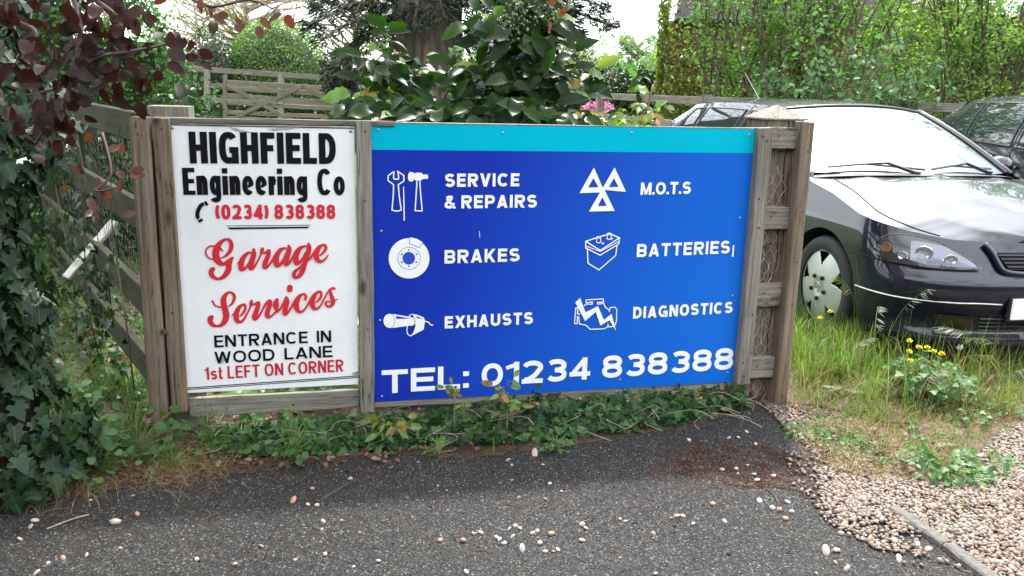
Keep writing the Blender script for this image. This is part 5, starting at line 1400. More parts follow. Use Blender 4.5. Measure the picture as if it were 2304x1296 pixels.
# loose stones one can count on the tarmac
KINDS_P = [('pale cream pebble lying loose on the tarmac', (.36, .31, .25)), ('orange brown pebble lying loose on the tarmac', (.33, .19, .12)), ('white flint chip lying loose on the tarmac', (.36, .35, .33)), ('grey rounded pebble lying loose on the tarmac', (.26, .245, .24)), ('tan pebble lying loose on the tarmac', (.36, .27, .20))]
PM = [simple('loose_pebble_%s' % w, c, 0.65, vary=.22, scale=90) for w, (_, c) in zip(('cream', 'orange', 'white', 'grey', 'tan'), KINDS_P)]
meshes_p = []
for k in range(10):
    V, F = pebbles(np.zeros((1, 3)), np.array([1.0]), ICO1 if k % 2 else ICO2, rough=.26 if k % 2 else .12); meshes_p.append((V, F))
cache = {}
spots = [(262,1178,13,0),(310,1158,8,1),(80,1172,10,0),(45,1212,8,4),(70,1185,8,3),(205,1125,6,4),(297,1116,7,4),(660,1127,9,1),(693,1135,7,2),(712,1138,8,4),(727,1173,7,3),(725,1190,5,2),(588,1228,8,1),(195,1248,6,4),(142,1255,7,1),(108,1268,6,2),(82,1290,8,0),(273,1233,6,0),(528,1270,10,4),(443,1257,7,2),(665,1260,6,4),(731,1248,9,4),(702,1100,7,1),(788,1079,9,3),(769,1171,6,4),(1203,1022,11,4),(1228,1010,9,4),(1143,1035,7,3),(1151,1080,6,0),(1221,1045,5,2),(1237,1089,7,2),(1262,1105,5,1),(1151,1046,5,1),(1043,1217,10,1),(990,1217,9,1),(1065,1200,7,0),(1082,1198,8,4),(1120,1210,9,2),(1133,1222,7,3),(1160,1183,8,0),(1170,1190,7,4),(1145,1191,6,3),(1125,1213,7,0),(1153,1207,6,2),(1198,1200,8,4),(1208,1196,8,2),(1243,1202,10,1),(1214,1223,9,2),(1134,1222,8,2),(1175,1236,10,3),(1145,1190,6,4),(1225,1240,7,0),(1244,1240,6,1),(1255,1236,6,2),(1308,1182,10,4),(1318,1188,8,3),(1310,1216,10,4),(1395,1168,6,0),(1407,1172,6,2),(1522,1161,9,1),(1535,1161,8,0),(1470,1200,7,1),(1050,1288,9,2),(852,1262,9,2),(795,1275,6,0),(1340,1185,0,0),(1395,1255,5,1),(1472,1292,8,4),(1626,1058,8,1),(1602,1135,9,1),(1630,1173,8,3),(1655,1055,7,0),(1660,1065,5,2),(1680,1048,6,0),(1695,1068,9,3),(1703,1080,8,2),(1740,1072,9,0),(1708,1128,10,3),(1752,1148,9,1),(1738,1143,9,2),(1772,1130,8,3),(1780,1152,8,2),(1858,1242,12,0),(1882,1240,11,4),(1880,1265,8,1),(1905,1280,8,3),(1945,1205,7,2),(1955,1215,9,1),(2012,1215,11,3),(2062,1225,10,2),(2090,1237,10,4),(2022,1255,9,0),(2023,1262,8,3),(1765,1167,9,1),(1890,1200,9,4),(1892,1190,7,1),(1838,1290,5,4),(1560,1178,6,2),(1662,985,7,2),(1680,972,7,0),(1700,1000,6,4),(1550,990,6,2),(1640,985,6,4),(985,1092,5,2),(940,1040,6,2),(1005,1103,4,3)]
SHORT = ['cream pebble', 'orange brown pebble', 'white flint chip', 'grey rounded pebble', 'tan pebble']
def zone(px, py):
    if py > 1030 and py < 1115 and px > 1560: return 'among the red brown moss by the corner'
    if px > 1850: return 'on the tarmac beside the gravel edge and kerb'
    if px > 1560 and py < 1030: return 'near the ivy at the foot of the gatepost'
    if px > 1560: return 'between the moss patch and the gravel'
    if px > 1280: return 'on the bare tarmac below the digits 838'
    if px > 960 and py > 1150: return 'in the sprinkle of stones in the middle foreground'
    if px > 960: return 'close to the ivy below the sign'
    if py < 1120: return 'by the weeds under the white sign'
    if px > 420: return 'on the open tarmac left of the stone sprinkle'
    return 'in the bottom left corner of the tarmac'
ORD = ['leftmost', 'second from left', 'third from left', 'fourth from left', 'fifth from left', 'sixth from left', 'seventh from left', 'eighth from left', 'ninth from left', 'tenth from left']
groups_p = {}
for (px, py, r, k) in spots:
    if r >= 4: groups_p.setdefault((k, zone(px, py)), []).append((px, py, r))
for (k, zn), lst in groups_p.items():
    lst.sort()
    for i, (px, py, r) in enumerate(lst):
        P = gnd(px, py, .015); rad = max(.005, r * np.linalg.norm(P - np.array([0, 0, EYE])) / FPX * .76)
        mi = random.randrange(10); key = (mi, k)
        if key not in cache: cache[key] = np_mesh('loose_pebble', meshes_p[mi][0], meshes_p[mi][1], PM[k], smooth=(mi % 2 == 0))
        o = bpy.data.objects.new('loose_pebble', cache[key]); o.location = (P[0], P[1], .012 + rad * .42); o.scale = (rad, rad, rad); o.rotation_euler = (0, 0, random.uniform(0, 6.3)); link(o)
        lab = ('only ' + SHORT[k] if len(lst) == 1 else ORD[i] + ' ' + SHORT[k]) + ' ' + zn
        tag(o, ' '.join(lab.split()[:16]), 'pebble', 'loose pebbles scattered over the tarmac')

# moss cushions and leaf litter
q = fill(P2((1470, 1030), (1560, 1000), (1700, 1005), (1800, 1030), (1870, 1090), (1850, 1140), (1740, 1105), (1620, 1110), (1520, 1075)), 7000)
q = q[np.sin(q[:, 0] * 31 + 2 * np.sin(q[:, 1] * 27)) * np.sin(q[:, 1] * 41 + q[:, 0] * 13) + rng.normal(0, .45, len(q)) > .1]
sz = rng.uniform(.0015, .0055, len(q)); V, F = pebbles(np.c_[q, np.full(len(q), .012)], sz, ICO1, rough=.3, flat_=.55); np_obj('moss', V, F, M['moss'], kind='stuff')
q = np.r_[fill(P2((640, 1110), (650, 1070), (900, 1045), (1000, 1050), (900, 1075), (760, 1100)), 160), fill(P2((1480, 980), (1640, 950), (1640, 975), (1500, 1000)), 90)]
sz = rng.uniform(.0015, .004, len(q)); V, F = pebbles(np.c_[q, np.full(len(q), .012)], sz, ICO1, rough=.3); np_obj('moss', V, F, M['moss'], kind='stuff')
def litter(name, poly, n, s0, s1, mat, z=.02, T=OVATET, zr=.02):
    q = fill(poly, n); pos = np.c_[q, z + rng.uniform(0, zr, n)]
    d = rdirs(n); d[:, 2] *= .35; up = rdirs(n, bias=(0, 0, 1.6)); V, F = scatter(T, pos, d, up, rng.uniform(s0, s1, n)); return np_obj(name, V, F, mat, kind='stuff')
bed = P2((-60, 1130), (150, 1110), (400, 1070), (700, 1045), (1000, 1030), (1250, 1000), (1600, 955), (1745, 935), (1700, 880), (900, 900), (330, 930), (-60, 950))
litter('leaf_litter', bed, 1500, .010, .034, M['dead'])
litter('leaf_litter', P2((-60, 1150), (200, 1130), (500, 1085), (900, 1070), (900, 1030), (400, 1020), (-60, 1040)), 260, .012, .035, M['dead'])
litter('leaf_litter', P2((1760, 930), (2250, 900), (2200, 1050), (1900, 1090)), 140, .02, .05, M['dead'])
litter('leaf_litter', [(-4.5, 3.6), (-1.4, 3.5), (-1.2, 6.0), (-4.5, 7.0)], 2200, .03, .07, M['dead'])
litter('leaf_litter', P2((0, 1290), (0, 1180), (900, 1110), (1700, 1150), (1700, 1290)), 60, .008, .02, M['dead'], z=.014, zr=.004)

# ================================================================== GRASS
def blades(q, h, w, lean, mat, name='grass', z0=.01, curl=.5, rg=rng, parent=None, seg=4):
    n = len(q); h = np.asarray(h) * np.ones(n); a = rg.uniform(0, 2 * PI, n); ln = np.abs(rg.normal(0, lean, n)) + .05
    ca, sa = np.cos(a), np.sin(a); tw = a + PI / 2 + rg.normal(0, .5, n); cx, sx = np.cos(tw), np.sin(tw)
    V = np.zeros((n, 2 * seg + 1, 3))
    for i in range(seg):
        t = i / seg; r = h * ln * (t ** (1 + curl)) ; z = h * (t - .25 * ln * t * t)
        ww = w * (1 - t * .65)
        for s_, k in ((1, 0), (-1, 1)):
            V[:, 2 * i + k, 0] = q[:, 0] + ca * r + s_ * cx * ww; V[:, 2 * i + k, 1] = q[:, 1] + sa * r + s_ * sx * ww; V[:, 2 * i + k, 2] = z0 + z
    r = h * ln; V[:, -1, 0] = q[:, 0] + ca * r; V[:, -1, 1] = q[:, 1] + sa * r; V[:, -1, 2] = z0 + h * (1 - .25 * ln) - h * ln * .25
    T = []
    for i in range(seg - 1): T += [(2*i, 2*i+1, 2*i+3), (2*i, 2*i+3, 2*i+2)]
    T.append((2*seg-2, 2*seg-1, 2*seg)); T = np.array(T)
    F = (T[None] + (np.arange(n) * (2 * seg + 1))[:, None, None]).reshape(-1, 3)
    return np_obj(name, V.reshape(-1, 3), F, mat, parent, kind='stuff')
def clumps(poly, nc, per, spread, rg=rng):
    c = fill(poly, nc, rg); q = np.repeat(c, per, 0) + rg.normal(0, spread, (nc * per, 2)); return q
# sunlit verge to the right of the gatepost
vg = P2((1765, 930), (1800, 890), (1790, 800), (1850, 760), (2304, 810), (2500, 860), (2500, 960), (2304, 930), (2150, 960), (1950, 960))
_c = clumps(vg, 190, 20, .026); blades(_c, np.repeat(rng.uniform(.04, .19, 190), 20) * rng.uniform(.6, 1.1, 190 * 20), .0018, .55, M['grass'])
blades(clumps(vg, 60, 8, .014), rng.uniform(.16, .36, 60 * 8), .0014, .6, M['straw'], name='dry_grass')
nearpost = P2((1790, 880), (1770, 790), (1800, 720), (1900, 735), (1960, 790), (1920, 880))
blades(clumps(P2((1755, 925), (1765, 800), (1850, 770), (2100, 850), (2304, 850), (2304, 930), (1950, 950)), 200, 16, .03), rng.uniform(.02, .09, 200 * 16), .0016, .8, M['grass'])
blades(clumps(P2((1755, 925), (1765, 800), (1850, 770), (2304, 850), (2304, 950), (1950, 960)), 120, 16, .03), rng.uniform(.04, .12, 120 * 16), .0012, .9, M['straw'], name='dry_grass')
blades(clumps(nearpost, 60, 34, .03), rng.uniform(.12, .30, 60 * 34), .0022, .40, M['grass'])
blades(clumps(P2((1760, 960), (1950, 930), (2304, 930), (2250, 1000), (2150, 1070), (1900, 1070)), 130, 14, .02), rng.uniform(.02, .07, 130 * 14), .0014, .8, M['grass'])
blades(clumps(P2((1850, 960), (2304, 880), (2380, 940), (2200, 990), (2100, 1080), (1900, 1100), (1790, 985)), 520, 18, .03), rng.uniform(.015, .06, 520 * 18), .0010, 1.1, M['straw'], name='dry_grass')
blades(clumps(P2((2000, 1080), (2304, 960), (2304, 1180), (2150, 1180)), 34, 14, .012), rng.uniform(.015, .035, 34 * 14), .0012, .8, M['grass'])
blades(fill([(1.6, 4.4), (8, 4.4), (8, 10), (1.6, 10)], 5200), rng.uniform(.03, .12, 5200), .0035, .5, M['grass'])
# shaded left verge
lv = P2((-40, 1080), (60, 900), (330, 880), (350, 960), (300, 1050), (120, 1090))
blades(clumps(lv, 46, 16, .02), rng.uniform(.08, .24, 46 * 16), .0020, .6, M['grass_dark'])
blades(clumps(P2((-40, 1090), (-40, 900), (120, 900), (160, 1060)), 14, 22, .02), rng.uniform(.18, .34, 14 * 22), .0022, .5, M['grass'])
blades(clumps(P2((-40, 1130), (-40, 1030), (150, 1010), (420, 1010), (520, 1060), (380, 1100), (150, 1130)), 190, 20, .045), rng.uniform(.02, .085, 190 * 20), .0009, 2.2, M['straw'], name='dry_grass')
for (px, py, hh) in [(150, 1120, .14), (140, 1100, .1), (370, 1060, .16), (395, 1050, .18), (330, 860, .2)]:
    c = gnd(px, py)[:2]; blades(c + rng.normal(0, .008, (16, 2)), rng.uniform(hh * .6, hh, 16), .0016, .9, M['grass'])
# ground behind the fence and to the left
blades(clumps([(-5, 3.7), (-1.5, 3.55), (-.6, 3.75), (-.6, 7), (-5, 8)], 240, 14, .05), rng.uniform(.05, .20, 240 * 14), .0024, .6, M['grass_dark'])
blades(clumps([(-3, 3.9), (-1.5, 3.7), (-.9, 5), (-2.5, 6)], 60, 10, .04), rng.uniform(.05, .22, 600), .0022, .6, M['grass'])
blades(clumps([(-.6, 3.75), (1.1, 4.1), (1.1, 5), (-.6, 5)], 90, 18, .05), rng.uniform(.05, .16, 90 * 18), .0025, .5, M['grass'])
litter('ground_ivy', [(-4.5, 3.7), (-1.4, 3.5), (-.9, 5.5), (-4.5, 7)], 2400, .02, .045, M['ivy_light'], z=.03, T=ROUNDT, zr=.10)
litter('ground_ivy', [(-1.2, 3.55), (1.1, 4.0), (1.1, 5), (-1.2, 5)], 1500, .025, .05, M['hedge'], z=.03, T=ROUNDT, zr=.12)

# ================================================================== PLANTS CLOSE BY
def path_tube(parent, name, pts, r0, r1, mat, n=6, sub=4):
    P = smooth_path(pts, sub); R_ = np.linspace(r0, r1, len(P)); g = Geo(); g.tube([p - np.array(parent.location) for p in P], list(R_), n)
    return g.obj(name, mat, parent, smooth=True)
# ivy mass at the left edge
iv = empty('ivy_covered_trunk', (-2.02, 2.9, 0), 'dark tree trunk smothered in large dark ivy leaves at the left edge', 'tree')
g = Geo(); g.tube([(0, 0, 0), (.02, .02, 1.2), (.0, .05, 2.7), (.05, 0, 4.2)], [.34, .27, .22, .16], 12); g.obj('trunk', M['bark'], iv, smooth=True)
n = 3000
th = rng.uniform(-PI, .45, n); zz = np.r_[rng.uniform(0.05, 2.5, 2200), rng.uniform(.05, 1.3, 800)]
rx = .40 + .07 * np.sin(zz * 5 + 1) + .06 * np.sin(zz * 11); dep = rng.uniform(.74, 1.0, n) ** .5
px_ = -2.02 + rx * dep * np.cos(th); py_ = 2.9 + .42 * dep * np.sin(th)
pos = np.c_[px_, py_, zz]
out_ = np.c_[np.cos(th), np.sin(th), np.full(n, .35)]
dirs = np.c_[rng.normal(0, .5, n), rng.normal(0, .3, n), -np.ones(n)] + out_ * .45
leaf_parts(iv, 'leaf', IVYT, M['ivy'], pos, dirs, out_ + rng.normal(0, .35, (n, 3)), rng.uniform(.038, .085, n))
iv2 = empty('ivy_on_fence', (-1.75, 3.7, 0), 'trailing ivy climbing the lower rails of the old left fence', 'ivy')
n = 330
tt = rng.uniform(.55, 2.6, n); zz = rng.uniform(.02, 1.25, n) * (.35 + .65 * np.clip(tt / 1.2, 0, 1)); base = lf0[None] + _ld[None] * tt[:, None]
nrm = np.array([-_ld[1], _ld[0], 0]) * -1; nrm = np.array([-.82, -.57, 0])
pos = base + np.c_[np.zeros((n, 2)), zz] + nrm[None] * rng.uniform(.02, .16, n)[:, None]
leaf_parts(iv2, 'leaf', IVYT, M['ivy'], pos, np.c_[rng.normal(0, .5, n), rng.normal(0, .5, n), -np.ones(n)], nrm[None] + rng.normal(0, .4, (n, 3)) + np.array([0, 0, .3]), rng.uniform(.03, .06, n), lim=200)
for k in range(3):
    a = lf0 + _ld * random.uniform(.2, 2.2); path_tube(iv2, 'stem', [a + nrm * .05, a + nrm * .09 + _ld * random.uniform(-.3, .3) + np.array([0, 0, .4]), a + nrm * .06 + _ld * random.uniform(-.4, .4) + np.array([0, 0, .9]), a + nrm * .05 + _ld * random.uniform(-.5, .5) + np.array([0, 0, 1.25])], .004, .002, M['twig'], 5)

# purple-leaved plum overhead
pl = empty('purple_leaf_plum', (-2.3, 2.35, 0), 'purple-leaved plum tree hanging its dark red leaves over the left of the signs', 'tree')
g = Geo(); g.tube([(0, 0, 0), (.04, .02, 1.3), (.1, .05, 2.4), (.5, .2, 3.3)], [.07, .06, .05, .03], 9); g.obj('trunk', M['plum_twig'], pl, smooth=True)
brs = [([(-200, -260, 2.3), (120, -60, 2.25), (180, 60, 2.15), (165, 150, 2.1), (150, 215, 2.1), (110, 275, 2.1), (80, 325, 2.15)], 74), ([(155, 170, 2.1), (215, 130, 2.15), (300, 115, 2.2), (370, 100, 2.25), (415, 85, 2.3)], 52),
       ([(-200, -100, 2.1), (0, 30, 2.05), (80, 70, 2.0), (60, 120, 1.98), (30, 150, 1.95)], 44), ([(120, -60, 2.25), (230, 10, 2.15), (270, 40, 2.1), (310, 60, 2.1)], 34),
       ([(-200, -260, 2.6), (300, -110, 2.7), (420, -10, 2.65), (480, 15, 2.6), (560, 0, 2.6), (615, 20, 2.6)], 30), ([(160, 170, 2.1), (120, 200, 2.1), (60, 215, 2.0)], 22), ([(230, 300, 3.0), (250, 390, 2.9), (215, 430, 2.85), (270, 420, 2.85)], 16),
       ([(615, -160, 3.0), (900, -90, 3.2), (1150, -40, 3.3), (1265, -5, 3.4), (1275, 25, 3.4)], 9)]
LP, LD, LU, LS = [], [], [], []; LP2, LD2, LU2, LS2 = [], [], [], []
for bi, (pts, nl) in enumerate(brs):
    W_ = [at(*p) for p in pts]; P = smooth_path(W_, 6); path_tube(pl, 'branch', W_, .010 if bi == 0 else .006, .0025, M['plum_twig'], 6, 5)
    for k in range(nl):
        t = (k + random.random()) / nl; i = int(t * (len(P) - 1)); i = max(i, int(len(P) * .25)) if bi < 5 else i
        o_ = np.array([random.gauss(0, .045), random.gauss(0, .04), random.gauss(-.01, .042)])
        d_ = np.array([random.gauss(0, .6), random.gauss(-.15, .5), -.55 + random.gauss(0, .45)]); u_ = np.array([random.gauss(0, .5), -1.0, random.gauss(.35, .5)])
        if bi in (4, 6, 7): LP2.append(P[i] + o_); LD2.append(d_); LU2.append(u_); LS2.append(random.uniform(.035, .055) if bi != 4 else random.uniform(.03, .05))
        else: LP.append(P[i] + o_); LD.append(d_); LU.append(u_); LS.append(random.uniform(.030, .058))
leaf_parts(pl, 'leaf', OVATET, M['plum'], np.array(LP), np.array(LD), np.array(LU), np.array(LS))
leaf_parts(pl, 'leaf', OVATET, M['plum_red'], np.array(LP2), np.array(LD2), np.array(LU2), np.array(LS2))
for (a, b, c) in [((.5, .2, 3.3), (1.6, .5, 3.5), (3.0, .8, 3.3)), ((.1, .05, 2.4), (.4, -.5, 2.9), (1.0, -.9, 3.2)), ((.5, .2, 3.3), (1.2, 1.2, 3.7), (2.2, 1.9, 3.6))]:
    path_tube(pl, 'branch', [np.array(a) + np.array(pl.location), np.array(b) + np.array(pl.location), np.array(c) + np.array(pl.location)], .03, .012, M['plum_twig'])
n = 5200; pos = np.c_[rng.uniform(-3.6, .15, n), rng.uniform(1.2, 4.6, n), rng.uniform(2.75, 3.9, n)]
keep = pos[:, 2] > 1.75 + .1 * pos[:, 1]; pos = pos[keep]; n = len(pos)
V, F = scatter(OVATET, pos, rdirs(n, bias=(0, 0, -.5)), rdirs(n, bias=(0, 0, 1)), rng.uniform(.05, .08, n)); np_obj('foliage', V, F, M['plum'], pl, kind='stuff')

# mahonia behind the blue sign
def compound(c, d, nl, s, P, D, U, S, wob=.25):
    """one feathered leaf: a bent midrib with paired leaflets"""
    d = d / np.linalg.norm(d); side = np.cross(d, np.array([0, 0, 1.0])); side /= np.linalg.norm(side) + 1e-6
    L_ = s * (nl * .5 + 1.0)
    for k in range(nl):
        t = (k + 1) / (nl + 1); p = c + d * L_ * t + np.array([0, 0, -.22 * L_ * t * t])
        for sg in (1, -1):
            P.append(p); D.append(side * sg + d * .45 + np.array([0, 0, -.35]) + rng.normal(0, wob, 3)); U.append(np.array([0, -.75, .5]) + rng.normal(0, .45, 3)); S.append(s * rng.uniform(.8, 1.1))
    P.append(c + d * L_ + np.array([0, 0, -.22 * L_])); D.append(d + np.array([0, 0, -.5])); U.append(np.array([0, -.8, .4])); S.append(s * 1.15)
def mahonia(name, label, blobs, stems, mat, root_px, lim=300, young=0.0, berries=(), cat='shrub'):
    b = gnd(*root_px); r = empty(name, (b[0], b[1], 0), label, cat)
    P, D, U, S = [], [], [], []; P2_, D2, U2, S2 = [], [], [], []
    for (px, py, rx, ry, Y, n_, s) in blobs:
        for _ in range(n_):
            a = random.uniform(0, 2 * PI); q = math.sqrt(random.random()); c = at(px + rx * q * math.cos(a), py + ry * q * math.sin(a), Y + random.uniform(-.3, .3))
            ctr = at(px, py + ry, Y); d = (c - ctr); d = d / (np.linalg.norm(d) + 1e-6) + rng.normal(0, .45, 3) + np.array([0, -.25, .1])
            yg = random.random() < young
            compound(c - d / np.linalg.norm(d) * s * 1.5, d, random.choice((2, 2, 3)), s * random.uniform(.8, 1.15), *((P2_, D2, U2, S2) if yg else (P, D, U, S)))
    if P: leaf_parts(r, 'leaf', OVALT, mat, np.array(P), np.array(D), np.array(U), np.array(S), lim=lim if not P2_ else int(lim * .8))
    if P2_: leaf_parts(r, 'leaf', OVALT, M['mahonia_young'], np.array(P2_), np.array(D2), np.array(U2), np.array(S2), lim=int(lim * .2) if P else lim)
    for st in stems: path_tube(r, 'stem', [at(*p) for p in st], .016, .006, M['twig'], 6)
    for (px, py, w, Y) in berries:
        c = at(px, py, Y); k = 90; q = c + rng.normal(0, 1, (k, 3)) * np.array([w, w * .7, w * 1.2]); V, F = pebbles(q, rng.uniform(.005, .008, k), ICO1, flat_=1.0, rough=.02)
        np_obj('berry_cluster', V, F, M['berry'], r, smooth=True, kind='stuff')
    return r
mahonia('mahonia_bush', 'tall glossy dark green mahonia bush rising behind the blue sign', [(1130, 190, 105, 90, 4.6, 46, .12), (1175, 50, 95, 80, 4.6, 44, .12), (1240, 175, 85, 60, 4.5, 26, .115), (1175, 250, 150, 40, 4.3, 42, .115), (1180, -90, 110, 80, 4.7, 20, .11)],
        [[(1110, 420, 4.6), (1105, 250, 4.6), (1125, 120, 4.6), (1160, -60, 4.7)], [(1120, 400, 4.6), (1190, 240, 4.55), (1260, 170, 4.5)], [(1110, 300, 4.6), (1070, 220, 4.6), (1050, 160, 4.6)]], M['mahonia'], (1110, 520), young=.10, berries=[(1168, 40, .045, 4.3), (1235, 30, .02, 4.3), (1310, 150, .035, 4.4)])
mahonia('mahonia_bush', 'lower spreading mahonia bush in front of the conifer trunk', [(885, 175, 75, 65, 4.9, 20, .12), (855, 100, 40, 45, 4.9, 8, .11), (900, 245, 120, 36, 4.5, 34, .115), (1000, 245, 70, 40, 4.4, 20, .11), (815, 240, 40, 34, 4.6, 7, .10)],
        [[(930, 420, 4.8), (910, 280, 4.8), (880, 180, 4.9), (856, 90, 4.9)], [(940, 400, 4.7), (980, 260, 4.5), (1010, 200, 4.5)]], M['mahonia'], (920, 520), young=.12, berries=[(857, 75, .03, 4.8)])
mahonia('mahonia_shoot', 'small mahonia shoot with an orange tipped leaf between the sign and the car', [(1455, 215, 45, 50, 4.7, 9, .06), (1425, 258, 70, 22, 4.4, 12, .06), (1320, 262, 60, 18, 4.3, 10, .06)],
        [[(1440, 420, 4.6), (1450, 280, 4.6), (1470, 190, 4.7)]], M['mahonia'], (1440, 520), young=.4)
mahonia('mahonia_sprig', 'bright green sprig standing behind the flat topped post', [(400, 215, 60, 26, 3.95, 12, .05), (440, 245, 45, 18, 3.9, 8, .05)], [[(420, 380, 3.9), (410, 260, 3.9), (395, 190, 3.95)]], M['mahonia'], (420, 720))
def seedling(px, py, Yoff, n_, s, mat, label, H=.12, spread=1.0):
    b = gnd(px, py); r = empty('mahonia_seedling', (b[0], b[1], .015), label, 'seedling', 'young mahonia plants at the foot of the signs')
    P, D, U, S = [], [], [], []
    for k in range(n_):
        a = 2 * PI * k / n_ + random.uniform(-.3, .3); d = np.array([math.cos(a) * spread, math.sin(a) * spread - .3, .55]); compound(b + np.array([0, 0, H * random.uniform(.6, 1.1)]), d, 2, s, P, D, U, S)
    leaf_parts(r, 'leaf', OVALT, mat, np.array(P), np.array(D), np.array(U), np.array(S)); g = Geo(); g.tube([(0, 0, 0), (0, -.01, H)], [.004, .003], 5); g.obj('stem', M['stem'], r)
seedling(880, 1010, 0, 6, .046, M['mahonia_young'], 'yellow green seedling in front of the middle batten', .10)
seedling(1022, 985, 0, 4, .034, M['mahonia_young'], 'seedling whose reddish tip covers the sign below the L', .19, .5)
seedling(1140, 990, 0, 5, .044, M['mahonia_young'], 'bright seedling overlapping the sign below the digits 12', .20, .6)
seedling(1110, 1030, 0, 4, .05, M['mahonia'], 'dark leaved seedling at the tarmac edge under the digits', .12, .7)
seedling(1190, 975, 0, 4, .045, M['mahonia'], 'blue green seedling right of the bright one', .15, .7)

# ivy carpet along the foot of the signs
ic = empty('ivy_carpet', (0.3, 3.5, 0), 'low carpet of small ivy leaves along the foot of the blue sign', 'ivy')
n = 2600; s_ = rng.uniform(-1.28, 1.12, n); dmax = np.interp(s_, [-1.3, -.8, -.4, .1, .5, 1.12], [.24, .27, .26, .31, .26, .08]); d_ = rng.uniform(-.18, 1, n) * dmax
keep_ = np.sin(s_ * 23 + 3 * np.sin(s_ * 9)) * .5 + np.sin(d_ * 40 + s_ * 17) * .5 + rng.normal(0, .5, n) > -.75; s_, d_, dmax = s_[keep_], d_[keep_], dmax[keep_]; n = len(s_)
hh = .025 + rng.uniform(0, 1, n) ** 1.2 * np.interp(s_, [-1.3, -.5, .2, 1.12], [.03, .045, .085, .085]) * (1 - .7 * np.clip(d_ / dmax, 0, 1))
pos = FP0 + FU * s_[:, None] + FN * d_[:, None] + np.c_[np.zeros((n, 2)), hh]
leaf_parts(ic, 'leaf', IVYT, M['ivy_light'], pos, rdirs(n, bias=(.1, -.5, -.25)), rdirs(n, bias=(0, -.7, 1.6)), rng.uniform(.026, .050, n))
g = Geo()
for k in range(60):
    s0_ = random.uniform(-1.2, 1.1); d0 = random.uniform(0, .2); p = fpos(s0_, d0, .03); q = fpos(s0_ + random.uniform(-.2, .2), d0 + random.uniform(0, .15), random.uniform(.02, .12)); r_ = q + np.array([random.uniform(-.1, .1), -random.uniform(0, .08), -.02])
    g.tube([v - np.array(ic.location) for v in smooth_path([p, q, r_], 3)], .0014, 3)
tag(g.obj('runner', M['pale_twig'], ic), kind='stuff')
# broad-leaved weeds
def weed(name, px, py, n_, s, H, R_, T, mat, label, group=None, cat='weed', stems=True, parent_h=0):
    b = gnd(px, py); r = empty(name, (b[0], b[1], .014), label, cat, group); a = rng.uniform(0, 2 * PI, n_); q = np.sqrt(rng.uniform(.02, 1, n_)) * R_; z = rng.uniform(.15, 1, n_) * H * (1 - .4 * q / R_)
    pos = np.array([b[0], b[1], .014]) + np.c_[np.cos(a) * q, np.sin(a) * q, z]; d = np.c_[np.cos(a), np.sin(a), np.full(n_, -.1)] + rng.normal(0, .35, (n_, 3))
    leaf_parts(r, 'leaf', T, mat, pos, d, rdirs(n_, bias=(0, -.5, 1.8)), rng.uniform(.7, 1.15, n_) * s)
    if stems:
        g = Geo()
        for i in range(n_): g.tube([(0, 0, 0), ((pos[i, 0] - b[0]) * .4, (pos[i, 1] - b[1]) * .4, z[i] * .7), (pos[i, 0] - b[0], pos[i, 1] - b[1], z[i])], .0011, 3)
        tag(g.obj('stalks', M['stem'], r), kind='stuff')
    return r
weed('dead_nettle', 95, 1000, 60, .046, .30, .20, ROUNDT, M['weed'], 'tall leafy clump at the left edge under the ivy')
weed('dead_nettle', 225, 1075, 50, .040, .20, .15, ROUNDT, M['weed'], 'leafy clump between the left edge and the left post, nearest the tarmac')
weed('goosegrass', 390, 1060, 40, .028, .10, .11, NARROWT, M['geranium'], 'low pale sprawling weed below the left post')
weed('dead_nettle', 160, 1030, 64, .046, .26, .20, ROUNDT, M['weed'], 'clump of round leaved dead nettle at the left, below the ivy')
weed('dead_nettle', 310, 1040, 70, .042, .25, .16, ROUNDT, M['weed'], 'round leaved weed growing against the foot of the left post')
weed('dead_nettle', 40, 1110, 20, .045, .12, .12, ROUNDT, M['weed'], 'low round leaved weed at the bottom left corner of the verge')
weed('nettle', 660, 1045, 54, .034, .26, .085, OVATET, M['weed'], 'upright jagged weed in front of the bottom rail of the white sign')
weed('cleavers', 470, 1010, 60, .022, .24, .10, NARROWT, M['weed'], 'thin cleavers climbing beside the batten of the white sign')
weed('bindweed', 540, 1010, 22, .04, .12, .14, ROUNDT, M['weed'], 'heart leaved weed under the left end of the white sign')
weed('groundsel', 985, 1030, 40, .018, .09, .07, NARROWT, M['geranium'], 'feathery pale weed between the yellow seedling and the dark one')
weed('groundsel', 1250, 1020, 44, .022, .10, .07, IVYT, M['geranium'], 'light green trailing weed spilling onto the tarmac below the sign')
weed('hogweed', 2080, 905, 300, .040, .25, .20, IVYT, M['geranium'], 'big bushy clump of lobed leaves below the yellow flowers')
weed('geranium', 2130, 1075, 120, .036, .07, .15, IVYT, M['geranium'], 'low feathery green weed at the edge of the gravel')
weed('geranium', 1900, 1000, 60, .022, .05, .12, ROUNDT, M['geranium'], 'pale mat of tiny leaves on the soil right of the gatepost')
weed('clover', 2230, 1060, 70, .026, .05, .14, ROUNDT, M['geranium'], 'patch of clover like leaves at the right, above the gravel')
weed('plantain', 1890, 905, 16, .10, .10, .03, NARROWT, M['grass'], 'broad strap leaves standing in the grass right of the gatepost')
weed('dock', 2010, 1040, 40, .03, .06, .13, OVATET, M['geranium'], 'scattered small leaves over the dry grass in the middle of the verge')
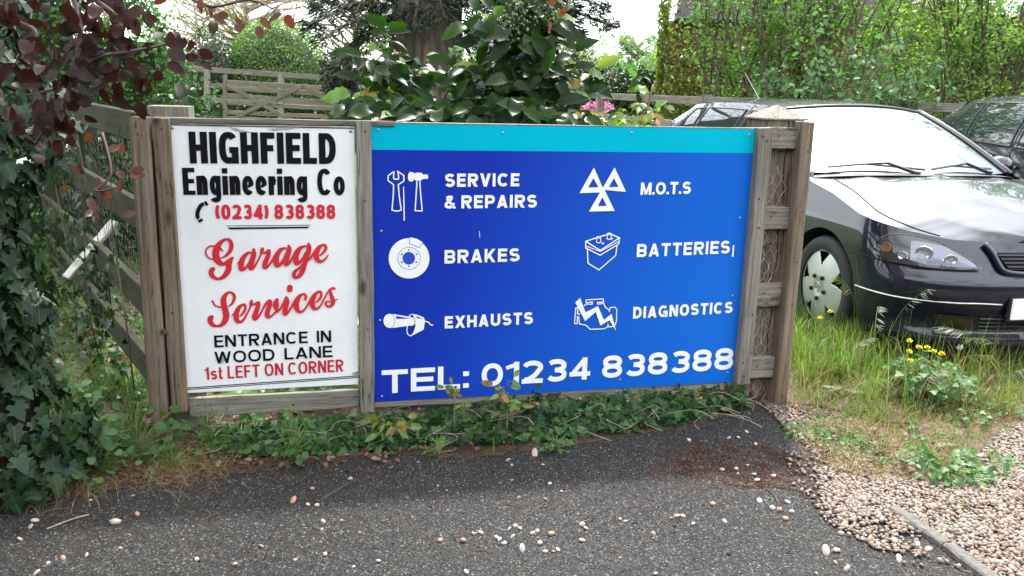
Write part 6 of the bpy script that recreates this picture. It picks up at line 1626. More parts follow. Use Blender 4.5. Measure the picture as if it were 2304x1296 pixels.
# flowers
def flower(px, py, Y, label, r=.016, clock=False):
    c = at(px, py, Y); e = empty('dandelion', (c[0] + random.uniform(-.05, .05), c[1] + .03, .0), label, 'flower', 'yellow wild flowers by the car')
    path_tube(e, 'stem', [np.array(e.location), (np.array(e.location) + c) / 2 + np.array([random.uniform(-.02, .02), 0, 0]), c], .0022, .0016, M['stem'], 5)
    k = 46; a = rng.uniform(0, 2 * PI, k); el = rng.uniform(.1, 1.2, k)
    d = np.c_[np.cos(a) * np.cos(el), np.sin(a) * np.cos(el) - .2, np.sin(el) * (.8)]
    if clock: d = rdirs(90); k = 90
    V, F = scatter(NARROWT, np.repeat(c[None], k, 0), d, rdirs(k), np.full(k, r * 1.15) * rng.uniform(.7, 1.1, k), squash=np.tile([[1.6 if not clock else .5, 1, 1]], (k, 1)))
    np_obj('flower_head' if not clock else 'seed_head', V, F, M['yellow'] if not clock else M['seedhead'], e)
for (px, py, Y, l) in [(1846, 717, 4.55, 'lower yellow dandelion in front of the car wheel'), (1868, 703, 4.6, 'upper yellow dandelion in front of the car wheel'), (2046, 769, 4.0, 'topmost yellow flower left of the cluster by the bumper'), (2068, 783, 4.0, 'yellow flower at the centre of the cluster by the bumper'),
                       (2086, 783, 4.02, 'yellow flower just right of the cluster centre'), (2100, 792, 4.0, 'yellow flower second from the right of the cluster'), (2118, 797, 4.0, 'rightmost yellow flower of the cluster'), (2045, 793, 3.95, 'yellow flower low at the left of the cluster'), (2047, 813, 3.95, 'lowest yellow flower of the cluster')]:
    flower(px, py, Y, l)
flower(2160, 781, 4.1, 'white dandelion clock in front of the lower grille', .017, True)
# tall grasses with drooping seed heads
def tall_grass(base, tip, lab, Y=4.1, n_=26):
    b = gnd(*base); e = empty('tall_grass', (b[0], b[1], 0), lab, 'grass', 'tall seeding grasses in front of the car'); T_ = at(*tip, Y); m_ = b * .45 + T_ * .55 + np.array([(b[0] - T_[0]) * .18, 0, .08])
    path_tube(e, 'stalk', [b, m_, T_], .0022, .0009, M['stem'], 4, 6)
    P = smooth_path([b, m_, T_], 10)[-9:]; L_, D_ = [], []
    for k in range(n_):
        L_.append(P[random.randrange(len(P))]); D_.append(np.array([random.uniform(.5, 1.0) * (1 if T_[0] > b[0] else -1), random.uniform(-.2, .2), random.uniform(-.75, -.05)]))
    V, F = scatter(NARROWT, np.array(L_), np.array(D_), rdirs(n_), rng.uniform(.03, .06, n_), squash=np.tile([[.16, 1, .3]], (n_, 1))); np_obj('seed_head', V, F, M['seedhead'] if random.random() < .3 else M['grass'], e)
for (b, t, l, Y) in [((1960, 850), (2085, 650), 'tallest drooping grass head against the dark bumper', 4.1), ((1915, 800), (1885, 620), 'grass head bending over the silver wheel', 4.45), ((1960, 900), (1975, 690), 'thin grass head left of the bumper one', 4.2), ((2180, 860), (2120, 735), 'grass head over the fog lamp', 4.1),
                  ((2240, 880), (2190, 760), 'grass head below the lower grille, leaning left', 4.0), ((2100, 900), (2230, 800), 'grass head leaning right beneath the plate', 3.9), ((1900, 900), (1960, 760), 'pale grass head near the dandelions', 4.2), ((1880, 1000), (1985, 850), 'leaning grass stalk low on the verge', 3.6),
                  ((2040, 1010), (2120, 830), 'tall stalk in front of the lobed clump', 3.5), ((2220, 960), (2304, 830), 'grass stalk at the right edge of the picture', 3.6)]:
    tall_grass(b, t, l, Y)
blades(clumps(P2((1860, 940), (1900, 800), (2304, 800), (2304, 950)), 60, 5, .04), rng.uniform(.22, .42, 300), .0018, .35, M['grass'])
# twigs on the tarmac
for (a, b, r_, l) in [((105, 1190), (200, 1158), .0028, 'pale straight straw lying on the tarmac at the lower left'), ((455, 1170), (520, 1145), .0014, 'thin dark twig lying left of centre on the tarmac'), ((1045, 1243), (1110, 1243), .0016, 'short reddish twig in the middle of the tarmac'),
                      ((720, 1125), (800, 1080), .0018, 'long curved twig near the foot of the middle batten'), ((1720, 1100), (1750, 1130), .0022, 'dark bent twig among the stones near the moss'), ((790, 1160), (822, 1170), .0016, 'small forked twig below the yellow seedling')]:
    A, B = gnd(*a, .014), gnd(*b, .014); e = tag(Geo().tube(smooth_path([A, (A + B) / 2 + np.array([.01, .012, .004]), B], 4), r_, 5).obj('twig', M['pale_twig'] if 'pale' in l else M['twig']), l, 'twig')
# pale boards lying against the old fence
for (a, b, Ya, Yb, w, l) in [((258, 498), (150, 625), 4.6, 4.4, .085, 'whitewashed board leaning behind the chicken wire of the left fence'), ((30, 372), (215, 312), 4.9, 5.3, .13, 'pale board lying high behind the ivy and wire'), ((86, 645), (118, 690), 4.2, 4.2, .06, 'short end of a pale board showing low through the ivy')]:
    A, B = at(*a, Ya), at(*b, Yb); L_ = np.linalg.norm(B - A); _ps[0] += 1
    o = bpy.data.objects.new('loose_board', plank_mesh('loose_board', w, .02, L_, M['bleached'], seed=_ps[0])); o.location = Vector((A + B) / 2); o.rotation_euler = Vector(B - A).to_track_quat('Z', 'Y').to_euler(); link(o); tag(o, l, 'board')
for (px, py, n_, s_w, H_, R_w, T_w, lb) in [(1800, 985, 40, .02, .03, .10, ROUNDT, 'tiny leaved mat on the gravel just right of the gatepost foot'), (2180, 960, 40, .03, .08, .09, IVYT, 'small lobed weed at the right of the big leafy clump'), (2270, 940, 50, .03, .10, .10, OVATET, 'leafy weed near the right edge above the gravel'), (1850, 850, 30, .04, .12, .06, OVATET, 'broad leaved weed in the grass by the gatepost'),
                                           (1990, 900, 50, .025, .14, .07, NARROWT, 'narrow leaved weed left of the big leafy clump'), (2090, 1000, 40, .022, .05, .10, ROUNDT, 'flat round leaved weed among the dry grass'), (2255, 1130, 14, .016, .03, .03, NARROWT, 'grass tuft growing out of the gravel at the right'), (2160, 1150, 14, .016, .03, .03, NARROWT, 'grass tuft growing out of the gravel near the kerb end')]:
    weed('verge_weed', px, py, n_, s_w, H_, R_w, T_w, M['geranium'], lb)

# ================================================================== GARDEN BEHIND
def shell_shrub(name, label, c, R_, n, s, mat, T=QUAD, cat='shrub', core=True, group=None, depth=.16, zmin=0.0, lump=.12, trunk=None):
    c = np.array(c, float); R_ = np.array(R_, float); e = empty(name, (c[0], c[1], 0), label, cat, group)
    d = rdirs(n); k = 1 + lump * (np.sin(d[:, 0] * 7 + c[0]) * np.sin(d[:, 2] * 6 + 1) + .6 * np.sin(d[:, 1] * 11 + d[:, 2] * 9)); rr = k * (1 - rng.uniform(0, 1, n) ** 2 * depth * 2)
    pos = c + d * R_ * rr[:, None]; kp = pos[:, 2] > zmin; pos, dd = pos[kp], d[kp]; m_ = len(pos)
    dr = rdirs(m_) + dd * .5; up = dd + rng.normal(0, .6, (m_, 3)) + np.array([0, 0, .4])
    V, F = scatter(T, pos, dr, up, rng.uniform(.7, 1.3, m_) * s); np_obj('foliage', V, F, mat, e, kind='stuff')
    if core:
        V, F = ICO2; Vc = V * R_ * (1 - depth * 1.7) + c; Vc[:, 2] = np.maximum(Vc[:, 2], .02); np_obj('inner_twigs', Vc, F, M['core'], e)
    g = Geo(); g.tube([(0, 0, 0), (.03, 0, max(.3, c[2]))], [R_[0] * .06, R_[0] * .04], 7); g.obj('trunk', trunk or M['bark'], e)
    return e
def atz(px, py, Y): return at(px, py, Y)
# clipped domes
c = at(622, 185, 26); shell_shrub('clipped_shrub', 'large rounded clipped shrub glowing green behind the field gate', (c[0], c[1], 1.35), (1.5, 1.5, 1.80), 22000, .068, M['box'], lump=.04, depth=.07)
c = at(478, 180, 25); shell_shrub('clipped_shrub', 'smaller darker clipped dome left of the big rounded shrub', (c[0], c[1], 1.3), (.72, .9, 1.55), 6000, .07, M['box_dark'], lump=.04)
# privet hedge on the left
def hedge_box(name, label, x0, x1, y0, y1, top, n, s, mat, cat='hedge', coreoff=.22, T=QUAD):
    e = empty(name, ((x0 + x1) / 2, (y0 + y1) / 2, 0), label, cat)
    A = [(x1 - x0) * 2.5, (y1 - y0) * 2.5, (x1 - x0) * (y1 - y0)]; pr = np.array(A) / sum(A); ch = rng.choice(3, n, p=pr)
    x = rng.uniform(x0, x1, n); y = rng.uniform(y0, y1, n); z = rng.uniform(0, 1, n)
    dd = np.zeros((n, 3)); dp = rng.uniform(0, 1, n) ** 1.6 * coreoff; wv = .12 * np.sin(x * 4.1) * np.cos(z * 7) + .10 * np.sin(z * 11 + x * 2)
    f = ch == 0; y[f] = y0 + dp[f] + wv[f]; dd[f] = (0, -1, .3)
    f = ch == 1; x[f] = x1 - dp[f] + wv[f]; dd[f] = (1, -.2, .3)
    tp = np.array([top(a) for a in x]); zz = z * tp; f = ch == 2; zz[f] = tp[f] - dp[f] * .7 + .06 * np.sin(x[f] * 9) * np.sin(y[f] * 7); dd[f] = (0, -.2, 1)
    pos = np.c_[x, y, zz]; V, F = scatter(T, pos, rdirs(n) + dd * .4, dd + rng.normal(0, .55, (n, 3)), rng.uniform(.7, 1.3, n) * s)
    np_obj('foliage', V, F, mat, e, kind='stuff')
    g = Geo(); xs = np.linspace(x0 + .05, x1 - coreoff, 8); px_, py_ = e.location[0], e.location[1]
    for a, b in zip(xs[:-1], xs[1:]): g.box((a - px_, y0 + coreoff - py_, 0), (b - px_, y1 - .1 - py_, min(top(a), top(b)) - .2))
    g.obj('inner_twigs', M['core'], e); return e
xr = at(425, 150, 7.1)[0]
hedge_box('privet_hedge', 'bright glossy privet hedge filling the left behind the plum leaves', -8.0, xr, 6.75, 7.3, lambda x: float(np.interp(x, [xr - 1.1, xr - .35, xr - .08, xr], [2.55, 2.05, 1.75, 1.45])), 21000, .045, M['hedge'])
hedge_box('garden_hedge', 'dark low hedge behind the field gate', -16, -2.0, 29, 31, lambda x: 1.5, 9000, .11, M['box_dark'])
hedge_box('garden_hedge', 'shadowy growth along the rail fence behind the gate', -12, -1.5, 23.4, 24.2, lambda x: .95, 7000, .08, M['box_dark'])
hedge_box('garden_hedge', 'trimmed light topped hedge between the mahonia and the brick house', 1.6, 5.5, 24, 26, lambda x: 2.05, 9000, .09, M['hedge'])
sheet('garden_path', [(-.5, 12), (3.2, 12), (3.4, 17), (-.5, 19)], .006, M['path'])
# gate and rails
def bar(parent, name, A, B, w, t, mat, up=(0, 0, 1)):
    A, B = np.array(A, float), np.array(B, float); L_ = np.linalg.norm(B - A); _ps[0] += 1
    o = bpy.data.objects.new(name, plank_mesh(name, w, t, L_, mat, seed=_ps[0], jit=.003)); z = (B - A) / L_
    y = np.array([0, 1.0, 0]); y = y - z * (y @ z); y /= np.linalg.norm(y); x = np.cross(y, z)
    mm = Matrix(((x[0], y[0], z[0], 0), (x[1], y[1], z[1], 0), (x[2], y[2], z[2], 0), (0, 0, 0, 1))); c = (A + B) / 2 - np.array(parent.location)
    mm[0][3], mm[1][3], mm[2][3] = float(c[0]), float(c[1]), float(c[2]); o.parent = parent; o.matrix_basis = mm; COL.objects.link(o); return o
GY = 19.0
def gp_(px, py): return at(px, py, GY)
b0 = gp_(640, 280); gt = empty('field_gate', (b0[0], GY, 0), 'weathered five bar field gate with crossed braces behind the white sign', 'gate')
for (ya, yb) in [(184, 200), (206, 219), (214, 232), (230, 246), (252, 264), (266, 278)]:
    if (ya, yb) == (206, 219): ya, yb = 199, 214
    bar(gt, 'gate_bar', gp_(508, ya), gp_(765, yb), .085, .03, M['pale_wood'])
bar(gt, 'gate_post', gp_(506, 300), gp_(506, 168), .075, .07, M['pale_wood']); bar(gt, 'gate_post', gp_(763, 305), gp_(763, 205), .075, .07, M['pale_wood'])
for (a, b) in [((684, 192), (535, 262)), ((684, 192), (762, 240)), ((512, 190), (640, 262)), ((640, 262), (700, 290)), ((700, 290), (763, 245))]: bar(gt, 'gate_brace', gp_(*a) + np.array([0, -.035, 0]), gp_(*b) + np.array([0, -.035, 0]), .085, .025, M['pale_wood'])
g = Geo(); L0 = gp_(760, 193) - np.array(gt.location); g.box((L0[0], -.07, L0[2] - .03), (L0[0] + .62, -.04, L0[2] + .03)); g.obj('gate_latch', M['steel'], gt)
lg = gp_(800, 300); lp_ = empty('gate_stile', (lg[0], GY, 0), 'slatted gate stile beside the field gate latch', 'fence')
for (ya, yb) in [(222, 224), (240, 243), (256, 259)]: bar(lp_, 'rail', gp_(768, ya), gp_(850, yb), .07, .03, M['pale_wood'])
bar(lp_, 'post', gp_(848, 330), gp_(848, 195), .12, .1, M['grey_wood'])
GY = 23.0
rf = gp_(560, 280); rf = empty('garden_fence', (rf[0], GY, 0), 'post and rail fence running behind the field gate', 'fence')
for (a, b) in [((425, 154), (840, 183)), ((462, 192), (840, 212)), ((470, 225), (840, 243))]: bar(rf, 'rail', gp_(*a), gp_(*b), .13, .04, M['pale_wood'])
for px in (466, 632, 760): bar(rf, 'post', gp_(px, 300), gp_(px, 154 + (px - 425) * .07), .13, .12, M['grey_wood'])
A, B, C_ = at(1280, 208, 17.2), at(1592, 226, 10.7), at(2500, 236, 10.1)
cf = empty('car_park_fence', (2.4, 10.8, 0), 'grey post and rail fence at the back of the parked cars', 'fence')
for dz in (0, -.33, -.7):
    for (p, q_) in ((A, B), (B, C_)): 
        p1, q1 = p.copy(), q_.copy(); p1[2] = 1.33 + dz; q1[2] = 1.33 + dz; bar(cf, 'rail', p1, q1, .10, .035, M['grey_wood'])
for t in (0, .33, .66, 1): p = A + (B - A) * t; bar(cf, 'post', (p[0], p[1] + .06, 0), (p[0], p[1] + .06, 1.40), .12, .11, M['grey_wood'])
for t in (.33, .66, 1): p = B + (C_ - B) * t; bar(cf, 'post', (p[0], p[1] + .06, 0), (p[0], p[1] + .06, 1.40), .12, .11, M['grey_wood'])

# great conifer
CY = 13.0; cb = at(957, 200, CY); co = empty('conifer_tree', (cb[0], CY, 0), 'massive old conifer with a fissured trunk and dark drooping boughs', 'tree')
n = 28; V = []; F_ = []; lv_ = [(0, .80), (.35, .62), (.9, .53), (1.6, .50), (2.2, .475), (3.2, .47), (5, .44), (9, .36), (14, .22), (18, .06)]
for (z, r) in lv_:
    for k in range(n):
        a = 2 * PI * k / n; rr = r * (1 + .07 * math.sin(5 * a + z * .3) + .05 * math.sin(11 * a + z)) + (.06 * max(0, math.cos(a - 3.6)) if z < 3 else 0); V.append((rr * math.cos(a) + (.08 if z > 2.4 else 0), rr * math.sin(a), z))
for i in range(len(lv_) - 1):
    for k in range(n): F_.append((i*n+k, i*n+(k+1)%n, (i+1)*n+(k+1)%n, (i+1)*n+k))
g = Geo(); g.add(V, F_); g.obj('trunk', M['conifer_bark'], co, smooth=True)
def bough(p0, p1, nl, s, droop=.12, w=.28):
    """a limb with flat sprays of needles"""
    p0, p1 = np.array(p0), np.array(p1); mid = (p0 + p1) / 2 + np.array([0, 0, .18]); path_tube(co, 'limb', [p0, mid, p1], .055, .012, M['conifer_bark'], 6)
    P = smooth_path([p0, mid, p1], 12); t = rng.uniform(.12, 1.0, nl); idx = (t * (len(P) - 1)).astype(int); c = np.array(P)[idx]
    dv = (p1 - p0) / np.linalg.norm(p1 - p0); sd_ = np.array([-dv[1], dv[0], 0]); sgn = rng.choice([-1, 1], nl)
    clump = np.sin(idx * 1.7 + nl) * .06
    off = rng.uniform(0, 1, nl) * w * (1.15 - t * .6)
    c = c + sd_ * (off * sgn)[:, None] + np.c_[np.zeros((nl, 2)), rng.normal(0, .05, nl) - droop * off + clump]
    d = dv * .8 + sd_ * (sgn * .8)[:, None] + rng.normal(0, .35, (nl, 3)); return c, d
PP, DD = [], []
def addb(a, b, nl, w=.32): c, d = bough(a, b, nl, .1, w=w); PP.append(c); DD.append(d)
for (x0, y0, x1, y1, dy, nl) in [(900, 20, 690, 62, -.8, 900), (900, 55, 720, 92, -1.2, 600), (900, -20, 700, 22, -.2, 900), (910, 70, 760, 150, .6, 500), (895, 5, 640, -30, .5, 600), (890, 40, 790, 110, -.3, 400), (1020, 20, 1110, 60, -.8, 600), (1015, 60, 1090, 120, .3, 600), (1020, 100, 1075, 165, .8, 300), (1030, -20, 1180, 20, -.4, 800), (1030, 0, 1300, 30, .5, 1100), (1060, 10, 1385, 62, .9, 1200), (1030, -30, 1370, 20, .3, 900), (1200, 40, 1300, 85, .8, 700), (1150, 40, 1260, 100, 1.0, 500), (960, -10, 930, 60, -.7, 500), (960, -30, 1000, 40, -.7, 400), (900, 30, 850, 75, -.7, 300)]:
    addb(at(x0, y0, CY), at(x1, y1, CY + dy), nl)
for k in range(46):
    z = 3.4 + k * .30; a = k * 2.4; r = 4.0 * (1 - (z - 3) / 17) + .6; addb((cb[0], CY, z), (cb[0] + r * math.cos(a), CY + r * math.sin(a), z - .5), 420, w=.9)
pos = np.concatenate(PP); dr = np.concatenate(DD); n = len(pos)
V, F = scatter(NARROWT, pos, dr, rdirs(n, bias=(0, 0, 1.2)), rng.uniform(.08, .17, n), squash=np.tile([[.55, 1, 1]], (n, 1))); np_obj('foliage', V, F, M['conifer'], co, kind='stuff')
c = at(770, 150, 15.5); shell_shrub('yew_bush', 'dark yew bush left of the conifer trunk', (c[0], c[1], 1.55), (.36, .4, .42), 1800, .09, M['conifer'], T=NARROWT, core=True)
c = at(900, 215, 16.5); shell_shrub('garden_shrub', 'mottled green shrub low behind the conifer trunk', (c[0] + .9, c[1], .9), (1.2, .7, .7), 3000, .09, M['box'], lump=.2)

# trees far behind
def branch_tree(name, label, base, H, R_, nleaf, s, lm, bm_, seed=0, nb=60, sub=3, zlow=.3, spread=1.0, rad=.2, twig=.02):
    rg = np.random.default_rng(seed); e = empty(name, (base[0], base[1], 0), label, 'tree'); g = Geo(); tips = []
    g.tube([(0, 0, 0), (rg.normal() * .1, 0, H * .35), (rg.normal() * .2, rg.normal() * .2, H * .8)], [rad, rad * .7, rad * .25], 8)
    for k in range(nb):
        z0 = H * rg.uniform(zlow, .78); a = rg.uniform(0, 2 * PI); r = R_ * rg.uniform(.5, 1.0); up = rg.uniform(.05, .5) * r * spread
        p0 = np.array([0, 0, z0]); p1 = np.array([math.cos(a) * r * .45, math.sin(a) * r * .45, z0 + up * .8]); p2 = np.array([math.cos(a) * r, math.sin(a) * r, z0 + up * 1.2 + rg.normal() * .1])
        g.tube([p0, p1, p2], [twig * 1.8, twig, twig * .4], 4, cap=False); tips.append((p1, p2))
        for j in range(sub):
            t = rg.uniform(.1, 1); q = p1 + (p2 - p1) * t; w = q + rg.normal(size=3) * r * .22 + np.array([0, 0, .08 * r]); g.tube([q, (q + w) / 2 + rg.normal(size=3) * .04, w], [twig * .5, twig * .4, twig * .2], 3, cap=False); tips.append((q, w))
    tag(g.obj('trunk', bm_, e, smooth=True))
    T_ = np.array([[a, b] for a, b in tips]); i = rg.integers(0, len(T_), nleaf); t = rg.uniform(.2, 1.05, nleaf)[:, None]; pos = T_[i, 0] + (T_[i, 1] - T_[i, 0]) * t + rg.normal(0, .06 * R_ / 2.2, (nleaf, 3)) + np.array([base[0], base[1], 0])
    V, F = scatter(QUAD, pos, rdirs(nleaf, rg), rdirs(nleaf, rg, bias=(0, 0, .8)), rg.uniform(.6, 1.3, nleaf) * s); np_obj('foliage', V, F, lm, e, kind='stuff'); return e
c = at(560, 100, 34); branch_tree('bare_tree', 'leafless looking tree with yellow buds above the clipped dome', (c[0], c[1]), 7.0, 3.6, 2400, .06, M['yellow_bud'], M['pale_twig'], 3, nb=90, sub=5, rad=.16, twig=.035)
c = at(800, 60, 38); branch_tree('budding_tree', 'pale budding tree seen through the conifer boughs', (c[0], c[1]), 7.5, 4.2, 3600, .08, M['spring'], M['pale_twig'], 4, nb=80, sub=5, rad=.16, twig=.03)
c = at(455, 40, 30); branch_tree('budding_tree', 'light green tree standing over the end of the privet hedge', (c[0], c[1]), 5.2, 1.9, 2600, .07, M['spring'], M['pale_twig'], 5, nb=60, sub=4, rad=.1, twig=.02)
c = at(1300, 160, 26); branch_tree('spring_tree', 'airy light green tree right of the mahonia', (c[0], c[1]), 3.1, 1.5, 3000, .07, M['spring'], M['pale_twig'], 6, nb=70, sub=4, rad=.07, twig=.014)
c = at(1432, 150, 70); branch_tree('distant_tree', 'hazy rounded tree far away against the white sky', (c[0], c[1]), 6.0, 2.1, 11000, .13, M['distant'], M['pale_twig'], 7, nb=90, sub=4, rad=.16, twig=.03)
c = at(1330, 150, 75); branch_tree('distant_tree', 'lower far tree left of the hazy rounded one', (c[0], c[1]), 4.6, 2.6, 7000, .14, M['distant'], M['pale_twig'], 8, nb=80, sub=4, rad=.16, twig=.03)
for i, (px, Y, H, R_) in enumerate([(-100, 60, 9, 5), (250, 55, 8, 4.5), (1180, 60, 4.2, 3), (1520, 60, 4, 3)]):
    c = at(px, 190, Y); branch_tree('background_tree', ['broad green tree beyond the hedge at the far left', 'green tree beyond the privet hedge', 'far green tree behind the tall mahonia', 'far green tree left of the brick house'][i], (c[0], c[1]), H, R_, 7000, .2, M['distant'], M['pale_twig'], 20 + i, nb=80, sub=4, zlow=.1)
c = at(1330, 190, 20); shell_shrub('laurel_shrub', 'dark leathery shrub between the mahonia and the far tree', (c[0], c[1], 1.2), (.75, .6, .62), 3200, .09, M['box_dark'], T=OVATET, lump=.2)
c = at(1440, 190, 18); shell_shrub('laurel_shrub', 'dark leathery shrub left of the brick house corner', (c[0], c[1], 1.25), (.52, .5, .52), 2600, .09, M['mahonia'], T=OVATET, lump=.3)
c = at(1385, 170, 19); branch_tree('garden_tree', 'small dark twisted tree between the two leathery shrubs', (c[0], c[1]), 2.1, .7, 900, .07, M['box_dark'], M['twig'], 9, nb=26, sub=4, rad=.05, twig=.012)
c = at(1343, 238, 15.5); az = shell_shrub('azalea', 'small pink flowering bush behind the rail fence', (c[0], c[1], 1.05), (.33, .3, .16), 480, .05, M['pink'], T=OVATET, core=False, lump=.2)
shell_shrub('garden_shrub', 'leafy base growth under the pink bush', (c[0] + .2, c[1] + .4, .55), (.8, .4, .45), 2600, .07, M['box'], lump=.2)
c = at(1030, 130, 9.0); bd = empty('buddleia', (c[0], c[1], 0), 'tall grey green weed spires beside the conifer trunk', 'shrub')
PPs, DDs = [], []
for k in range(11):
    px = 1015 + k * 6 + random.uniform(-8, 8); tp = at(px + random.uniform(-10, 10), random.uniform(80, 150), 9.0); b = np.array([c[0] + random.uniform(-.12, .12), 9.0 + random.uniform(-.15, .15), 0]); path_tube(bd, 'stem', [b, (b + tp) / 2, tp], .01, .003, M['stem'], 5)
    for j in range(60): t = random.uniform(.45, 1.0); PPs.append(b + (tp - b) * t); a = random.uniform(0, 6.3); DDs.append((math.cos(a), math.sin(a), .5))
V, F = scatter(NARROWT, np.array(PPs), np.array(DDs), rdirs(len(PPs), bias=(0, 0, 1)), rng.uniform(.05, .11, len(PPs)), squash=np.tile([[1.2, 1, 1]], (len(PPs), 1))); np_obj('foliage', V, F, M['viburnum'], bd, kind='stuff')

# brick house with creeper
HY = 15.5; hx0 = at(1490, 100, HY)[0]; eave = at(1545, 47, HY)[2]
ho = empty('brick_house', (hx0, HY, 0), 'red brick house with tiled roof behind the tall shrubs', 'house')
g = Geo(); g.add([(0, 0, 0), (3.8, 0, 0), (3.8, 6, 0), (1.4, 6, 0), (0, 0, eave), (3.8, 0, eave), (3.8, 6, eave), (1.4, 6, eave)], [(0,3,2,1),(4,5,6,7),(0,1,5,4),(1,2,6,5),(2,3,7,6),(3,0,4,7)]); wall_o = g.obj('wall', M['mortar'], ho)
bmesh_w, bmesh_f = plank_mesh('brick', .21, .10, .064, M['brick'], seg=1, bev=.004, jit=.001), None
V = []; cnt = 0; rest = Geo()
for j in range(int(eave / .075)):
    for i in range(17):
        x = .11 + i * .222 + (.11 if j % 2 else 0); z = .04 + j * .075
        near = 1.9 < z and i < 16
        if near and cnt < 300:
            o = bpy.data.objects.new('brick', bmesh_w); o.location = (x, -.042, z); o.parent = wall_o; COL.objects.link(o); cnt += 1
        else: rest.box((x - .104, -.008, z - .032), (x + .104, -.001, z + .032))
tag(rest.obj('brickwork', M['brick'], wall_o), kind='stuff')
roof_o = Geo().add([(.14, -.30, eave - .05), (3.9, -.30, eave - .05), (3.9, 3.2, eave + 2.6), (.95, 3.2, eave + 2.6)], [(0, 1, 2, 3)]).obj('roof', M['slate'], ho)
tl = plank_mesh('tile', .158, .014, .24, M['slate'], seg=1, bev=.002, jit=.002)
sl = math.atan2(2.65, 3.5); cs, sn = math.cos(sl), math.sin(sl); cnt = 0
for j in range(15):
    for i in range(19):
        x = .22 + i * .164 + (.08 if j % 2 else 0) + j * .038; L_ = .10 + j * .16
        o = bpy.data.objects.new('tile', tl); o.location = (x, -.30 + L_ * cs - .02, eave - .05 + L_ * sn + .022); o.rotation_euler = (-(PI / 2 - sl) + .05, 0, random.uniform(-.01, .01)); o.parent = roof_o; COL.objects.link(o)
g = Geo(); g.tube([(.12, -.36, eave - .02), (3.9, -.36, eave - .02)], .055, 8); g.obj('gutter', M['gutter'], ho); g = Geo(); g.box((.10, -.05, eave - .28), (3.8, -.001, eave - .12)); g.obj('fascia', M['grey_wood'], ho)
cr_ = empty('creeper', (hx0, HY - .1, 0), 'yellow green creeper running up the corner of the brick house', 'climber')
n = 1500; pos = np.c_[hx0 + rng.uniform(-.10, .07, n), HY - .08 - rng.uniform(0, .12, n), rng.uniform(1.1, 3.6, n)]
V, F = scatter(OVATET, pos, rdirs(n, bias=(0, -.3, -.8)), rdirs(n, bias=(0, -1.2, .4)), rng.uniform(.04, .08, n)); np_obj('foliage', V, F, M['climber'], cr_, kind='stuff')
n = 10500; x = rng.uniform(0, 3.2, n); z = rng.uniform(.6, 1, n) * 0 + rng.uniform(.3, 2.5, n) * (1 - .12 * x); pos = np.c_[hx0 + x, HY - .12 - rng.uniform(0, .3, n), z]; kp = rng.uniform(0, 1, n) < np.interp(z, [0, 1.6, 2.4], [1, 1, .55]); pos = pos[kp]; n = len(pos)
V, F = scatter(OVATET, pos, rdirs(n, bias=(0, -.3, -.8)), rdirs(n, bias=(0, -1.2, .4)), rng.uniform(.04, .075, n)); np_obj('foliage', V, F, M['climber'], cr_, kind='stuff')

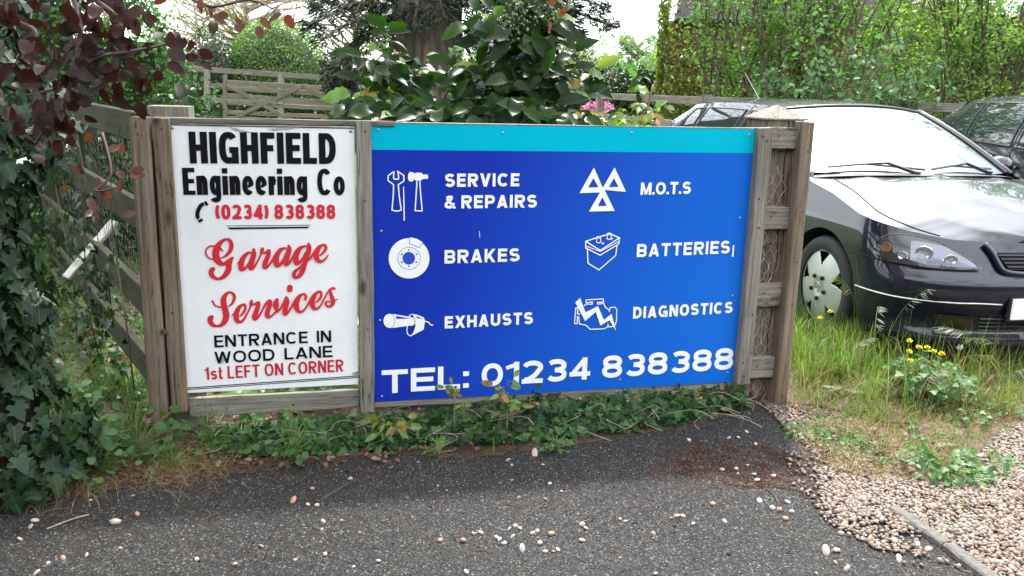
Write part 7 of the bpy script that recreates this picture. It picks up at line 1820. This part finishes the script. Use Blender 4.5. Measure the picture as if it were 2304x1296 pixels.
# tall shrubs behind the cars
def stem_shrub(name, label, base_px, Y, stems, nleaf, s, lm, bm_, seed, H=4.2, spread=1.6, T=QUAD, zmin=.6, twigs=5, r0=.022, lean=0.0):
    rg = np.random.default_rng(seed); b = at(base_px, 300, Y); e = empty(name, (b[0], Y, 0), label, 'shrub'); g = Geo(); seg = []
    for k in range(stems):
        a = rg.uniform(0, 2 * PI); sp = spread * rg.uniform(.25, 1.0); p0 = np.array([rg.normal() * .22, rg.normal() * .18, 0]); h_ = H * rg.uniform(.7, 1.1)
        p1 = p0 + np.array([math.cos(a) * sp * .35 + lean * .3, math.sin(a) * sp * .25, h_ * .45]); p2 = p0 + np.array([math.cos(a) * sp + lean, math.sin(a) * sp * .6, h_])
        P = smooth_path([p0, p1 + rg.normal(size=3) * .06, (p1 + p2) / 2 + rg.normal(size=3) * .1, p2], 4); R_ = np.linspace(r0 * rg.uniform(.6, 1.2), r0 * .25, len(P)); g.tube(P, list(R_), 5, cap=False)
        for j in range(twigs * 3):
            i = rg.integers(3, len(P) - 1); q = P[i]; w = q + rg.normal(size=3) * np.array([.32, .25, .18]) + np.array([math.cos(a) * .1, 0, .2]); g.tube([q, (q + w) / 2 + rg.normal(size=3) * .02, w], [r0 * .28, r0 * .2, r0 * .12], 3, cap=False); seg.append((q, w))
        seg.append((P[-3], P[-1]))
    g.obj('stems', bm_, e, smooth=True)['kind'] = 'stuff'
    T_ = np.array([[a, b_3] for a, b_3 in seg]); i = rg.integers(0, len(T_), nleaf); t = rg.uniform(.1, 1.1, nleaf)[:, None]; pos = T_[i, 0] + (T_[i, 1] - T_[i, 0]) * t + rg.normal(0, .035, (nleaf, 3)); kp = pos[:, 2] > zmin; pos = pos[kp] + np.array([b[0], Y, 0]); m_ = len(pos)
    V, F = scatter(T, pos, rdirs(m_, rg, bias=(0, 0, .1)), rdirs(m_, rg, bias=(0, -.3, .9)), rg.uniform(.6, 1.3, m_) * s); np_obj('foliage', V, F, lm, e, kind='stuff'); return e
stem_shrub('willow_shrub', 'tall many stemmed shrub with fresh green leaves behind the blue car', 1800, 11.6, 34, 11500, .052, M['willow'], M['twig'], 31, H=4.0, spread=1.7, T=OVATET)
stem_shrub('willow_shrub', 'left spray of the tall shrubs, in front of the house roof', 1640, 12.2, 20, 5400, .050, M['willow'], M['twig'], 32, H=3.9, spread=1.25, T=OVATET)
stem_shrub('hazel_shrub', 'yellower tall shrub at the top right, behind the second car', 2190, 11.6, 34, 12500, .048, M['willow2'], M['twig'], 33, H=4.0, spread=1.9, T=OVATET)
stem_shrub('hazel_shrub', 'farther tall shrub beyond the right edge', 2480, 11.8, 22, 8000, .055, M['willow2'], M['twig'], 34, H=4.0, spread=1.6, T=OVATET)
stem_shrub('hazel_shrub', 'pale middle shrub between the green and the yellow ones', 2010, 13.0, 24, 6500, .055, M['willow2'], M['pale_twig'], 36, H=4.0, spread=1.5, T=OVATET)
stem_shrub('viburnum', 'lower shrub with broad grey green leaves just above the car roof', 1870, 10.5, 24, 2600, .075, M['viburnum'], M['twig'], 35, H=1.85, spread=1.1, T=OVATET, zmin=.8)
# far hedge line closing the view on the right
hedge_box('boundary_hedge', 'thick green hedge behind the tall shrubs on the right', 6.5, 22, 17, 19, lambda x: 3.2, 9000, .12, M['hedge'])
hedge_box('boundary_hedge', 'distant hedge closing the garden behind everything', -60, 60, 80, 84, lambda x: 3.0, 12000, .5, M['distant'])
hedge_box('roadside_hedge', 'tall hedgerow across the road, seen only as a reflection in the car', -45, 45, -17, -15, lambda x: 8.2 + 1.2 * math.sin(x * .7) + .7 * math.sin(x * 1.9), 12000, .36, M['box'])
